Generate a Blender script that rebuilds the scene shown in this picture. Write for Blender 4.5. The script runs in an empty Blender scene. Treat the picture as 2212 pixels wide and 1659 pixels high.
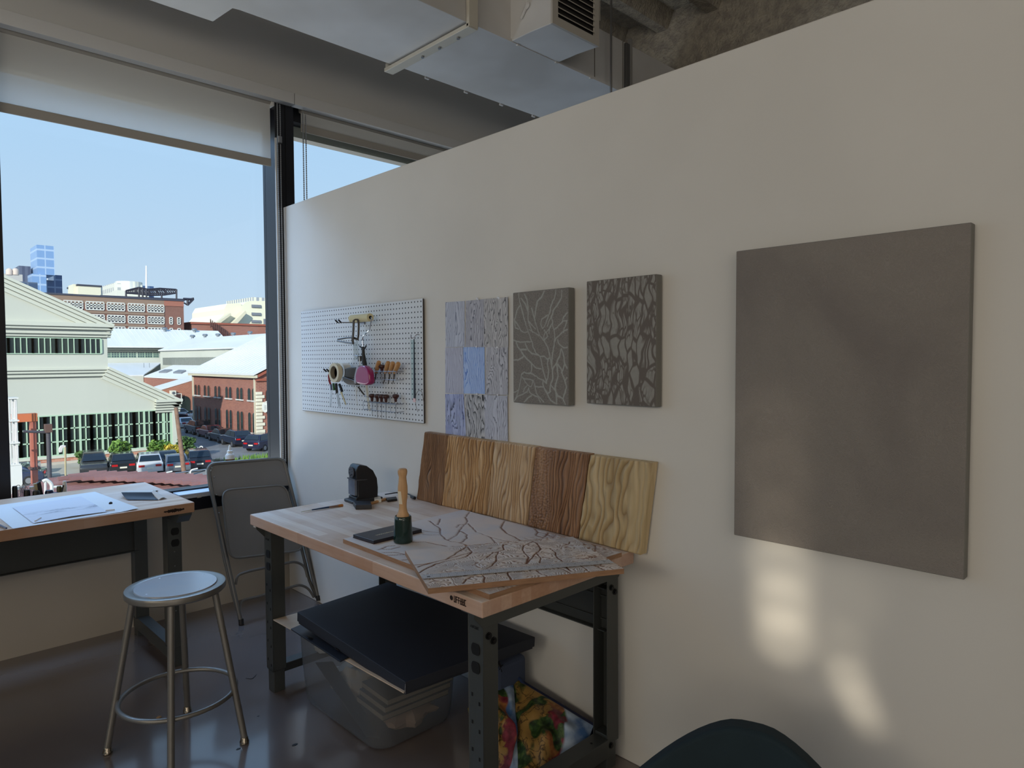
import bpy, bmesh, math, random
import numpy as np
from math import sin, cos, pi, radians, sqrt, atan2
from mathutils import Vector, Matrix
random.seed(7)
scene = bpy.context.scene
COL = scene.collection
# ---------------------------------------------------------------- camera (calibrated; image 2212 x 1659)
CX, CY, F = 1106.0, 829.5, 1461.13
_p, _r, _y = radians(-2.2007), radians(-0.2522), radians(44.464)
CAM = Vector((-2.0276, -4.1624, 1.5))
FWD = Vector((sin(_y)*cos(_p), cos(_y)*cos(_p), sin(_p)))
_rt = Vector((cos(_y), -sin(_y), 0)); _up = _rt.cross(FWD)
RT = _rt*cos(_r) + _up*sin(_r); UP = -_rt*sin(_r) + _up*cos(_r)
cd = bpy.data.cameras.new('camera'); cam = bpy.data.objects.new('camera', cd); COL.objects.link(cam)
cd.sensor_width = 36.0; cd.lens = 36.0*F/2212.0; cd.clip_start = 0.05; cd.clip_end = 3000
cam.matrix_world = Matrix((
    (RT.x, UP.x, -FWD.x, CAM.x), (RT.y, UP.y, -FWD.y, CAM.y), (RT.z, UP.z, -FWD.z, CAM.z), (0, 0, 0, 1)))
scene.camera = cam
def U(px, py, x=None, y=None, z=None):
    """point of the place seen at a photo pixel, on a plane x=, y= or z="""
    q = RT*((px-CX)/F) - UP*((py-CY)/F) + FWD
    if x is not None: t = (x-CAM.x)/q.x
    elif y is not None: t = (y-CAM.y)/q.y
    else: t = (z-CAM.z)/q.z
    return CAM + q*t
def UPL(px, py, P0, N):
    q = RT*((px-CX)/F) - UP*((py-CY)/F) + FWD
    return CAM + q*((P0-CAM).dot(N)/q.dot(N))
# ---------------------------------------------------------------- mesh builder
def V(*a): return Vector(a)
class MB:
    def __init__(s): s.v = []; s.f = []; s.m = []
    def add(s, vs, fs, mi=0):
        b = len(s.v); s.v += [Vector(p) for p in vs]
        s.f += [tuple(b+i for i in f) for f in fs]; s.m += [mi]*len(fs)
        return s
    def box(s, x0, x1, y0, y1, z0, z1, mi=0):
        return s.add([(x0,y0,z0),(x1,y0,z0),(x1,y1,z0),(x0,y1,z0),(x0,y0,z1),(x1,y0,z1),(x1,y1,z1),(x0,y1,z1)],
                     [(0,3,2,1),(4,5,6,7),(0,1,5,4),(1,2,6,5),(2,3,7,6),(3,0,4,7)], mi)
    def hexa(s, P, mi=0):  # 8 points: bottom 4, top 4
        return s.add(P, [(0,3,2,1),(4,5,6,7),(0,1,5,4),(1,2,6,5),(2,3,7,6),(3,0,4,7)], mi)
    def slab(s, P, vec, mi=0):  # polygon P extruded by vec
        n = len(P); vec = Vector(vec); P = [Vector(p) for p in P]
        fs = [tuple(range(n)), tuple(range(2*n-1, n-1, -1))] + [(i, n+i, n+(i+1) % n, (i+1) % n) for i in range(n)]
        return s.add(P+[p+vec for p in P], fs, mi)
    def ring(s, c, u, w, r, n): return [c + u*(r*cos(2*pi*i/n)) + w*(r*sin(2*pi*i/n)) for i in range(n)]
    def cyl(s, a, b, r, r2=None, n=12, mi=0):
        return s.tube([a, b], r, n, r_end=r if r2 is None else r2, mi=mi)
    def tube(s, path, r, n=8, closed=False, r_end=None, mi=0, flat=None, radii=None):
        path = [Vector(p) for p in path]; k = len(path); rings = []
        up = None
        for i in range(k):
            a = path[i-1] if (i > 0 or closed) else path[i]
            b = path[(i+1) % k] if (i < k-1 or closed) else path[i]
            t = (b-a).normalized()
            if up is None:
                up = Vector((0,0,1)) if abs(t.z) < .9 else Vector((1,0,0))
            u = t.cross(up)
            if u.length < 1e-6: u = t.cross(Vector((0,1,0.1)))
            u.normalize(); w = u.cross(t).normalized(); up = w
            rr = radii[i] if radii else (r if r_end is None else r + (r_end-r)*i/(k-1))
            if flat: rings.append([path[i] + u*(rr*cos(2*pi*j/n)) + w*(rr*flat*sin(2*pi*j/n)) for j in range(n)])
            else: rings.append(s.ring(path[i], u, w, rr, n))
        vs = [p for g in rings for p in g]; fs = []
        for i in range(k if closed else k-1):
            a = i*n; b = ((i+1) % k)*n
            fs += [(a+j, a+(j+1) % n, b+(j+1) % n, b+j) for j in range(n)]
        if not closed: fs += [tuple(range(n-1, -1, -1)), tuple((k-1)*n+j for j in range(n))]
        return s.add(vs, fs, mi)
    def lathe(s, prof, o=(0,0,0), n=24, M=None, mi=0):
        vs = []; k = len(prof); o = Vector(o)
        for r, z in prof:
            for j in range(n):
                p = Vector((r*cos(2*pi*j/n), r*sin(2*pi*j/n), z))
                vs.append((M @ p if M else p) + o)
        fs = [(i*n+j, i*n+(j+1) % n, (i+1)*n+(j+1) % n, (i+1)*n+j) for i in range(k-1) for j in range(n)]
        if prof[0][0] > 1e-6: fs.append(tuple(range(n-1, -1, -1)))
        if prof[-1][0] > 1e-6: fs.append(tuple((k-1)*n+j for j in range(n)))
        return s.add(vs, fs, mi)
    def ball(s, c, rx, ry=None, rz=None, nu=14, nv=9, mi=0, M=None):
        ry = rx if ry is None else ry; rz = rx if rz is None else rz; c = Vector(c); vs = []
        for i in range(nv+1):
            a = pi*i/nv
            for j in range(nu):
                p = Vector((rx*sin(a)*cos(2*pi*j/nu), ry*sin(a)*sin(2*pi*j/nu), rz*cos(a)))
                vs.append((M @ p if M else p)+c)
        fs = [(i*nu+j, i*nu+(j+1) % nu, (i+1)*nu+(j+1) % nu, (i+1)*nu+j) for i in range(nv) for j in range(nu)]
        return s.add(vs, fs, mi)
    def grid(s, fn, nu, nv, mi=0, wrap=False):
        vs = [fn(i/nu, j/nv) for j in range(nv+1) for i in range(nu+1)]
        fs = [(j*(nu+1)+i, j*(nu+1)+i+1, (j+1)*(nu+1)+i+1, (j+1)*(nu+1)+i) for j in range(nv) for i in range(nu)]
        return s.add(vs, fs, mi)
    def build(s, name, mats, parent=None, smooth=False, bevel=0, local=False, recalc=True, seg=2, weld=0):
        vs = s.v
        loc = Vector((0,0,0))
        if parent is not None and not local:
            Mi = top_of(parent).matrix_basis.inverted(); vs = [Mi @ p for p in vs]
        elif parent is None and not local:
            xs = [p.x for p in vs]; ys = [p.y for p in vs]; zs = [p.z for p in vs]
            loc = Vector(((min(xs)+max(xs))/2, (min(ys)+max(ys))/2, min(zs))); vs = [p-loc for p in vs]
        me = bpy.data.meshes.new(name)
        me.from_pydata([tuple(p) for p in vs], [], s.f)
        if not isinstance(mats, (list, tuple)): mats = [mats]
        for m in mats: me.materials.append(m)
        if len(mats) > 1:
            for p, mi in zip(me.polygons, s.m): p.material_index = mi
        if recalc or bevel or weld:
            bm = bmesh.new(); bm.from_mesh(me)
            bmesh.ops.remove_doubles(bm, verts=bm.verts, dist=weld if weld else 1e-6)
            bmesh.ops.recalc_face_normals(bm, faces=bm.faces)
            bm.to_mesh(me); bm.free()
        if smooth:
            for p in me.polygons: p.use_smooth = True
            me.set_sharp_from_angle(angle=radians(38))
        o = bpy.data.objects.new(name, me); COL.objects.link(o)
        if parent is not None: o.parent = parent
        else: o.location = loc
        if bevel:
            b = o.modifiers.new('bevel', 'BEVEL'); b.width = bevel; b.segments = seg; b.limit_method = 'ANGLE'; b.angle_limit = radians(35)
        return o
def top_of(o):
    while o.parent is not None: o = o.parent
    return o
def tag(o, label=None, cat=None, group=None, kind=None):
    if label: o['label'] = label
    if cat: o['category'] = cat
    if group: o['group'] = group
    if kind: o['kind'] = kind
    return o
def thing(name, label, cat, loc, group=None, rz=0.0):
    o = bpy.data.objects.new(name, None); COL.objects.link(o)
    o.location = loc; o.rotation_euler = (0, 0, rz); o.empty_display_size = .1
    o.matrix_basis = Matrix.Translation(Vector(loc)) @ Matrix.Rotation(rz, 4, 'Z')
    return tag(o, label, cat, group)
def copy_tree(o, parent=None):
    c = o.copy(); COL.objects.link(c)
    if parent is not None:
        c.parent = parent; c.matrix_parent_inverse = Matrix()
    for ch in list(o.children): copy_tree(ch, c)
    return c
def rounded(w, h, r, n=5):  # rounded rectangle outline (2D), centred
    out = []
    for cx_, cy_, a0 in ((w/2-r, h/2-r, 0), (-w/2+r, h/2-r, 90), (-w/2+r, -h/2+r, 180), (w/2-r, -h/2+r, 270)):
        for i in range(n+1):
            a = radians(a0+90*i/n); out.append((cx_+r*cos(a), cy_+r*sin(a)))
    return out
def arc_path(pts, r=.05, n=5):  # polyline with rounded corners
    pts = [Vector(p) for p in pts]; out = [pts[0]]
    for i in range(1, len(pts)-1):
        a, b, c = pts[i-1], pts[i], pts[i+1]
        d1 = (a-b); d2 = (c-b); rr = min(r, d1.length*.45, d2.length*.45)
        p0 = b+d1.normalized()*rr; p1 = b+d2.normalized()*rr
        for k in range(n+1):
            t = k/n; out.append(p0*(1-t)**2 + b*(2*t*(1-t)) + p1*t*t)
    out.append(pts[-1]); return out
# ---------------------------------------------------------------- materials
def lin(c):
    f = lambda v: (v/255/12.92) if v/255 <= .04045 else ((v/255+.055)/1.055)**2.4
    return (f(c[0]), f(c[1]), f(c[2]), 1)
MATS = {}
def P(name, col, rough=.6, metal=0.0, col2=None, vs=8.0, vmin=.35, vmax=.65, bump=0.0, bs=60.0, stretch=(1,1,1), spec=.5, det=3.0, alpha=1.0, trans=0.0, coat=0.0, coord='Object', bd=.002):
    if name in MATS: return MATS[name]
    m = bpy.data.materials.new(name); m.use_nodes = True; nt = m.node_tree; N = nt.nodes; L = nt.links
    b = N['Principled BSDF']
    b.inputs['Base Color'].default_value = lin(col); b.inputs['Roughness'].default_value = rough
    b.inputs['Metallic'].default_value = metal; b.inputs['Specular IOR Level'].default_value = spec
    b.inputs['Alpha'].default_value = alpha; b.inputs['Transmission Weight'].default_value = trans
    b.inputs['Coat Weight'].default_value = coat
    tc = N.new('ShaderNodeTexCoord'); mp = N.new('ShaderNodeMapping'); mp.inputs['Scale'].default_value = stretch
    L.new(tc.outputs[coord], mp.inputs['Vector'])
    if col2 is not None:
        n = N.new('ShaderNodeTexNoise'); n.inputs['Scale'].default_value = vs; n.inputs['Detail'].default_value = det
        L.new(mp.outputs[0], n.inputs['Vector'])
        r = N.new('ShaderNodeValToRGB'); r.color_ramp.elements[0].position = vmin; r.color_ramp.elements[1].position = vmax
        r.color_ramp.elements[0].color = lin(col); r.color_ramp.elements[1].color = lin(col2)
        L.new(n.outputs['Fac'], r.inputs['Fac']); L.new(r.outputs['Color'], b.inputs['Base Color'])
    if bump:
        n = N.new('ShaderNodeTexNoise'); n.inputs['Scale'].default_value = bs; n.inputs['Detail'].default_value = 4
        L.new(mp.outputs[0], n.inputs['Vector'])
        bp = N.new('ShaderNodeBump'); bp.inputs['Strength'].default_value = bump; bp.inputs['Distance'].default_value = bd
        L.new(n.outputs['Fac'], bp.inputs['Height']); L.new(bp.outputs[0], b.inputs['Normal'])
    MATS[name] = m
    return m
class NT:  # tiny helper for hand-made node trees
    def __init__(s, name, rough=.6, metal=0.0):
        s.m = bpy.data.materials.new(name); s.m.use_nodes = True; s.nt = s.m.node_tree; s.N = s.nt.nodes; s.L = s.nt.links
        s.b = s.N['Principled BSDF']; s.b.inputs['Roughness'].default_value = rough; s.b.inputs['Metallic'].default_value = metal
        s.tc = s.N.new('ShaderNodeTexCoord')
    def n(s, t, **kw):
        o = s.N.new(t)
        for k, v in kw.items(): setattr(o, k, v)
        return o
    def link(s, a, b): s.L.new(a, b)
    def math(s, op, a, b=None, c=None):
        o = s.N.new('ShaderNodeMath'); o.operation = op
        for i, v in enumerate((a, b, c)):
            if v is None: continue
            if isinstance(v, (int, float)): o.inputs[i].default_value = v
            else: s.L.new(v, o.inputs[i])
        return o.outputs[0]
    def xyz(s, src=None, scale=(1,1,1)):
        mp = s.N.new('ShaderNodeMapping'); mp.inputs['Scale'].default_value = scale
        s.L.new(src or s.tc.outputs['Object'], mp.inputs['Vector'])
        sp = s.N.new('ShaderNodeSeparateXYZ'); s.L.new(mp.outputs[0], sp.inputs[0])
        return sp.outputs, mp.outputs[0]
    def noise(s, vec, scale, det=2.0, dist=0.0, rough=.5):
        n = s.N.new('ShaderNodeTexNoise'); n.inputs['Scale'].default_value = scale; n.inputs['Detail'].default_value = det
        n.inputs['Distortion'].default_value = dist; n.inputs['Roughness'].default_value = rough
        s.L.new(vec, n.inputs['Vector']); return n.outputs['Fac']
    def ramp(s, fac, stops, interp='LINEAR'):
        r = s.N.new('ShaderNodeValToRGB'); r.color_ramp.interpolation = interp
        e = r.color_ramp.elements
        while len(e) < len(stops): e.new(.5)
        for i, (p, c) in enumerate(stops): e[i].position = p; e[i].color = lin(c) if len(c) == 3 else c
        s.L.new(fac, r.inputs['Fac']); return r.outputs['Color']
    def mix(s, fac, a, b, blend='MIX'):
        o = s.N.new('ShaderNodeMix'); o.data_type = 'RGBA'; o.blend_type = blend
        if isinstance(fac, (int, float)): o.inputs[0].default_value = fac
        else: s.L.new(fac, o.inputs[0])
        for i, v in ((6, a), (7, b)):
            if isinstance(v, tuple): o.inputs[i].default_value = lin(v)
            else: s.L.new(v, o.inputs[i])
        return o.outputs[2]
    def color(s, c):
        if isinstance(c, tuple): s.b.inputs['Base Color'].default_value = lin(c)
        else: s.L.new(c, s.b.inputs['Base Color'])
    def bump(s, h, strength=.5, dist=.002):
        b = s.N.new('ShaderNodeBump'); b.inputs['Strength'].default_value = strength; b.inputs['Distance'].default_value = dist
        s.L.new(h, b.inputs['Height']); s.L.new(b.outputs[0], s.b.inputs['Normal'])
# ---------------------------------------------------------------- numpy noise for carved surfaces and drawings
def pnoise(x, y, seed=0):
    rng = np.random.RandomState(seed); n = 256
    g = rng.rand(n, n)*2*np.pi; gx, gy = np.cos(g), np.sin(g)
    xi = np.floor(x).astype(int); yi = np.floor(y).astype(int); xf = x-xi; yf = y-yi
    u = xf*xf*xf*(xf*(xf*6-15)+10); w = yf*yf*yf*(yf*(yf*6-15)+10)
    def d(ix, iy): return gx[ix % n, iy % n]*(x-ix)+gy[ix % n, iy % n]*(y-iy)
    a = d(xi, yi)*(1-u)+d(xi+1, yi)*u; b = d(xi, yi+1)*(1-u)+d(xi+1, yi+1)*u
    return a*(1-w)+b*w
# ================================================================ materials of the room
m_wall = P('painted_wall', (214,210,203), .75, bump=.12, bs=90, col2=(219,215,208), vs=2.0)
m_lowwall = P('painted_low_wall', (176,166,152), .75, bump=.15, bs=90)
m_trimw = P('white_metal_trim', (206,204,200), .5)
m_soffit = P('upper_wall_paint', (214,212,208), .8, bump=.15, bs=120)
m_duct = P('painted_duct', (222,221,220), .55, bump=.05, bs=8, col2=(200,197,193), vs=1.4)
m_ductside = P('painted_duct_side', (190,184,174), .6, bump=.05, bs=8)
m_blackframe = P('black_window_frame', (30,30,36), .38, .2)
m_foam = P('sprayed_foam', (158,150,140), .95, bump=1.0, bs=45, col2=(188,180,164), vs=14, bd=.02)
m_blackplastic = P('black_plastic', (22,22,25), .45)
m_steel = P('brushed_steel', (170,170,172), .32, .9)
m_chrome = P('chrome', (200,200,205), .15, 1.0)
# polished concrete floor
t = NT('polished_concrete', .3)
o3, vec = t.xyz()
n1 = t.noise(vec, 1.3, 3, .1); n2 = t.noise(vec, 9, 6)
c = t.ramp(n1, [(.3, (104,94,92)), (.7, (112,102,98))])
c = t.mix(t.ramp(n2, [(.5, (0,0,0)), (.8, (120,120,120))]), c, (110,98,94))
t.color(c)
rr = t.math('MULTIPLY_ADD', n2, .2, .10); t.link(rr, t.b.inputs['Roughness'])
t.b.inputs['Specular IOR Level'].default_value = .8; t.b.inputs['Coat Weight'].default_value = .7; t.b.inputs['Coat Roughness'].default_value = .09
t.bump(t.noise(vec, 3.0, 3), .05, .01)
m_floor = t.m
# glass
def glass_mat(name, tint=(235,244,240), refl=.06):
    m = bpy.data.materials.new(name); m.use_nodes = True; nt = m.node_tree; nt.nodes.clear()
    o = nt.nodes.new('ShaderNodeOutputMaterial'); mx = nt.nodes.new('ShaderNodeMixShader')
    tr = nt.nodes.new('ShaderNodeBsdfTransparent'); tr.inputs[0].default_value = lin(tint)
    gl = nt.nodes.new('ShaderNodeBsdfGlossy'); gl.inputs['Roughness'].default_value = .02
    mx.inputs[0].default_value = refl
    nt.links.new(tr.outputs[0], mx.inputs[1]); nt.links.new(gl.outputs[0], mx.inputs[2]); nt.links.new(mx.outputs[0], o.inputs[0])
    return m
m_glass = glass_mat('window_glass', (246,250,250), .02)
# roller shade cloth
def cloth_mat(name, col, tr, op=.0):
    m = bpy.data.materials.new(name); m.use_nodes = True; nt = m.node_tree; nt.nodes.clear()
    o = nt.nodes.new('ShaderNodeOutputMaterial'); mx = nt.nodes.new('ShaderNodeMixShader'); mx.inputs[0].default_value = tr
    d = nt.nodes.new('ShaderNodeBsdfDiffuse'); d.inputs[0].default_value = lin(col)
    s = nt.nodes.new('ShaderNodeBsdfTranslucent'); s.inputs[0].default_value = lin(col)
    nt.links.new(d.outputs[0], mx.inputs[1]); nt.links.new(s.outputs[0], mx.inputs[2])
    mx2 = nt.nodes.new('ShaderNodeMixShader'); mx2.inputs[0].default_value = op
    t = nt.nodes.new('ShaderNodeBsdfTransparent')
    nt.links.new(mx.outputs[0], mx2.inputs[1]); nt.links.new(t.outputs[0], mx2.inputs[2]); nt.links.new(mx2.outputs[0], o.inputs[0])
    return m
m_shade = cloth_mat('shade_cloth', (222,218,210), .5, .30)
m_hem = cloth_mat('shade_hem', (170,164,154), .1, 0)

def struct(o): o['kind'] = 'structure'; return o
WT = 2.4734          # partition height
XL, YB, ZC = -7.2, -9.0, 4.35
# floor
struct(MB().box(XL, 5.0, YB, .24, -.12, 0).build('floor', m_floor))
# partition
struct(MB().box(0, .14, YB, -.002, 0, WT).build('wall_right', m_wall, bevel=.004))
# outer room walls behind / beside the camera
struct(MB().box(XL-.2, 5.2, YB-.2, YB, 0, ZC).build('wall_back', m_wall))
wl = MB(); wl.box(XL-.2, XL, YB, 0, 0, .9); wl.box(XL-.2, XL, YB, 0, 3.1, ZC)
for a, b in ((YB, -8.2), (-5.4, -4.9), (-2.1, 0)): wl.box(XL-.2, XL, a, b, .9, 3.1)
struct(wl.build('wall_left', m_wall))
struct(MB().box(5.0, 5.2, YB, .24, 0, ZC).build('wall_far_side', m_wall))
# window wall: low wall, upper wall
struct(MB().box(XL, 5.0, 0, .24, 0, .608).build('wall_front', m_lowwall))
struct(MB().box(XL, 5.0, .0, .24, 3.1985, ZC).build('wall_front_upper', m_soffit))
# sill
sl = MB(); sl.box(XL, 5.0, -.012, .24, .608, .677); sl.box(XL, 5.0, .10, .19, .677, .72)
struct(sl.build('trim_1', m_blackframe, bevel=.004))
# head frame (black) and exterior overhang
zh = U(655, 275, y=.15).z
zs1 = U(634, 272, y=.15).z; zsky = U(634, 291, y=.15).z
hd = MB(); hd.box(XL, 5.0, .10, .19, zs1+.012, 3.1985)
struct(hd.build('trim_2', m_blackframe))
m_over = P('exterior_soffit', (205,197,182), .8)
struct(MB().box(XL, 5.0, .19, .27, zsky+.0, 3.6).build('trim_3', m_over))
# mullions
XM = [-.044, .083]
def mullion(name, xa, xb):
    t = MB(); t.box(xa, xb, -.0, .19, .677, 3.1985); o = t.build(name, m_blackframe, bevel=.003); struct(o)
    g = MB(); mx = (xa+xb)/2+.004; g.box(mx-.003, mx+.003, -.0025, .004, .677, 3.1985)
    b = P('black_gasket', (6,6,8), .8); g.build('window_gasket', b, o)
    return o
mu = mullion('trim_4', -.044, .083); mullion('trim_5', -1.60, -1.462)
for i, a in enumerate((-3.15, -4.7, -6.25)): mullion('trim_%d' % (6+i), a-.064, a+.064)
for i, a in enumerate((1.65, 3.2)): mullion('trim_%d' % (9+i), a-.064, a+.064)
# glazing
for i, (a, b) in enumerate(((-1.462, -.044), (.083, 1.586), (-3.086, -1.60), (-4.636, -3.214), (-6.186, -4.764), (1.714, 3.136), (3.264, 5.0), (XL, -6.314))):
    struct(MB().box(a, b, .150, .156, .72, zs1+.012).build('window_%d' % (i+1), m_glass, recalc=True))
# roof deck with ribs, beam covered in foam
def deckz(y): return 0
dk = MB()
yy = YB
n = 0
prof = []
while yy < .24:
    prof += [(yy, ZC), (yy+.10, ZC), (yy+.16, ZC+.14), (yy+.42, ZC+.14)]; yy += .48
prof = [(a, b) for a, b in prof if a <= .24]+[(.24, ZC+.14)]
for (a, za), (b, zb) in zip(prof[:-1], prof[1:]):
    k = 24
    for i in range(k):
        x0 = XL+(5.2-XL)*i/k; x1 = XL+(5.2-XL)*(i+1)/k
        dk.add([(x0,a,za),(x1,a,za),(x1,b,zb),(x0,b,zb)], [(0,1,2,3)])
dk.add([(XL-.2,YB-.2,ZC+.3),(5.2,YB-.2,ZC+.3),(5.2,.24,ZC+.3),(XL-.2,.24,ZC+.3)], [(0,1,2,3)])
struct(dk.build('ceiling', m_foam, recalc=False))
struct(MB().box(3.15, 3.6, YB, 0, 3.62, ZC+.2).build('trim_11', m_foam, bevel=.03))
# shade fascia above the windows
fs = MB(); fs.box(XL, .062, -.06, .0, 3.128, 3.2); fs.box(.066, 5.0, -.06, .0, 3.128, 3.2)
struct(fs.build('trim_12', m_trimw, bevel=.003))
# ---------------- roller shades
def shade(x0, x1, zb, label, hem=True):
    t = thing('roller_shade', label, 'window shade', ((x0+x1)/2, .03, zb))
    c = MB(); c.box(x0, x1, .029, .0305, zb, 3.12); c.build('shade_cloth', m_shade, t)
    h = MB(); h.box(x0-.001, x1+.001, .024, .036, zb-.004, zb+.045); h.build('hem_bar', m_hem, t, bevel=.003)
    r = MB(); r.cyl((x0, .035, 3.145), (x1, .035, 3.145), .028, n=20); r.build('roller_tube', m_hem, t, smooth=True)
    b = MB(); b.box(x1, x1+.018, .0, .06, 3.105, 3.17); b.build('end_bracket', m_trimw, t, bevel=.004)
    return t
shade(-1.455, -.062, 2.732, 'wide white roller shade pulled partly down over the left window')
shade(.15, 1.58, 3.0, 'narrow strip of white roller shade over the small window above the partition')
# bead chains
def chain(path, label, extra=None):
    t = thing('bead_chain', label, 'shade cord', path[0])
    m = MB(); m.tube(path, .0022, 6); 
    pts = path
    for a, b in zip(pts[:-1], pts[1:]):
        a = Vector(a); b = Vector(b); k = int((b-a).length/.012)
        for i in range(k):
            p = a+(b-a)*(i/k); m.box(p.x-.0032, p.x+.0032, p.y-.0032, p.y+.0032, p.z-.0032, p.z+.0032)
    m.build('cord', m_steel, t)
    if extra: extra(t)
def clip1(t):
    p = U(604, 302, y=-.03); MB().box(p.x-.013, p.x+.013, -.04, -.015, p.z-.022, p.z+.022).build('chain_clip', m_steel, t, bevel=.003)
    MB().box(-.056, -.046, -.026, -.016, .84, 2.9).build('cord_guide', m_trimw, t)
pa = U(600, 235, y=-.02); 
chain([(pa.x-.004, -.02, 3.12), (pa.x-.004, -.02, .86), (pa.x+.012, -.02, .84), (pa.x+.014, -.02, 3.12)], 'long grey bead chain hanging down beside the black mullion to the folding chair', clip1)
pb = U(656, 250, y=-.02)
chain([(pb.x-.006, -.02, 3.10), (pb.x-.006, -.02, 2.0), (pb.x+.012, -.02, 2.0), (pb.x+.014, -.02, 3.10)], 'short bead chain hanging in front of the small window above the partition')
# ---------------- ducts
ZD = 3.3
def D(px, py): return U(px, py, z=ZD)
yf = D(1000, 195).y; 
yn = D(1150, 112).y
DH = U(1400,119,y=yn).z-ZD; DT = ZD+DH
t = thing('air_duct', 'long white rectangular sheet metal air duct under the ceiling', 'air duct', (0, (yf+yn)/2, ZD))
xl = D(460, 47).x; xl2 = D(493, 15).x; xr2 = D(525, 15).x
yl = D(460, 47).y; yl2 = D(493, 15).y
xs = D(840, 140).x + .02
bm_ = MB(); bm_.slab([(XL+.3, yn, ZD), (xs, yn, ZD), (xs, yf, ZD), (xr2, yf, ZD), (xl+.02, yl2, ZD), (xl, yl, ZD), (XL+.3, yl, ZD)], (0, 0, DH))
bm_.build('duct_section', m_duct, t, bevel=.003)
b2 = MB(); b2.slab([(xs, yn, ZD+.002), (4.9, yn, ZD+.002), (4.9, yf, ZD+.002), (xs, yf, ZD+.002)], (0, 0, DH)); b2.build('duct_section', m_duct, t, bevel=.003)
# side seam lips, rivets
s_ = MB()
s_.box(xs, 4.9, yn-.012, yn, ZD-.004, ZD+.012)
for i in range(9):
    x = xs+.25+.33*i
    s_.box(x, x+.03, yf-.0, yf+.012, ZD-.008, ZD+.004); s_.box(x+.1, x+.12, yn-.014, yn-.002, ZD-.01, ZD)
s_.build('seam_lip', m_duct, t)
for px in (1284, 1345):
    x = U(px, 120, y=yn).x
    MB().box(x-.002, x+.002, yn-.004, yn, ZD, ZD+DH).build('panel_joint', P('duct_joint', (120,114,106), .7), t)
fl = MB(); p0, p1 = xs-.03, xs+.035
fl.box(p0, p1, yn-.025, yf+.05, ZD-.035, ZD-.012); fl.box(p0, p1, yn-.03, yn-.006, ZD-.03, DT)
fl.cyl((xs, yf+.045, ZD-.024), (xs, yf+.045, ZD+.02), .02, n=10)
m_flange = P('cream_flange', (206,200,186), .5)
fl.build('flange', m_flange, t, bevel=.003)
for k in (.15, .38, .6): MB().cyl((xs+.01, yn+(yf-yn)*k, ZD-.036), (xs+.01, yn+(yf-yn)*k, ZD-.044), .009, n=8).build('flange_bolt', m_steel, t)
# take-off box with grille
g = thing('air_grille', 'white takeoff box with dark louvred grille on the duct side', 'air vent', (D(1150, 112).x, yn-.2, ZD))
xa = D(1103, 90).x; xb = D(1204, 136).x
# outer depth from grille corner: same x as xa
q = RT*((1190-CX)/F)-UP*((51-CY)/F)+FWD; tt = (xa-CAM.x)/q.x; PO = CAM+q*tt
q = RT*((1146-CX)/F)-UP*((69-CY)/F)+FWD; tt = (xa-CAM.x)/q.x; PI = CAM+q*tt
prof = [(yn, ZD), (PI.y, PI.z), (PO.y, PO.z), (PO.y, PO.z+.42), (yn, PO.z+.42)]
gb = MB(); gb.slab([(xa, y_, z_) for y_, z_ in prof], (xb-xa, 0, 0)); gb.build('box', m_duct, g, bevel=.004)
gr = MB(); ym = PO.y; z0 = PO.z+.045; z1 = PO.z+.38
MB().box(xa+.045, xb-.045, ym-.004, ym-.001, z0, z1).build('grille_recess', P('grille_dark', (30,26,24), .8), g)
fr = MB(); fr.box(xa+.0, xb-.0, ym-.012, ym-.001, PO.z, z0); fr.box(xa, xb, ym-.012, ym-.001, z1, z1+.04); fr.box(xa, xa+.045, ym-.012, ym-.001, z0, z1); fr.box(xb-.045, xb, ym-.012, ym-.001, z0, z1)
fr.build('grille_frame', m_ductside, g)
for i in range(10):
    z = z0+.012+(z1-z0)*i/10
    gr.hexa([(xa+.045, ym-.02, z), (xb-.045, ym-.02, z), (xb-.045, ym-.004, z+.016), (xa+.045, ym-.004, z+.016),
             (xa+.045, ym-.02, z+.003), (xb-.045, ym-.02, z+.003), (xb-.045, ym-.004, z+.019), (xa+.045, ym-.004, z+.019)])
gr.build('grille_slats', m_ductside, g)
hk = MB(); ph = U(1138, 12, x=xa-.01); p2 = U(1126, 40, x=xa-.01)
hk.tube([p2, ph, ph+V(0,0,.02)], .008, 8); hk.lathe([(.012, -.006), (.02, 0), (.012, .006)], ph, 12, Matrix.Rotation(pi/2, 3, 'Y'))
hk.build('damper_handle', m_duct, g, smooth=True)
# hangers: conduit, rod, strut
yv = yn-.07
def vert(name, px, w, label, cat, mat, z0, z1, dy=-.05):
    p = U(px, 100, y=yn+dy); o = MB().box(p.x-w/2, p.x+w/2, p.y-w/2, p.y+w/2, z0, z1).build(name, mat, bevel=min(.003, w*.2)); tag(o, label, cat); return o
vert('electrical_conduit', 1289, .035, 'thick cream conduit dropping from the ceiling beside the vent grille', 'conduit', P('conduit_cream', (186,180,168), .5), ZD+DH-.0, ZC+.1)
vert('hanger_rod', 1320, .012, 'thin steel hanger rod running down in front of the duct', 'hanger rod', m_steel, ZD-.35, ZC+.1, -.08)
hs = thing('duct_hanger', 'grey steel strut bracket clamped to the side of the duct', 'bracket', (U(1358, 120, y=yn-.02).x, yn-.02, ZD))
px_ = U(1358, 120, y=yn-.02).x
MB().box(px_-.03, px_+.012, yn-.022, yn-.003, ZD+.02, ZD+DH-.01).build('strut', P('strut_grey', (112,112,112), .45, .6), hs, bevel=.003)
MB().box(px_+.012, px_+.032, yn-.03, yn-.003, ZD+.0, ZD+DH+.03).build('strut_flange', P('strut_light', (168,166,162), .45, .5), hs, bevel=.003)
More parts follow.
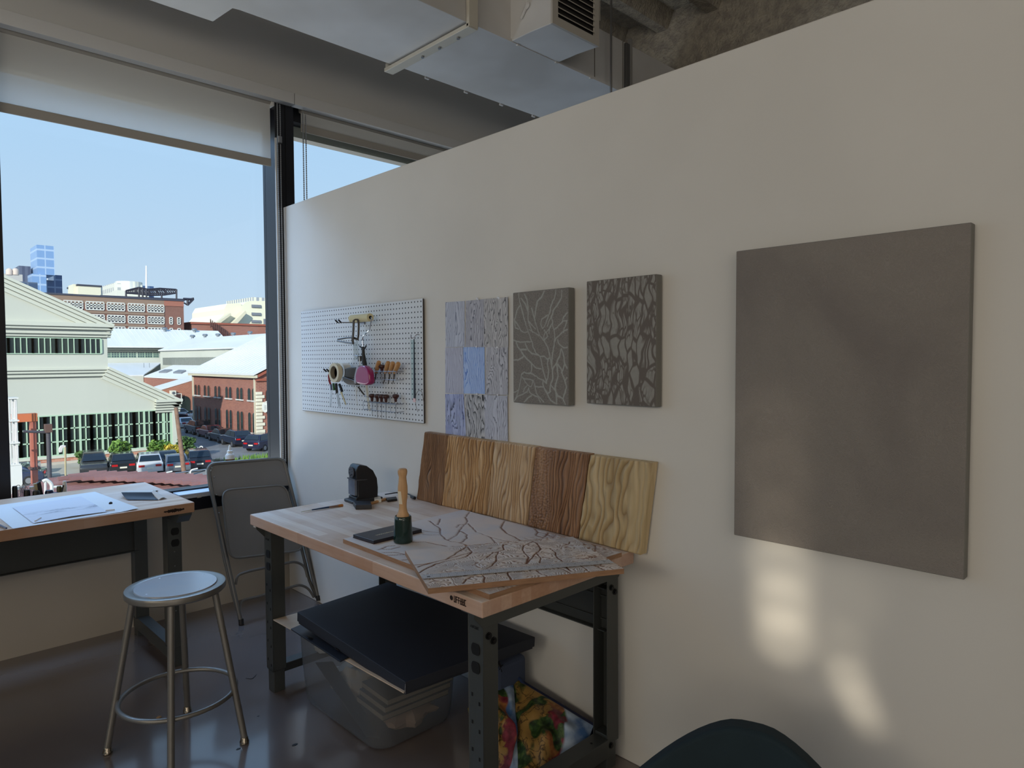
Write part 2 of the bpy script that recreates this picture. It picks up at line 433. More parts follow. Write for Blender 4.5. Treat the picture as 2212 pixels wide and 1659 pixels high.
# ================================================================ work tables
def butcher(name, ax, cols, sw=.042, sl=.55):
    """solid wood block: staves run along axis ax (0=x, 1=y) of the object"""
    t = NT(name, .5); (o3, vec) = t.xyz()
    a, b = (o3[0], o3[1]) if ax == 1 else (o3[1], o3[0])   # a across, b along
    ia = t.math('FLOOR', t.math('DIVIDE', a, sw))
    wn = t.n('ShaderNodeTexWhiteNoise'); wn.noise_dimensions = '1D'; t.link(ia, wn.inputs['W'])
    ib = t.math('FLOOR', t.math('ADD', t.math('DIVIDE', b, sl), t.math('MULTIPLY', wn.outputs[0], 7.3)))
    w2 = t.n('ShaderNodeTexWhiteNoise'); w2.noise_dimensions = '2D'
    cb = t.n('ShaderNodeCombineXYZ'); t.link(ia, cb.inputs[0]); t.link(ib, cb.inputs[1]); t.link(cb.outputs[0], w2.inputs['Vector'])
    base = t.ramp(w2.outputs[0], [(0, cols[0]), (.5, cols[1]), (1, cols[2])])
    mp = t.n('ShaderNodeMapping'); mp.inputs['Scale'].default_value = (60, 4, 60) if ax == 1 else (4, 60, 60)
    t.link(t.tc.outputs['Object'], mp.inputs['Vector'])
    g = t.noise(mp.outputs[0], 1.0, 4, .6)
    c = t.mix(t.ramp(g, [(.35, (0,0,0)), (.7, (150,150,150))]), base, cols[3])
    bl = t.noise(vec, 3.0, 4)
    c = t.mix(t.ramp(bl, [(.35, (0,0,0)), (.65, (190,190,190))]), c, cols[4])
    ge = t.n('ShaderNodeNewGeometry'); sn = t.n('ShaderNodeSeparateXYZ'); t.link(ge.outputs['True Normal'], sn.inputs[0])
    side = t.mix(.55, c, cols[5], 'MULTIPLY')   # side faces multiplied darker than upward faces
    c = t.mix(t.math('GREATER_THAN', sn.outputs[2], .7), side, c)
    t.color(c); t.bump(g, .08, .001)
    return t.m
m_top = butcher('maple_block', 1, ((224,200,178), (206,176,148), (232,214,194), (170,130,100), (234,228,226), (200,150,120)))
m_top2 = butcher('maple_block_desk', 0, ((214,178,146), (200,160,124), (224,194,166), (170,124,88), (226,218,214), (130,86,60)))
m_gun = P('dark_grey_metal', (70,72,70), .42, .25, bump=.03, bs=200)
m_hole = P('punched_hole', (6,6,8), .9)
m_ink = P('burnt_wood_mark', (36,22,18), .9)
m_boltm = P('black_bolt', (24,24,26), .4, .6)
def text_mesh(txt, size, origin, xdir, ydir, mat, name, parent, ext=.0004, bold=0):
    """raised lettering as a mesh of its own, lying in the plane of xdir/ydir"""
    cu = bpy.data.curves.new('txt', 'FONT'); cu.body = txt; cu.size = size; cu.extrude = ext; cu.offset = bold; cu.align_x = 'LEFT'; cu.resolution_u = 3
    tmp = bpy.data.objects.new('txt', cu); COL.objects.link(tmp)
    dg = bpy.context.evaluated_depsgraph_get(); me = bpy.data.meshes.new_from_object(tmp.evaluated_get(dg))
    X_ = Vector(xdir).normalized(); Y_ = Vector(ydir).normalized(); Z_ = X_.cross(Y_)
    M = Matrix((( X_.x, Y_.x, Z_.x, origin[0]), (X_.y, Y_.y, Z_.y, origin[1]), (X_.z, Y_.z, Z_.z, origin[2]), (0,0,0,1)))
    mb = MB(); mb.add([M @ v.co for v in me.vertices], [tuple(p.vertices) for p in me.polygons])
    bpy.data.objects.remove(tmp); bpy.data.meshes.remove(me); bpy.data.curves.remove(cu)
    return mb.build(name, mat, parent, recalc=False)
def glyphs(o, xd, w, h, mat, name, parent, dots=False, disc=False, seed=1):
    '''small illegible stamped lettering built from raised strokes'''
    r = random.Random(seed); o = Vector(o); X_ = Vector(xd).normalized(); Z_ = Vector((0,0,1)); N_ = X_.cross(Z_); m = MB()
    def q(a, b, c, d): m.slab([o+X_*a+Z_*b, o+X_*c+Z_*b, o+X_*c+Z_*d, o+X_*a+Z_*d], N_*.0003)
    def blob(a, b, rr): m.slab([o+X_*(a+rr*cos(k*pi/5))+Z_*(b+rr*sin(k*pi/5)) for k in range(10)], N_*.0003)
    x = 0
    if disc: blob(h*.38, h*.5, h*.38); x = h*.95
    if dots:
        for a, b in ((.2, .3), (.5, .75), (.75, .25)): blob(h*a, h*b, h*.2)
        x = h*1.15
    n = 6 if disc else 8; cw = (w-x)/n; sw = cw*(.3 if disc else .2)
    for i in range(n):
        a = x+i*cw; k = r.choice([0, 1, 2, 3]); e = a+cw*.85
        q(a, 0, a+sw, h)
        if k in (0, 2): q(a, h-sw, e, h)
        if k in (0, 1, 3): q(a, 0, e, sw)
        if k in (1, 2): q(a, h*.45, e, h*.45+sw)
        if k in (1, 3): q(e-sw, 0, e, h)
    m.build(name, mat, parent, recalc=False)
def leg_mesh(x0, x1, y0, y1, zt, open_dir):
    """folded sheet steel leg: C channel, open towards open_dir on x (+1/-1)"""
    m = MB(); w = .004
    if open_dir > 0: m.box(x0, x0+w, y0, y1, .1, zt)
    else: m.box(x1-w, x1, y0, y1, .1, zt)
    m.box(x0, x1, y0, y0+w, .1, zt); m.box(x0, x1, y1-w, y1, .1, zt)
    m.box(x0+.005, x1-.005, y0+.005, y1-.005, 0, .13)
    return m
def outlet(par, cx_, cy_, cz, ax):
    for dz in (-.028, .028):
        pts = []; m = MB()
        for a in range(16):
            an = 2*pi*a/16; u = .019*cos(an); v = max(-.0175, min(.0175, .023*sin(an)))
            pts.append((cx_, cy_+u, cz+dz+v) if ax == 'x' else (cx_+u, cy_, cz+dz+v))
        m.slab(pts, (-.0012, 0, 0) if ax == 'x' else (0, -.0012, 0)); m.build('outlet_hole', m_hole, par)
def bolts(m, pts, ax, r=.009):
    for p in pts:
        p = Vector(p); d_ = Vector((-.007, 0, 0)) if ax == 'x' else Vector((0, -.007, 0))
        m.cyl(p, p+d_*.4, r*1.25, n=12); m.cyl(p, p+d_, r*.8, n=8)
ZT, TH = .80, .047
bx0, bx1, by0, by1 = -.752, -.012, -2.737, -1.168
bench = thing('workbench', 'large butcher block workbench against the partition, wooden panels leaning on its back', 'table', ((bx0+bx1)/2, (by0+by1)/2, 0))
MB().box(bx0, bx1, by0, by1, ZT-TH, ZT).build('tabletop', m_top, bench, bevel=.004)
lw = .062; lz = ZT-TH-.004
lx0, lx1 = -.710, -.110
near_y = by0+.045; far_y = -1.288
legs = [(lx0, near_y, 1), (lx0, far_y, 1), (lx1, near_y, -1), (lx1, far_y, -1)]
for i, (x, y, od) in enumerate(legs):
    lg = leg_mesh(x, x+lw, y, y+.066, lz, 1 if x == lx0 else -1).build('leg', m_gun, bench, bevel=.002)
    if x == lx0:
        outlet(lg, x, y+.033, .60, 'x')
        h_ = MB()
        for k in range(5):
            for dy in (.018, .05):
                h_.box(x-.0006, x+.0002, y+dy-.003, y+dy+.003, .12+.085*k+(.02 if dy > .03 else 0), .131+.085*k+(.02 if dy > .03 else 0))
        h_.build('adjustment_holes', m_hole, lg)
        glyphs((x-.0006, y+.056, .690), (0,-1,0), .040, .008, m_hole, 'stamped_logo', lg, dots=True, seed=4)
for y_ in (near_y-.005, far_y+.066-.004):
    end = MB()
    zt2 = ZT-TH
    end.slab([(bx0+.004, y_, zt2), (bx1-.004, y_, zt2), (bx1-.004, y_, zt2-.012), (bx1-.04, y_, zt2-.052), (bx0+.04, y_, zt2-.052), (bx0+.004, y_, zt2-.012)], (0, .004, 0))
    end.box(bx0+.004, bx1-.004, y_, y_+.06 if y_ < -2 else y_+.004, zt2-.004, zt2)
    er = end.build('end_rail', m_gun, bench, bevel=.0015)
    if y_ < -2:
        for x_ in (lx0, lx1):
            for bp__ in ((x_+.022, near_y-.001, .672), (x_+.042, near_y-.001, .652)):
                bb = MB(); bolts(bb, [bp__], 'y'); bb.build('bolt', m_boltm, bench, smooth=True)
    st = MB(); st.box(lx0+.06, lx1+.004, y_, y_+.066 if y_ < -2 else y_-.058, .115, .121); st.box(lx0+.06, lx1+.004, y_, y_+.004, .055, .118)
    so = st.build('foot_rail', m_gun, bench, bevel=.002)
    if y_ < -2:
        h_ = MB()
        for x_, d_ in ((-.62,.02),(-.60,.045),(-.58,.02),(-.43,.02),(-.41,.045),(-.39,.02),(-.17,.03)): h_.cyl((x_, y_+d_, .1205), (x_, y_+d_, .1218), .005, n=8)
        h_.build('rail_holes', m_hole, so)
        bb = MB(); bolts(bb, [(lx1+.02, near_y-.001, .092)], 'y'); bb.build('rail_bolt', m_boltm, bench, smooth=True)
# rear stringer
sg = MB(); sg.box(lx1+.045, lx1+.049, near_y+.03, far_y+.03, .50, .66); sg.box(lx1+.02, lx1+.049, near_y+.03, far_y+.03, .50, .504); sg.box(lx1+.02, lx1+.049, near_y+.03, far_y+.03, .656, .66)
sg.box(lx1+.038, lx1+.047, near_y+.03, far_y+.03, .535, .542); sg.box(lx1+.038, lx1+.047, near_y+.03, far_y+.03, .62, .627)
sg.build('rear_stringer', m_gun, bench, bevel=.001)
# burnt brand on the long edge near the corner
bp0 = U(972, 1296, x=bx0); bp1 = U(1008, 1312, x=bx0)
bl_ = abs(bp1.y-bp0.y)
glyphs((bx0-.0004, bp0.y, bp1.z+.001), (0,-1,0), bl_, .020, m_ink, 'burnt_brand', bench, dots=False, seed=9, disc=True)
MB().box(bx0+.01, bx0+.03, by1-.03, by1-.01, ZT-TH-.012, ZT-TH).build('corner_pad', m_trimw, bench, bevel=.002)

# ---------------------------------------------------------------- desk at the window
DZ = .83
dx1, dy0, dy1 = -.884, -.865, -.125; dx0 = -2.45
desk = thing('work_desk', 'long maple topped desk with dark steel frame under the left window', 'table', ((dx0+dx1)/2, (dy0+dy1)/2, 0))
MB().box(dx0, dx1, dy0, dy1, DZ-.047, DZ).build('tabletop', m_top2, desk, bevel=.004)
for x in (-.955, -2.38):
    for y in (-.70, -.165):
        lg = leg_mesh(x, x+.064, y, y+.07, DZ-.05, -1 if x < -2 else 1).build('leg', m_gun, desk, bevel=.002)
        if x > -1 and y < -.5:
            outlet(lg, x+.034, y, .64, 'y')
            h_ = MB()
            for zz in (.72, .57, .50, .40, .28): h_.cyl((x+.03, y-.0002, zz), (x+.03, y-.0012, zz), .003, n=8)
            h_.build('rivets', m_steel, lg)
            glyphs((x+.008, y-.0006, .735), (1,0,0), .040, .008, m_hole, 'stamped_logo', lg, dots=True, seed=4)
for x in (-.953, -2.378):
    e_ = MB(); e_.slab([(x, dy0+.01, DZ-.047), (x, dy1-.01, DZ-.047), (x, dy1-.01, DZ-.058), (x, dy1-.04, DZ-.095), (x, dy0+.05, DZ-.095), (x, dy0+.01, DZ-.058)], (.06, 0, 0)); e_.build('end_rail', m_gun, desk, bevel=.002)
    f_ = MB(); f_.box(x, x+.058, -.70, -.10, .10, .106); f_.box(x, x+.004, -.70, -.10, .04, .105); f_.box(x+.054, x+.058, -.70, -.10, .04, .105); f_.build('foot_rail', m_gun, desk, bevel=.002)
s_ = MB(); ys = -.15; s_.box(-2.36, -.93, ys, ys+.004, .47, .66); s_.box(-2.36, -.93, ys-.03, ys, .47, .474); s_.box(-2.36, -.93, ys-.03, ys, .656, .66); s_.box(-2.36, -.93, ys-.012, ys, .625, .630)
s_.build('rear_stringer', m_gun, desk, bevel=.001)
# dark burnt stamp on the front edge
mk = MB()
a0 = U(354, 1108, y=dy0); a1 = U(396, 1098, y=dy0)
rnd = random.Random(3)
for i in range(26):
    x = a0.x+(a1.x-a0.x)*i/25; h_ = (.004+.006*rnd.random())*(1-.5*abs(i/12.5-1)); zc = (a0.z+a1.z)/2+rnd.uniform(-.001,.001)
    mk.box(x, x+(a1.x-a0.x)/21, dy0-.0006, dy0+.0001, zc-h_, zc+h_)
mk.build('burnt_stamp', m_ink, desk)

# ---------------------------------------------------------------- steel stool
m_stool = P('stool_grey_metal', (128,124,118), .36, .55, bump=.03, bs=300)
m_stooltop = P('stool_worn_top', (176,176,180), .3, .55, col2=(186,180,178), vs=6)
m_glide = P('stool_glide_metal', (150,140,125), .2, 1.0)
sc_ = V(-1.146, -1.402, 0); SZ = .63
stool = thing('stool', 'round grey metal stool with foot ring standing before the window desk', 'stool', sc_)
MB().lathe([(.150, SZ-.0262), (.155, SZ-.028), (.172, SZ-.028), (.178, SZ-.022), (.179, SZ-.006), (.1765, SZ-.0015), (.170, SZ), (.152, SZ-.0005), (.147, SZ-.0035)], sc_, 64).build('seat_rim', m_stool, stool, smooth=True)
MB().lathe([(.1475, SZ-.006), (.147, SZ-.0015), (.1445, SZ+.0012), (.08, SZ-.0005), (0, SZ-.0018)], sc_, 64).build('seat', m_stooltop, stool, smooth=True)
for a in (20, 100, 200, 290): MB().ball(sc_+V(.125*cos(radians(a)), .125*sin(radians(a)), SZ), .005, .005, .0022, 10, 5).build('seat_rivet', m_stooltop, stool, smooth=True)
feet = [V(-1.368,-1.275,0), V(-.943,-1.599,0), V(-1.017,-1.126,0), V(-1.262,-1.655,0)]
for fp in feet:
    d_ = (fp-sc_).normalized(); tp = sc_+d_*.148+V(0,0,SZ-.022); bt = sc_+d_*.252
    lg = MB().tube([tp, bt+V(0,0,.022)], .0125, 14).build('leg', m_stool, stool, smooth=True)
    MB().lathe([(.0125,.026),(.014,.024),(.0145,.014),(.0175,.010),(.0175,.003),(.012,0)], bt, 16).build('glide', m_glide, lg, smooth=True)
rz = .20; rr = .148+(.252-.148)*(1-rz/SZ)-.013
MB().tube([sc_+V(rr*cos(2*pi*i/56), rr*sin(2*pi*i/56), rz) for i in range(56)], .0095, 10, closed=True).build('foot_ring', m_stool, stool, smooth=True)

# ---------------------------------------------------------------- folded metal chair leaning on the sill
m_fold = P('taupe_folding_chair', (108,104,98), .42, .25, bump=.03, bs=150)
m_foldseat = P('taupe_folding_seat', (112,108,103), .5, .15, col2=(117,112,107), vs=5)
yb, yt, zt_ = -.40, -.045, .885
cN = Vector((0, zt_, -(yt-yb))).normalized()  # plane normal
cP = Vector((0, yb, 0)); cT = Vector((0, yt-yb, zt_)).normalized()
def C(px, py, off=0.0): return UPL(px, py, cP+cN*0, cN) - cN*off
chair = thing('folding_chair', 'folded taupe metal chair leaning upright in the corner by the window', 'chair', C(600, 1330)*1.0)
def ipath(pix, off=0.0, r=.05, n=7): return arc_path([C(x, y, off) for x, y in pix], r, n)
outer = [(521,1348), (497,1245), (475,1140), (455,1050), (450,1008), (476,1000), (600,992), (616,1012), (634,1090), (664,1200), (688,1294)]
# outer frame as smooth tube
op = arc_path([C(521,1346), C(452,1040), C(449,1003), C(612,990), C(622,1030), C(688,1294)], .065, 8)
MB().tube(op, .0115, 10).build('front_frame', m_fold, chair, smooth=True)
# back panel (upper, slightly dished)
bp_ = [C(454,1022), C(459,1007), C(478,1000), C(600,992.5), C(612,996), C(618,1018), C(624,1049), C(590,1053), C(475,1072), C(462,1069)]
MB().slab([p - cN*.004 for p in bp_], cN*.010).build('backrest', m_foldseat, chair, bevel=.003)
# seat panel: frame tube + pan
sp = [C(490,1206,.03), C(473,1086,.03), C(481,1064,.03), C(500,1062,.03), C(606,1052,.03), C(622,1066,.03), C(645,1170,.03), C(645,1190,.03), C(630,1192,.03), C(505,1211,.03)]
def rp(pts, r): 
    n = len(pts); out = []
    for i in range(n):
        a, b, c = pts[i-1], pts[i], pts[(i+1) % n]; d1 = a-b; d2 = c-b; rr = min(r, d1.length*.45, d2.length*.45)
        p0 = b+d1.normalized()*rr; p1 = b+d2.normalized()*rr
        for k in range(5): t = k/4; out.append(p0*(1-t)**2+b*(2*t*(1-t))+p1*t*t)
    return out
sq = rp([C(492,1210,.03), C(475,1062,.03), C(612,1050,.03), C(652,1190,.03)], .06)
MB().slab([p-cN*.002 for p in sq], cN*.006).build('seat', m_foldseat, chair, bevel=.001)
MB().tube(sq, .0065, 8, closed=True).build('seat_rim', m_fold, chair, smooth=True)
# cross bars and rear legs
for pts in ([(511,1262), (514,1242), (540,1233), (640,1212), (660,1222), (666,1246)], [(518,1318), (524,1296), (560,1288), (650,1262), (668,1270), (680,1290)]):
    MB().tube(arc_path([C(x, y, -.012) for x, y in pts], .03, 5), .0075, 8).build('cross_bar', m_fold, chair, smooth=True)
bk = [C(478,1130,-.03), C(516,1300,-.03)]
for pts in ([(462,1060), (487,1200), (503,1268), (516,1318)], [(626,1060), (652,1170), (672,1252), (688,1290)]):
    MB().tube([C(x, y, -.026) for x, y in pts], .0095, 8).build('rear_leg', m_fold, chair, smooth=True)
for px, py in ((521,1346),(688,1294)):
    p = C(px, py); MB().cyl(p+V(0,0,.012)+cT*.01, p-cT*.008, .0145, n=12).build('rubber_foot', m_blackplastic, chair, smooth=True)
for px, py in ((472,1109),(486,1149),(461,1032),(466,1070)): MB().ball(C(px, py, .012), .0035).build('rivet', m_steel, chair, smooth=True)

# ---------------------------------------------------------------- upholstered teal chair, bottom right
m_teal = P('dark_teal_velvet', (16,34,42), .85, col2=(20,40,48), vs=5, bump=.2, bs=200)
tz = .62
pc = U(1620, 1583, z=tz); pl = U(1490, 1652, z=tz-.10); pr = U(1800, 1655, z=tz-.02)
tc_ = thing('upholstered_chair', 'dark teal upholstered chair with rounded back at the bottom of the picture', 'chair', (pc.x-.05, pc.y-.02, 0))
ctr = (pl+pr)/2
dirn = (pr-pl); dirn.z = 0; W_ = dirn.length; dirn.normalize(); nrm = Vector((-dirn.y, dirn.x, 0))
if nrm.dot(CAM-ctr) > 0: nrm = -nrm
# curved back shell
def backf(u, v, th):
    a = (u-.5)*2; x = a*.27
    cur = .10*(a*a)
    # outline: height over width, highest left of centre
    top = tz+.004-.17*max(0, abs(a)-.12)**1.5 if a > -.1 else tz+.004-.17*max(0, abs(a)-.12)**1.5
    z = .36+(top-.36)*v
    return pc + dirn*(x+.0) - V(0,0,pc.z) + V(0,0,z) + nrm*(-cur*1.2 + th) + nrm*(-.05*(1-v))
N_ = 22; tb = MB()
outl = [(i/N_) for i in range(N_+1)]
vs = []; 
tb.grid(lambda u, v: backf(u, v, .0), N_, 10); tb.grid(lambda u, v: backf(u, v, .055), N_, 10)
# close rim
nn = (N_+1)*11
def idx(g, i, j): return g*nn+j*(N_+1)+i
for i in range(N_):
    tb.f.append((idx(0,i,10), idx(0,i+1,10), idx(1,i+1,10), idx(1,i,10))); tb.m.append(0)
    tb.f.append((idx(0,i,0), idx(0,i+1,0), idx(1,i+1,0), idx(1,i,0))); tb.m.append(0)
for j in range(10):
    for i in (0, N_):
        tb.f.append((idx(0,i,j), idx(0,i,j+1), idx(1,i,j+1), idx(1,i,j))); tb.m.append(0)
tb.build('backrest', m_teal, tc_, smooth=True, bevel=.012, seg=3)
base = pc - nrm*.27; 
sm_ = MB(); rl = rounded(.50, .48, .12, 6)
sm_.slab([V(base.x, base.y, .34)+dirn*a+nrm*b for a, b in rl], (0,0,.09)); sm_.build('seat', m_teal, tc_, bevel=.02, smooth=True, seg=3)
for a, b in ((-.2,-.18),(.2,-.18),(-.2,.18),(.2,.18)):
    p = V(base.x, base.y, 0)+dirn*a+nrm*b
    MB().tube([p+V(0,0,.345), p+(dirn*a+nrm*b)*.15], .013, 10, r_end=.009).build('leg', m_blackplastic, tc_, smooth=True)
# ================================================================ things on the partition
def W(px, py, off=0.0): return U(px, py, x=-off)
def rect_from(px4, off):
    P4 = [W(x, y, off) for x, y in px4]
    y0 = (P4[0].y+P4[3].y)/2; y1 = (P4[1].y+P4[2].y)/2; z1 = (P4[0].z+P4[1].z)/2; z0 = (P4[2].z+P4[3].z)/2
    return y0, y1, z0, z1
# ---------------- painted canvases
m_cedge = P('canvas_edge_grey', (118,116,110), .8, bump=.3, bs=400)
def canvas_thing(px4, th, name, label, mat):
    y0, y1, z0, z1 = rect_from(px4, th)
    t = thing(name, label, 'painting', (-th/2, (y0+y1)/2, z0))
    c = MB(); c.box(-th, -.006, y1, y0, z0, z1); c.build('canvas_edge', m_cedge, t, bevel=.003)
    f = MB(); f.add([(-th-.0006, y0-.002, z0+.002), (-th-.0006, y1+.002, z0+.002), (-th-.0006, y1+.002, z1-.002), (-th-.0006, y0-.002, z1-.002)], [(0,1,2,3)])
    f.build('painted_face', mat, t, recalc=False)
    return t, (y0, y1, z0, z1)
# big grey painting
t = NT('grey_swirl_painting', .62)
o3, vec = t.xyz()
n1 = t.noise(vec, 2.2, 4, .6); n2 = t.noise(vec, 34, 4, 2.5)
c = t.ramp(n1, [(.3, (124,116,110)), (.5, (138,130,122)), (.72, (130,120,117))])
wv = t.math('SINE', t.math('MULTIPLY', n2, 46.0))
c = t.mix(t.math('MULTIPLY_ADD', wv, .12, .12), c, (108,101,95)); t.color(c); t.bump(wv, .35, .001)
canvas_thing([(1590,545),(2098,477),(2085,1252),(1585,1157)], .040, 'large_painting', 'large plain grey textured painting at the right of the wall', t.m)
# small painting 1: pale branches traced on a fine grained ground
BR = [
 [(125,130),(125,200),(150,300),(185,430),(215,540),(245,630),(285,740),(310,830),(350,910),(400,950),(420,1050),(440,1150),(475,1250),(480,1290)],
 [(200,150),(235,250),(245,380),(240,480),(275,580),(300,640)],
 [(150,200),(210,280),(240,360)], [(290,330),(310,420),(335,480)],
 [(450,110),(420,180),(365,240),(345,330),(330,430),(330,500),(365,600),(385,670),(440,740),(495,830),(520,930),(540,1040),(555,1130),(560,1230),(530,1310),(520,1380),(530,1400),(490,1420),(450,1350)],
 [(600,90),(590,170),(540,290),(520,390),(490,460),(460,550),(430,590),(405,540),(420,470),(490,420)],
 [(675,100),(670,200),(610,300),(565,360),(545,440),(555,520),(575,620),(585,720),(575,820),(555,920),(545,1040)],
 [(745,390),(700,440),(680,500),(620,570),(580,600)], [(745,490),(700,490),(660,530)], [(745,600),(690,630),(640,680),(595,720),(590,750)],
 [(740,500),(710,580),(700,640)], [(745,835),(690,835),(650,800),(620,740)], [(665,850),(650,930),(610,1030),(570,1080),(555,1140)],
 [(670,850),(700,940),(710,1030),(740,1100)], [(610,1040),(620,1120),(625,1200),(600,1290),(590,1350),(605,1440),(610,1560)],
 [(625,1050),(670,1120),(690,1200),(720,1270),(735,1350),(710,1430),(690,1490),(720,1570)], [(715,1040),(690,1120),(670,1150)],
 [(540,1320),(590,1380),(620,1450),(690,1490)], [(740,1220),(715,1260)],
 [(50,740),(90,750),(140,765),(200,760),(280,760)], [(90,760),(110,820),(150,870),(190,940),(250,1000),(300,1050),(350,1100),(410,1110)],
 [(205,780),(240,860),(290,910),(340,920),(400,945),(450,945),(490,985),(510,970)], [(150,860),(220,860)], [(55,995),(120,990),(180,955)],
 [(135,300),(100,360),(85,430),(70,480),(110,540),(150,620),(190,640),(235,635)], [(70,500),(80,580),(120,600)],
 [(285,1040),(290,1100),(280,1160),(330,1190),(380,1230),(440,1250),(475,1290)], [(190,1150),(230,1165),(280,1160)],
 [(190,1150),(160,1180),(145,1270),(120,1380),(100,1450),(65,1520)], [(170,1210),(210,1280),(260,1330),(290,1330),(300,1260)], [(180,1235),(260,1240),(310,1250),(330,1330),(430,1340)],
 [(55,1410),(100,1390),(120,1380)], [(70,1510),(110,1460),(180,1430),(230,1400),(250,1350)], [(180,1400),(200,1350),(230,1325)],
 [(250,1350),(260,1410),(310,1440),(370,1470),(400,1530)], [(195,1530),(240,1480),(290,1450)], [(330,1330),(350,1420),(390,1470),(440,1530)],
 [(440,1250),(430,1300),(455,1370),(500,1450),(530,1510),(590,1550)], [(455,740),(440,700),(460,650),(510,600),(540,560)], [(450,610),(480,650),(495,690),(460,730)],
 [(550,420),(510,500),(490,560)], [(560,520),(520,570),(510,650)], [(500,980),(490,1040),(505,1130),(500,1210),(480,1270)], [(235,1165),(300,1170),(330,1200)],
 [(255,600),(320,640),(380,680)], [(245,490),(310,570),(340,600)]]
y0, y1, z0, z1 = rect_from([(1108,632),(1230,621),(1228,877),(1109,869)], .04)
def seg_dist(PX, PY, lines):
    D_ = np.full(PX.shape, 9.0)
    for ln in lines:
        for (ax, ay), (bx, by) in zip(ln[:-1], ln[1:]):
            dx, dy = bx-ax, by-ay; L2 = dx*dx+dy*dy+1e-12
            tt = np.clip(((PX-ax)*dx+(PY-ay)*dy)/L2, 0, 1)
            D_ = np.minimum(D_, np.hypot(PX-ax-tt*dx, PY-ay-tt*dy))
    return D_
lines = []
for ln in BR:
    lines.append([(lambda p: (p.y, p.z))(W(1100+x*140/830, 610+y*280/1659, .04)) for x, y in ln])
nu, nv = 150, 240
yy_, zz_ = np.meshgrid(np.linspace(y0-.002, y1+.002, nu), np.linspace(z0+.002, z1-.002, nv))
dd = seg_dist(yy_+.003*pnoise(yy_*60, zz_*60, 3), zz_+.003*pnoise(yy_*60+50, zz_*60, 4), lines)
wid = .0020+.0018*pnoise(yy_*9, zz_*9, 8)
val = np.clip((wid+.0016-dd)/.0018, 0, 1)
def attr_grid(name, Xc, Yc, Zc, val, mat, parent, closed=None):
    nv, nu = val.shape
    me = bpy.data.meshes.new(name)
    M_ = top_of(parent).matrix_basis.inverted() if parent is not None else Matrix()
    co = np.stack([Xc, Yc, Zc], -1).reshape(-1, 3)
    co = co @ np.array(M_.to_3x3()).T + np.array(M_.translation)
    i = np.arange((nu)*(nv)).reshape(nv, nu)
    q = np.stack([i[:-1, :-1], i[:-1, 1:], i[1:, 1:], i[1:, :-1]], -1).reshape(-1, 4)
    me.from_pydata(co.tolist(), [], q.tolist())
    at = me.attributes.new('carve', 'FLOAT', 'POINT'); at.data.foreach_set('value', val.reshape(-1).astype(np.float32))
    me.materials.append(mat)
    for p in me.polygons: p.use_smooth = True
    o = bpy.data.objects.new(name, me); COL.objects.link(o)
    if parent is not None: o.parent = parent
    return o
def attr_node(t, nm='carve'):
    a = t.n('ShaderNodeAttribute'); a.attribute_name = nm; return a.outputs['Fac']
t = NT('grey_branch_painting', .7); o3, vec = t.xyz()
g = t.noise(vec, 240, 3, 1.0); g2 = t.noise(vec, 9, 3)
c = t.ramp(g, [(.35, (106,99,93)), (.62, (136,130,123))]); c = t.mix(t.ramp(g2, [(.5, (0,0,0)), (.7, (110,110,110))]), c, (144,142,135))
c = t.mix(attr_node(t), c, (158,158,151)); t.color(c); t.bump(g, .4, .001)
th1, _ = canvas_thing([(1108,632),(1230,621),(1228,877),(1109,869)], .04, 'small_painting', 'small grey painting of pale branching veins beside the pinned drawings', P('under_paint', (110,105,100), .8))
for ch in list(th1.children):
    if ch.name.startswith('painted_face'): bpy.data.objects.remove(ch)
attr_grid('painted_face', np.full_like(yy_, -.0408), yy_, zz_, val, t.m, th1)
# small painting 2: dark bark cells
t = NT('grey_bark_painting', .7); o3, vec = t.xyz()
nz = t.n('ShaderNodeTexNoise'); nz.inputs['Scale'].default_value = 6; nz.inputs['Detail'].default_value = 2; t.link(vec, nz.inputs['Vector'])
va = t.n('ShaderNodeVectorMath'); va.operation = 'MULTIPLY_ADD'; va.inputs[1].default_value = (.0, .10, .08); t.link(nz.outputs['Color'], va.inputs[0]); t.link(vec, va.inputs[2])
def vor(scale, st, rnd_=1.0):
    mp = t.n('ShaderNodeMapping'); mp.inputs['Scale'].default_value = st; t.link(va.outputs[0], mp.inputs['Vector'])
    v = t.n('ShaderNodeTexVoronoi'); v.feature = 'DISTANCE_TO_EDGE'; v.inputs['Scale'].default_value = scale; t.link(mp.outputs[0], v.inputs['Vector']); return v.outputs['Distance']
v1 = vor(36, (.2, 1, .30)); v2 = vor(95, (.2, 1, .26))
l1 = t.ramp(v1, [(.06, (255,255,255)), (.12, (0,0,0))]); l2 = t.ramp(v2, [(.06, (255,255,255)), (.13, (0,0,0))])
msk = t.ramp(t.noise(vec, 7, 2), [(.40, (0,0,0)), (.50, (255,255,255))])
l2m = t.mix(msk, (0,0,0), l2); ln_ = t.mix(1.0, l1, l2m, 'LIGHTEN')
c = t.mix(ln_, t.ramp(t.noise(vec, 60, 3), [(.3, (140,137,131)), (.7, (148,145,138))]), (100,91,84)); t.color(c)
canvas_thing([(1266,606),(1418,594),(1418,880),(1268,871)], .04, 'small_painting', 'small grey painting covered in dark bark-like lines left of the large one', t.m)
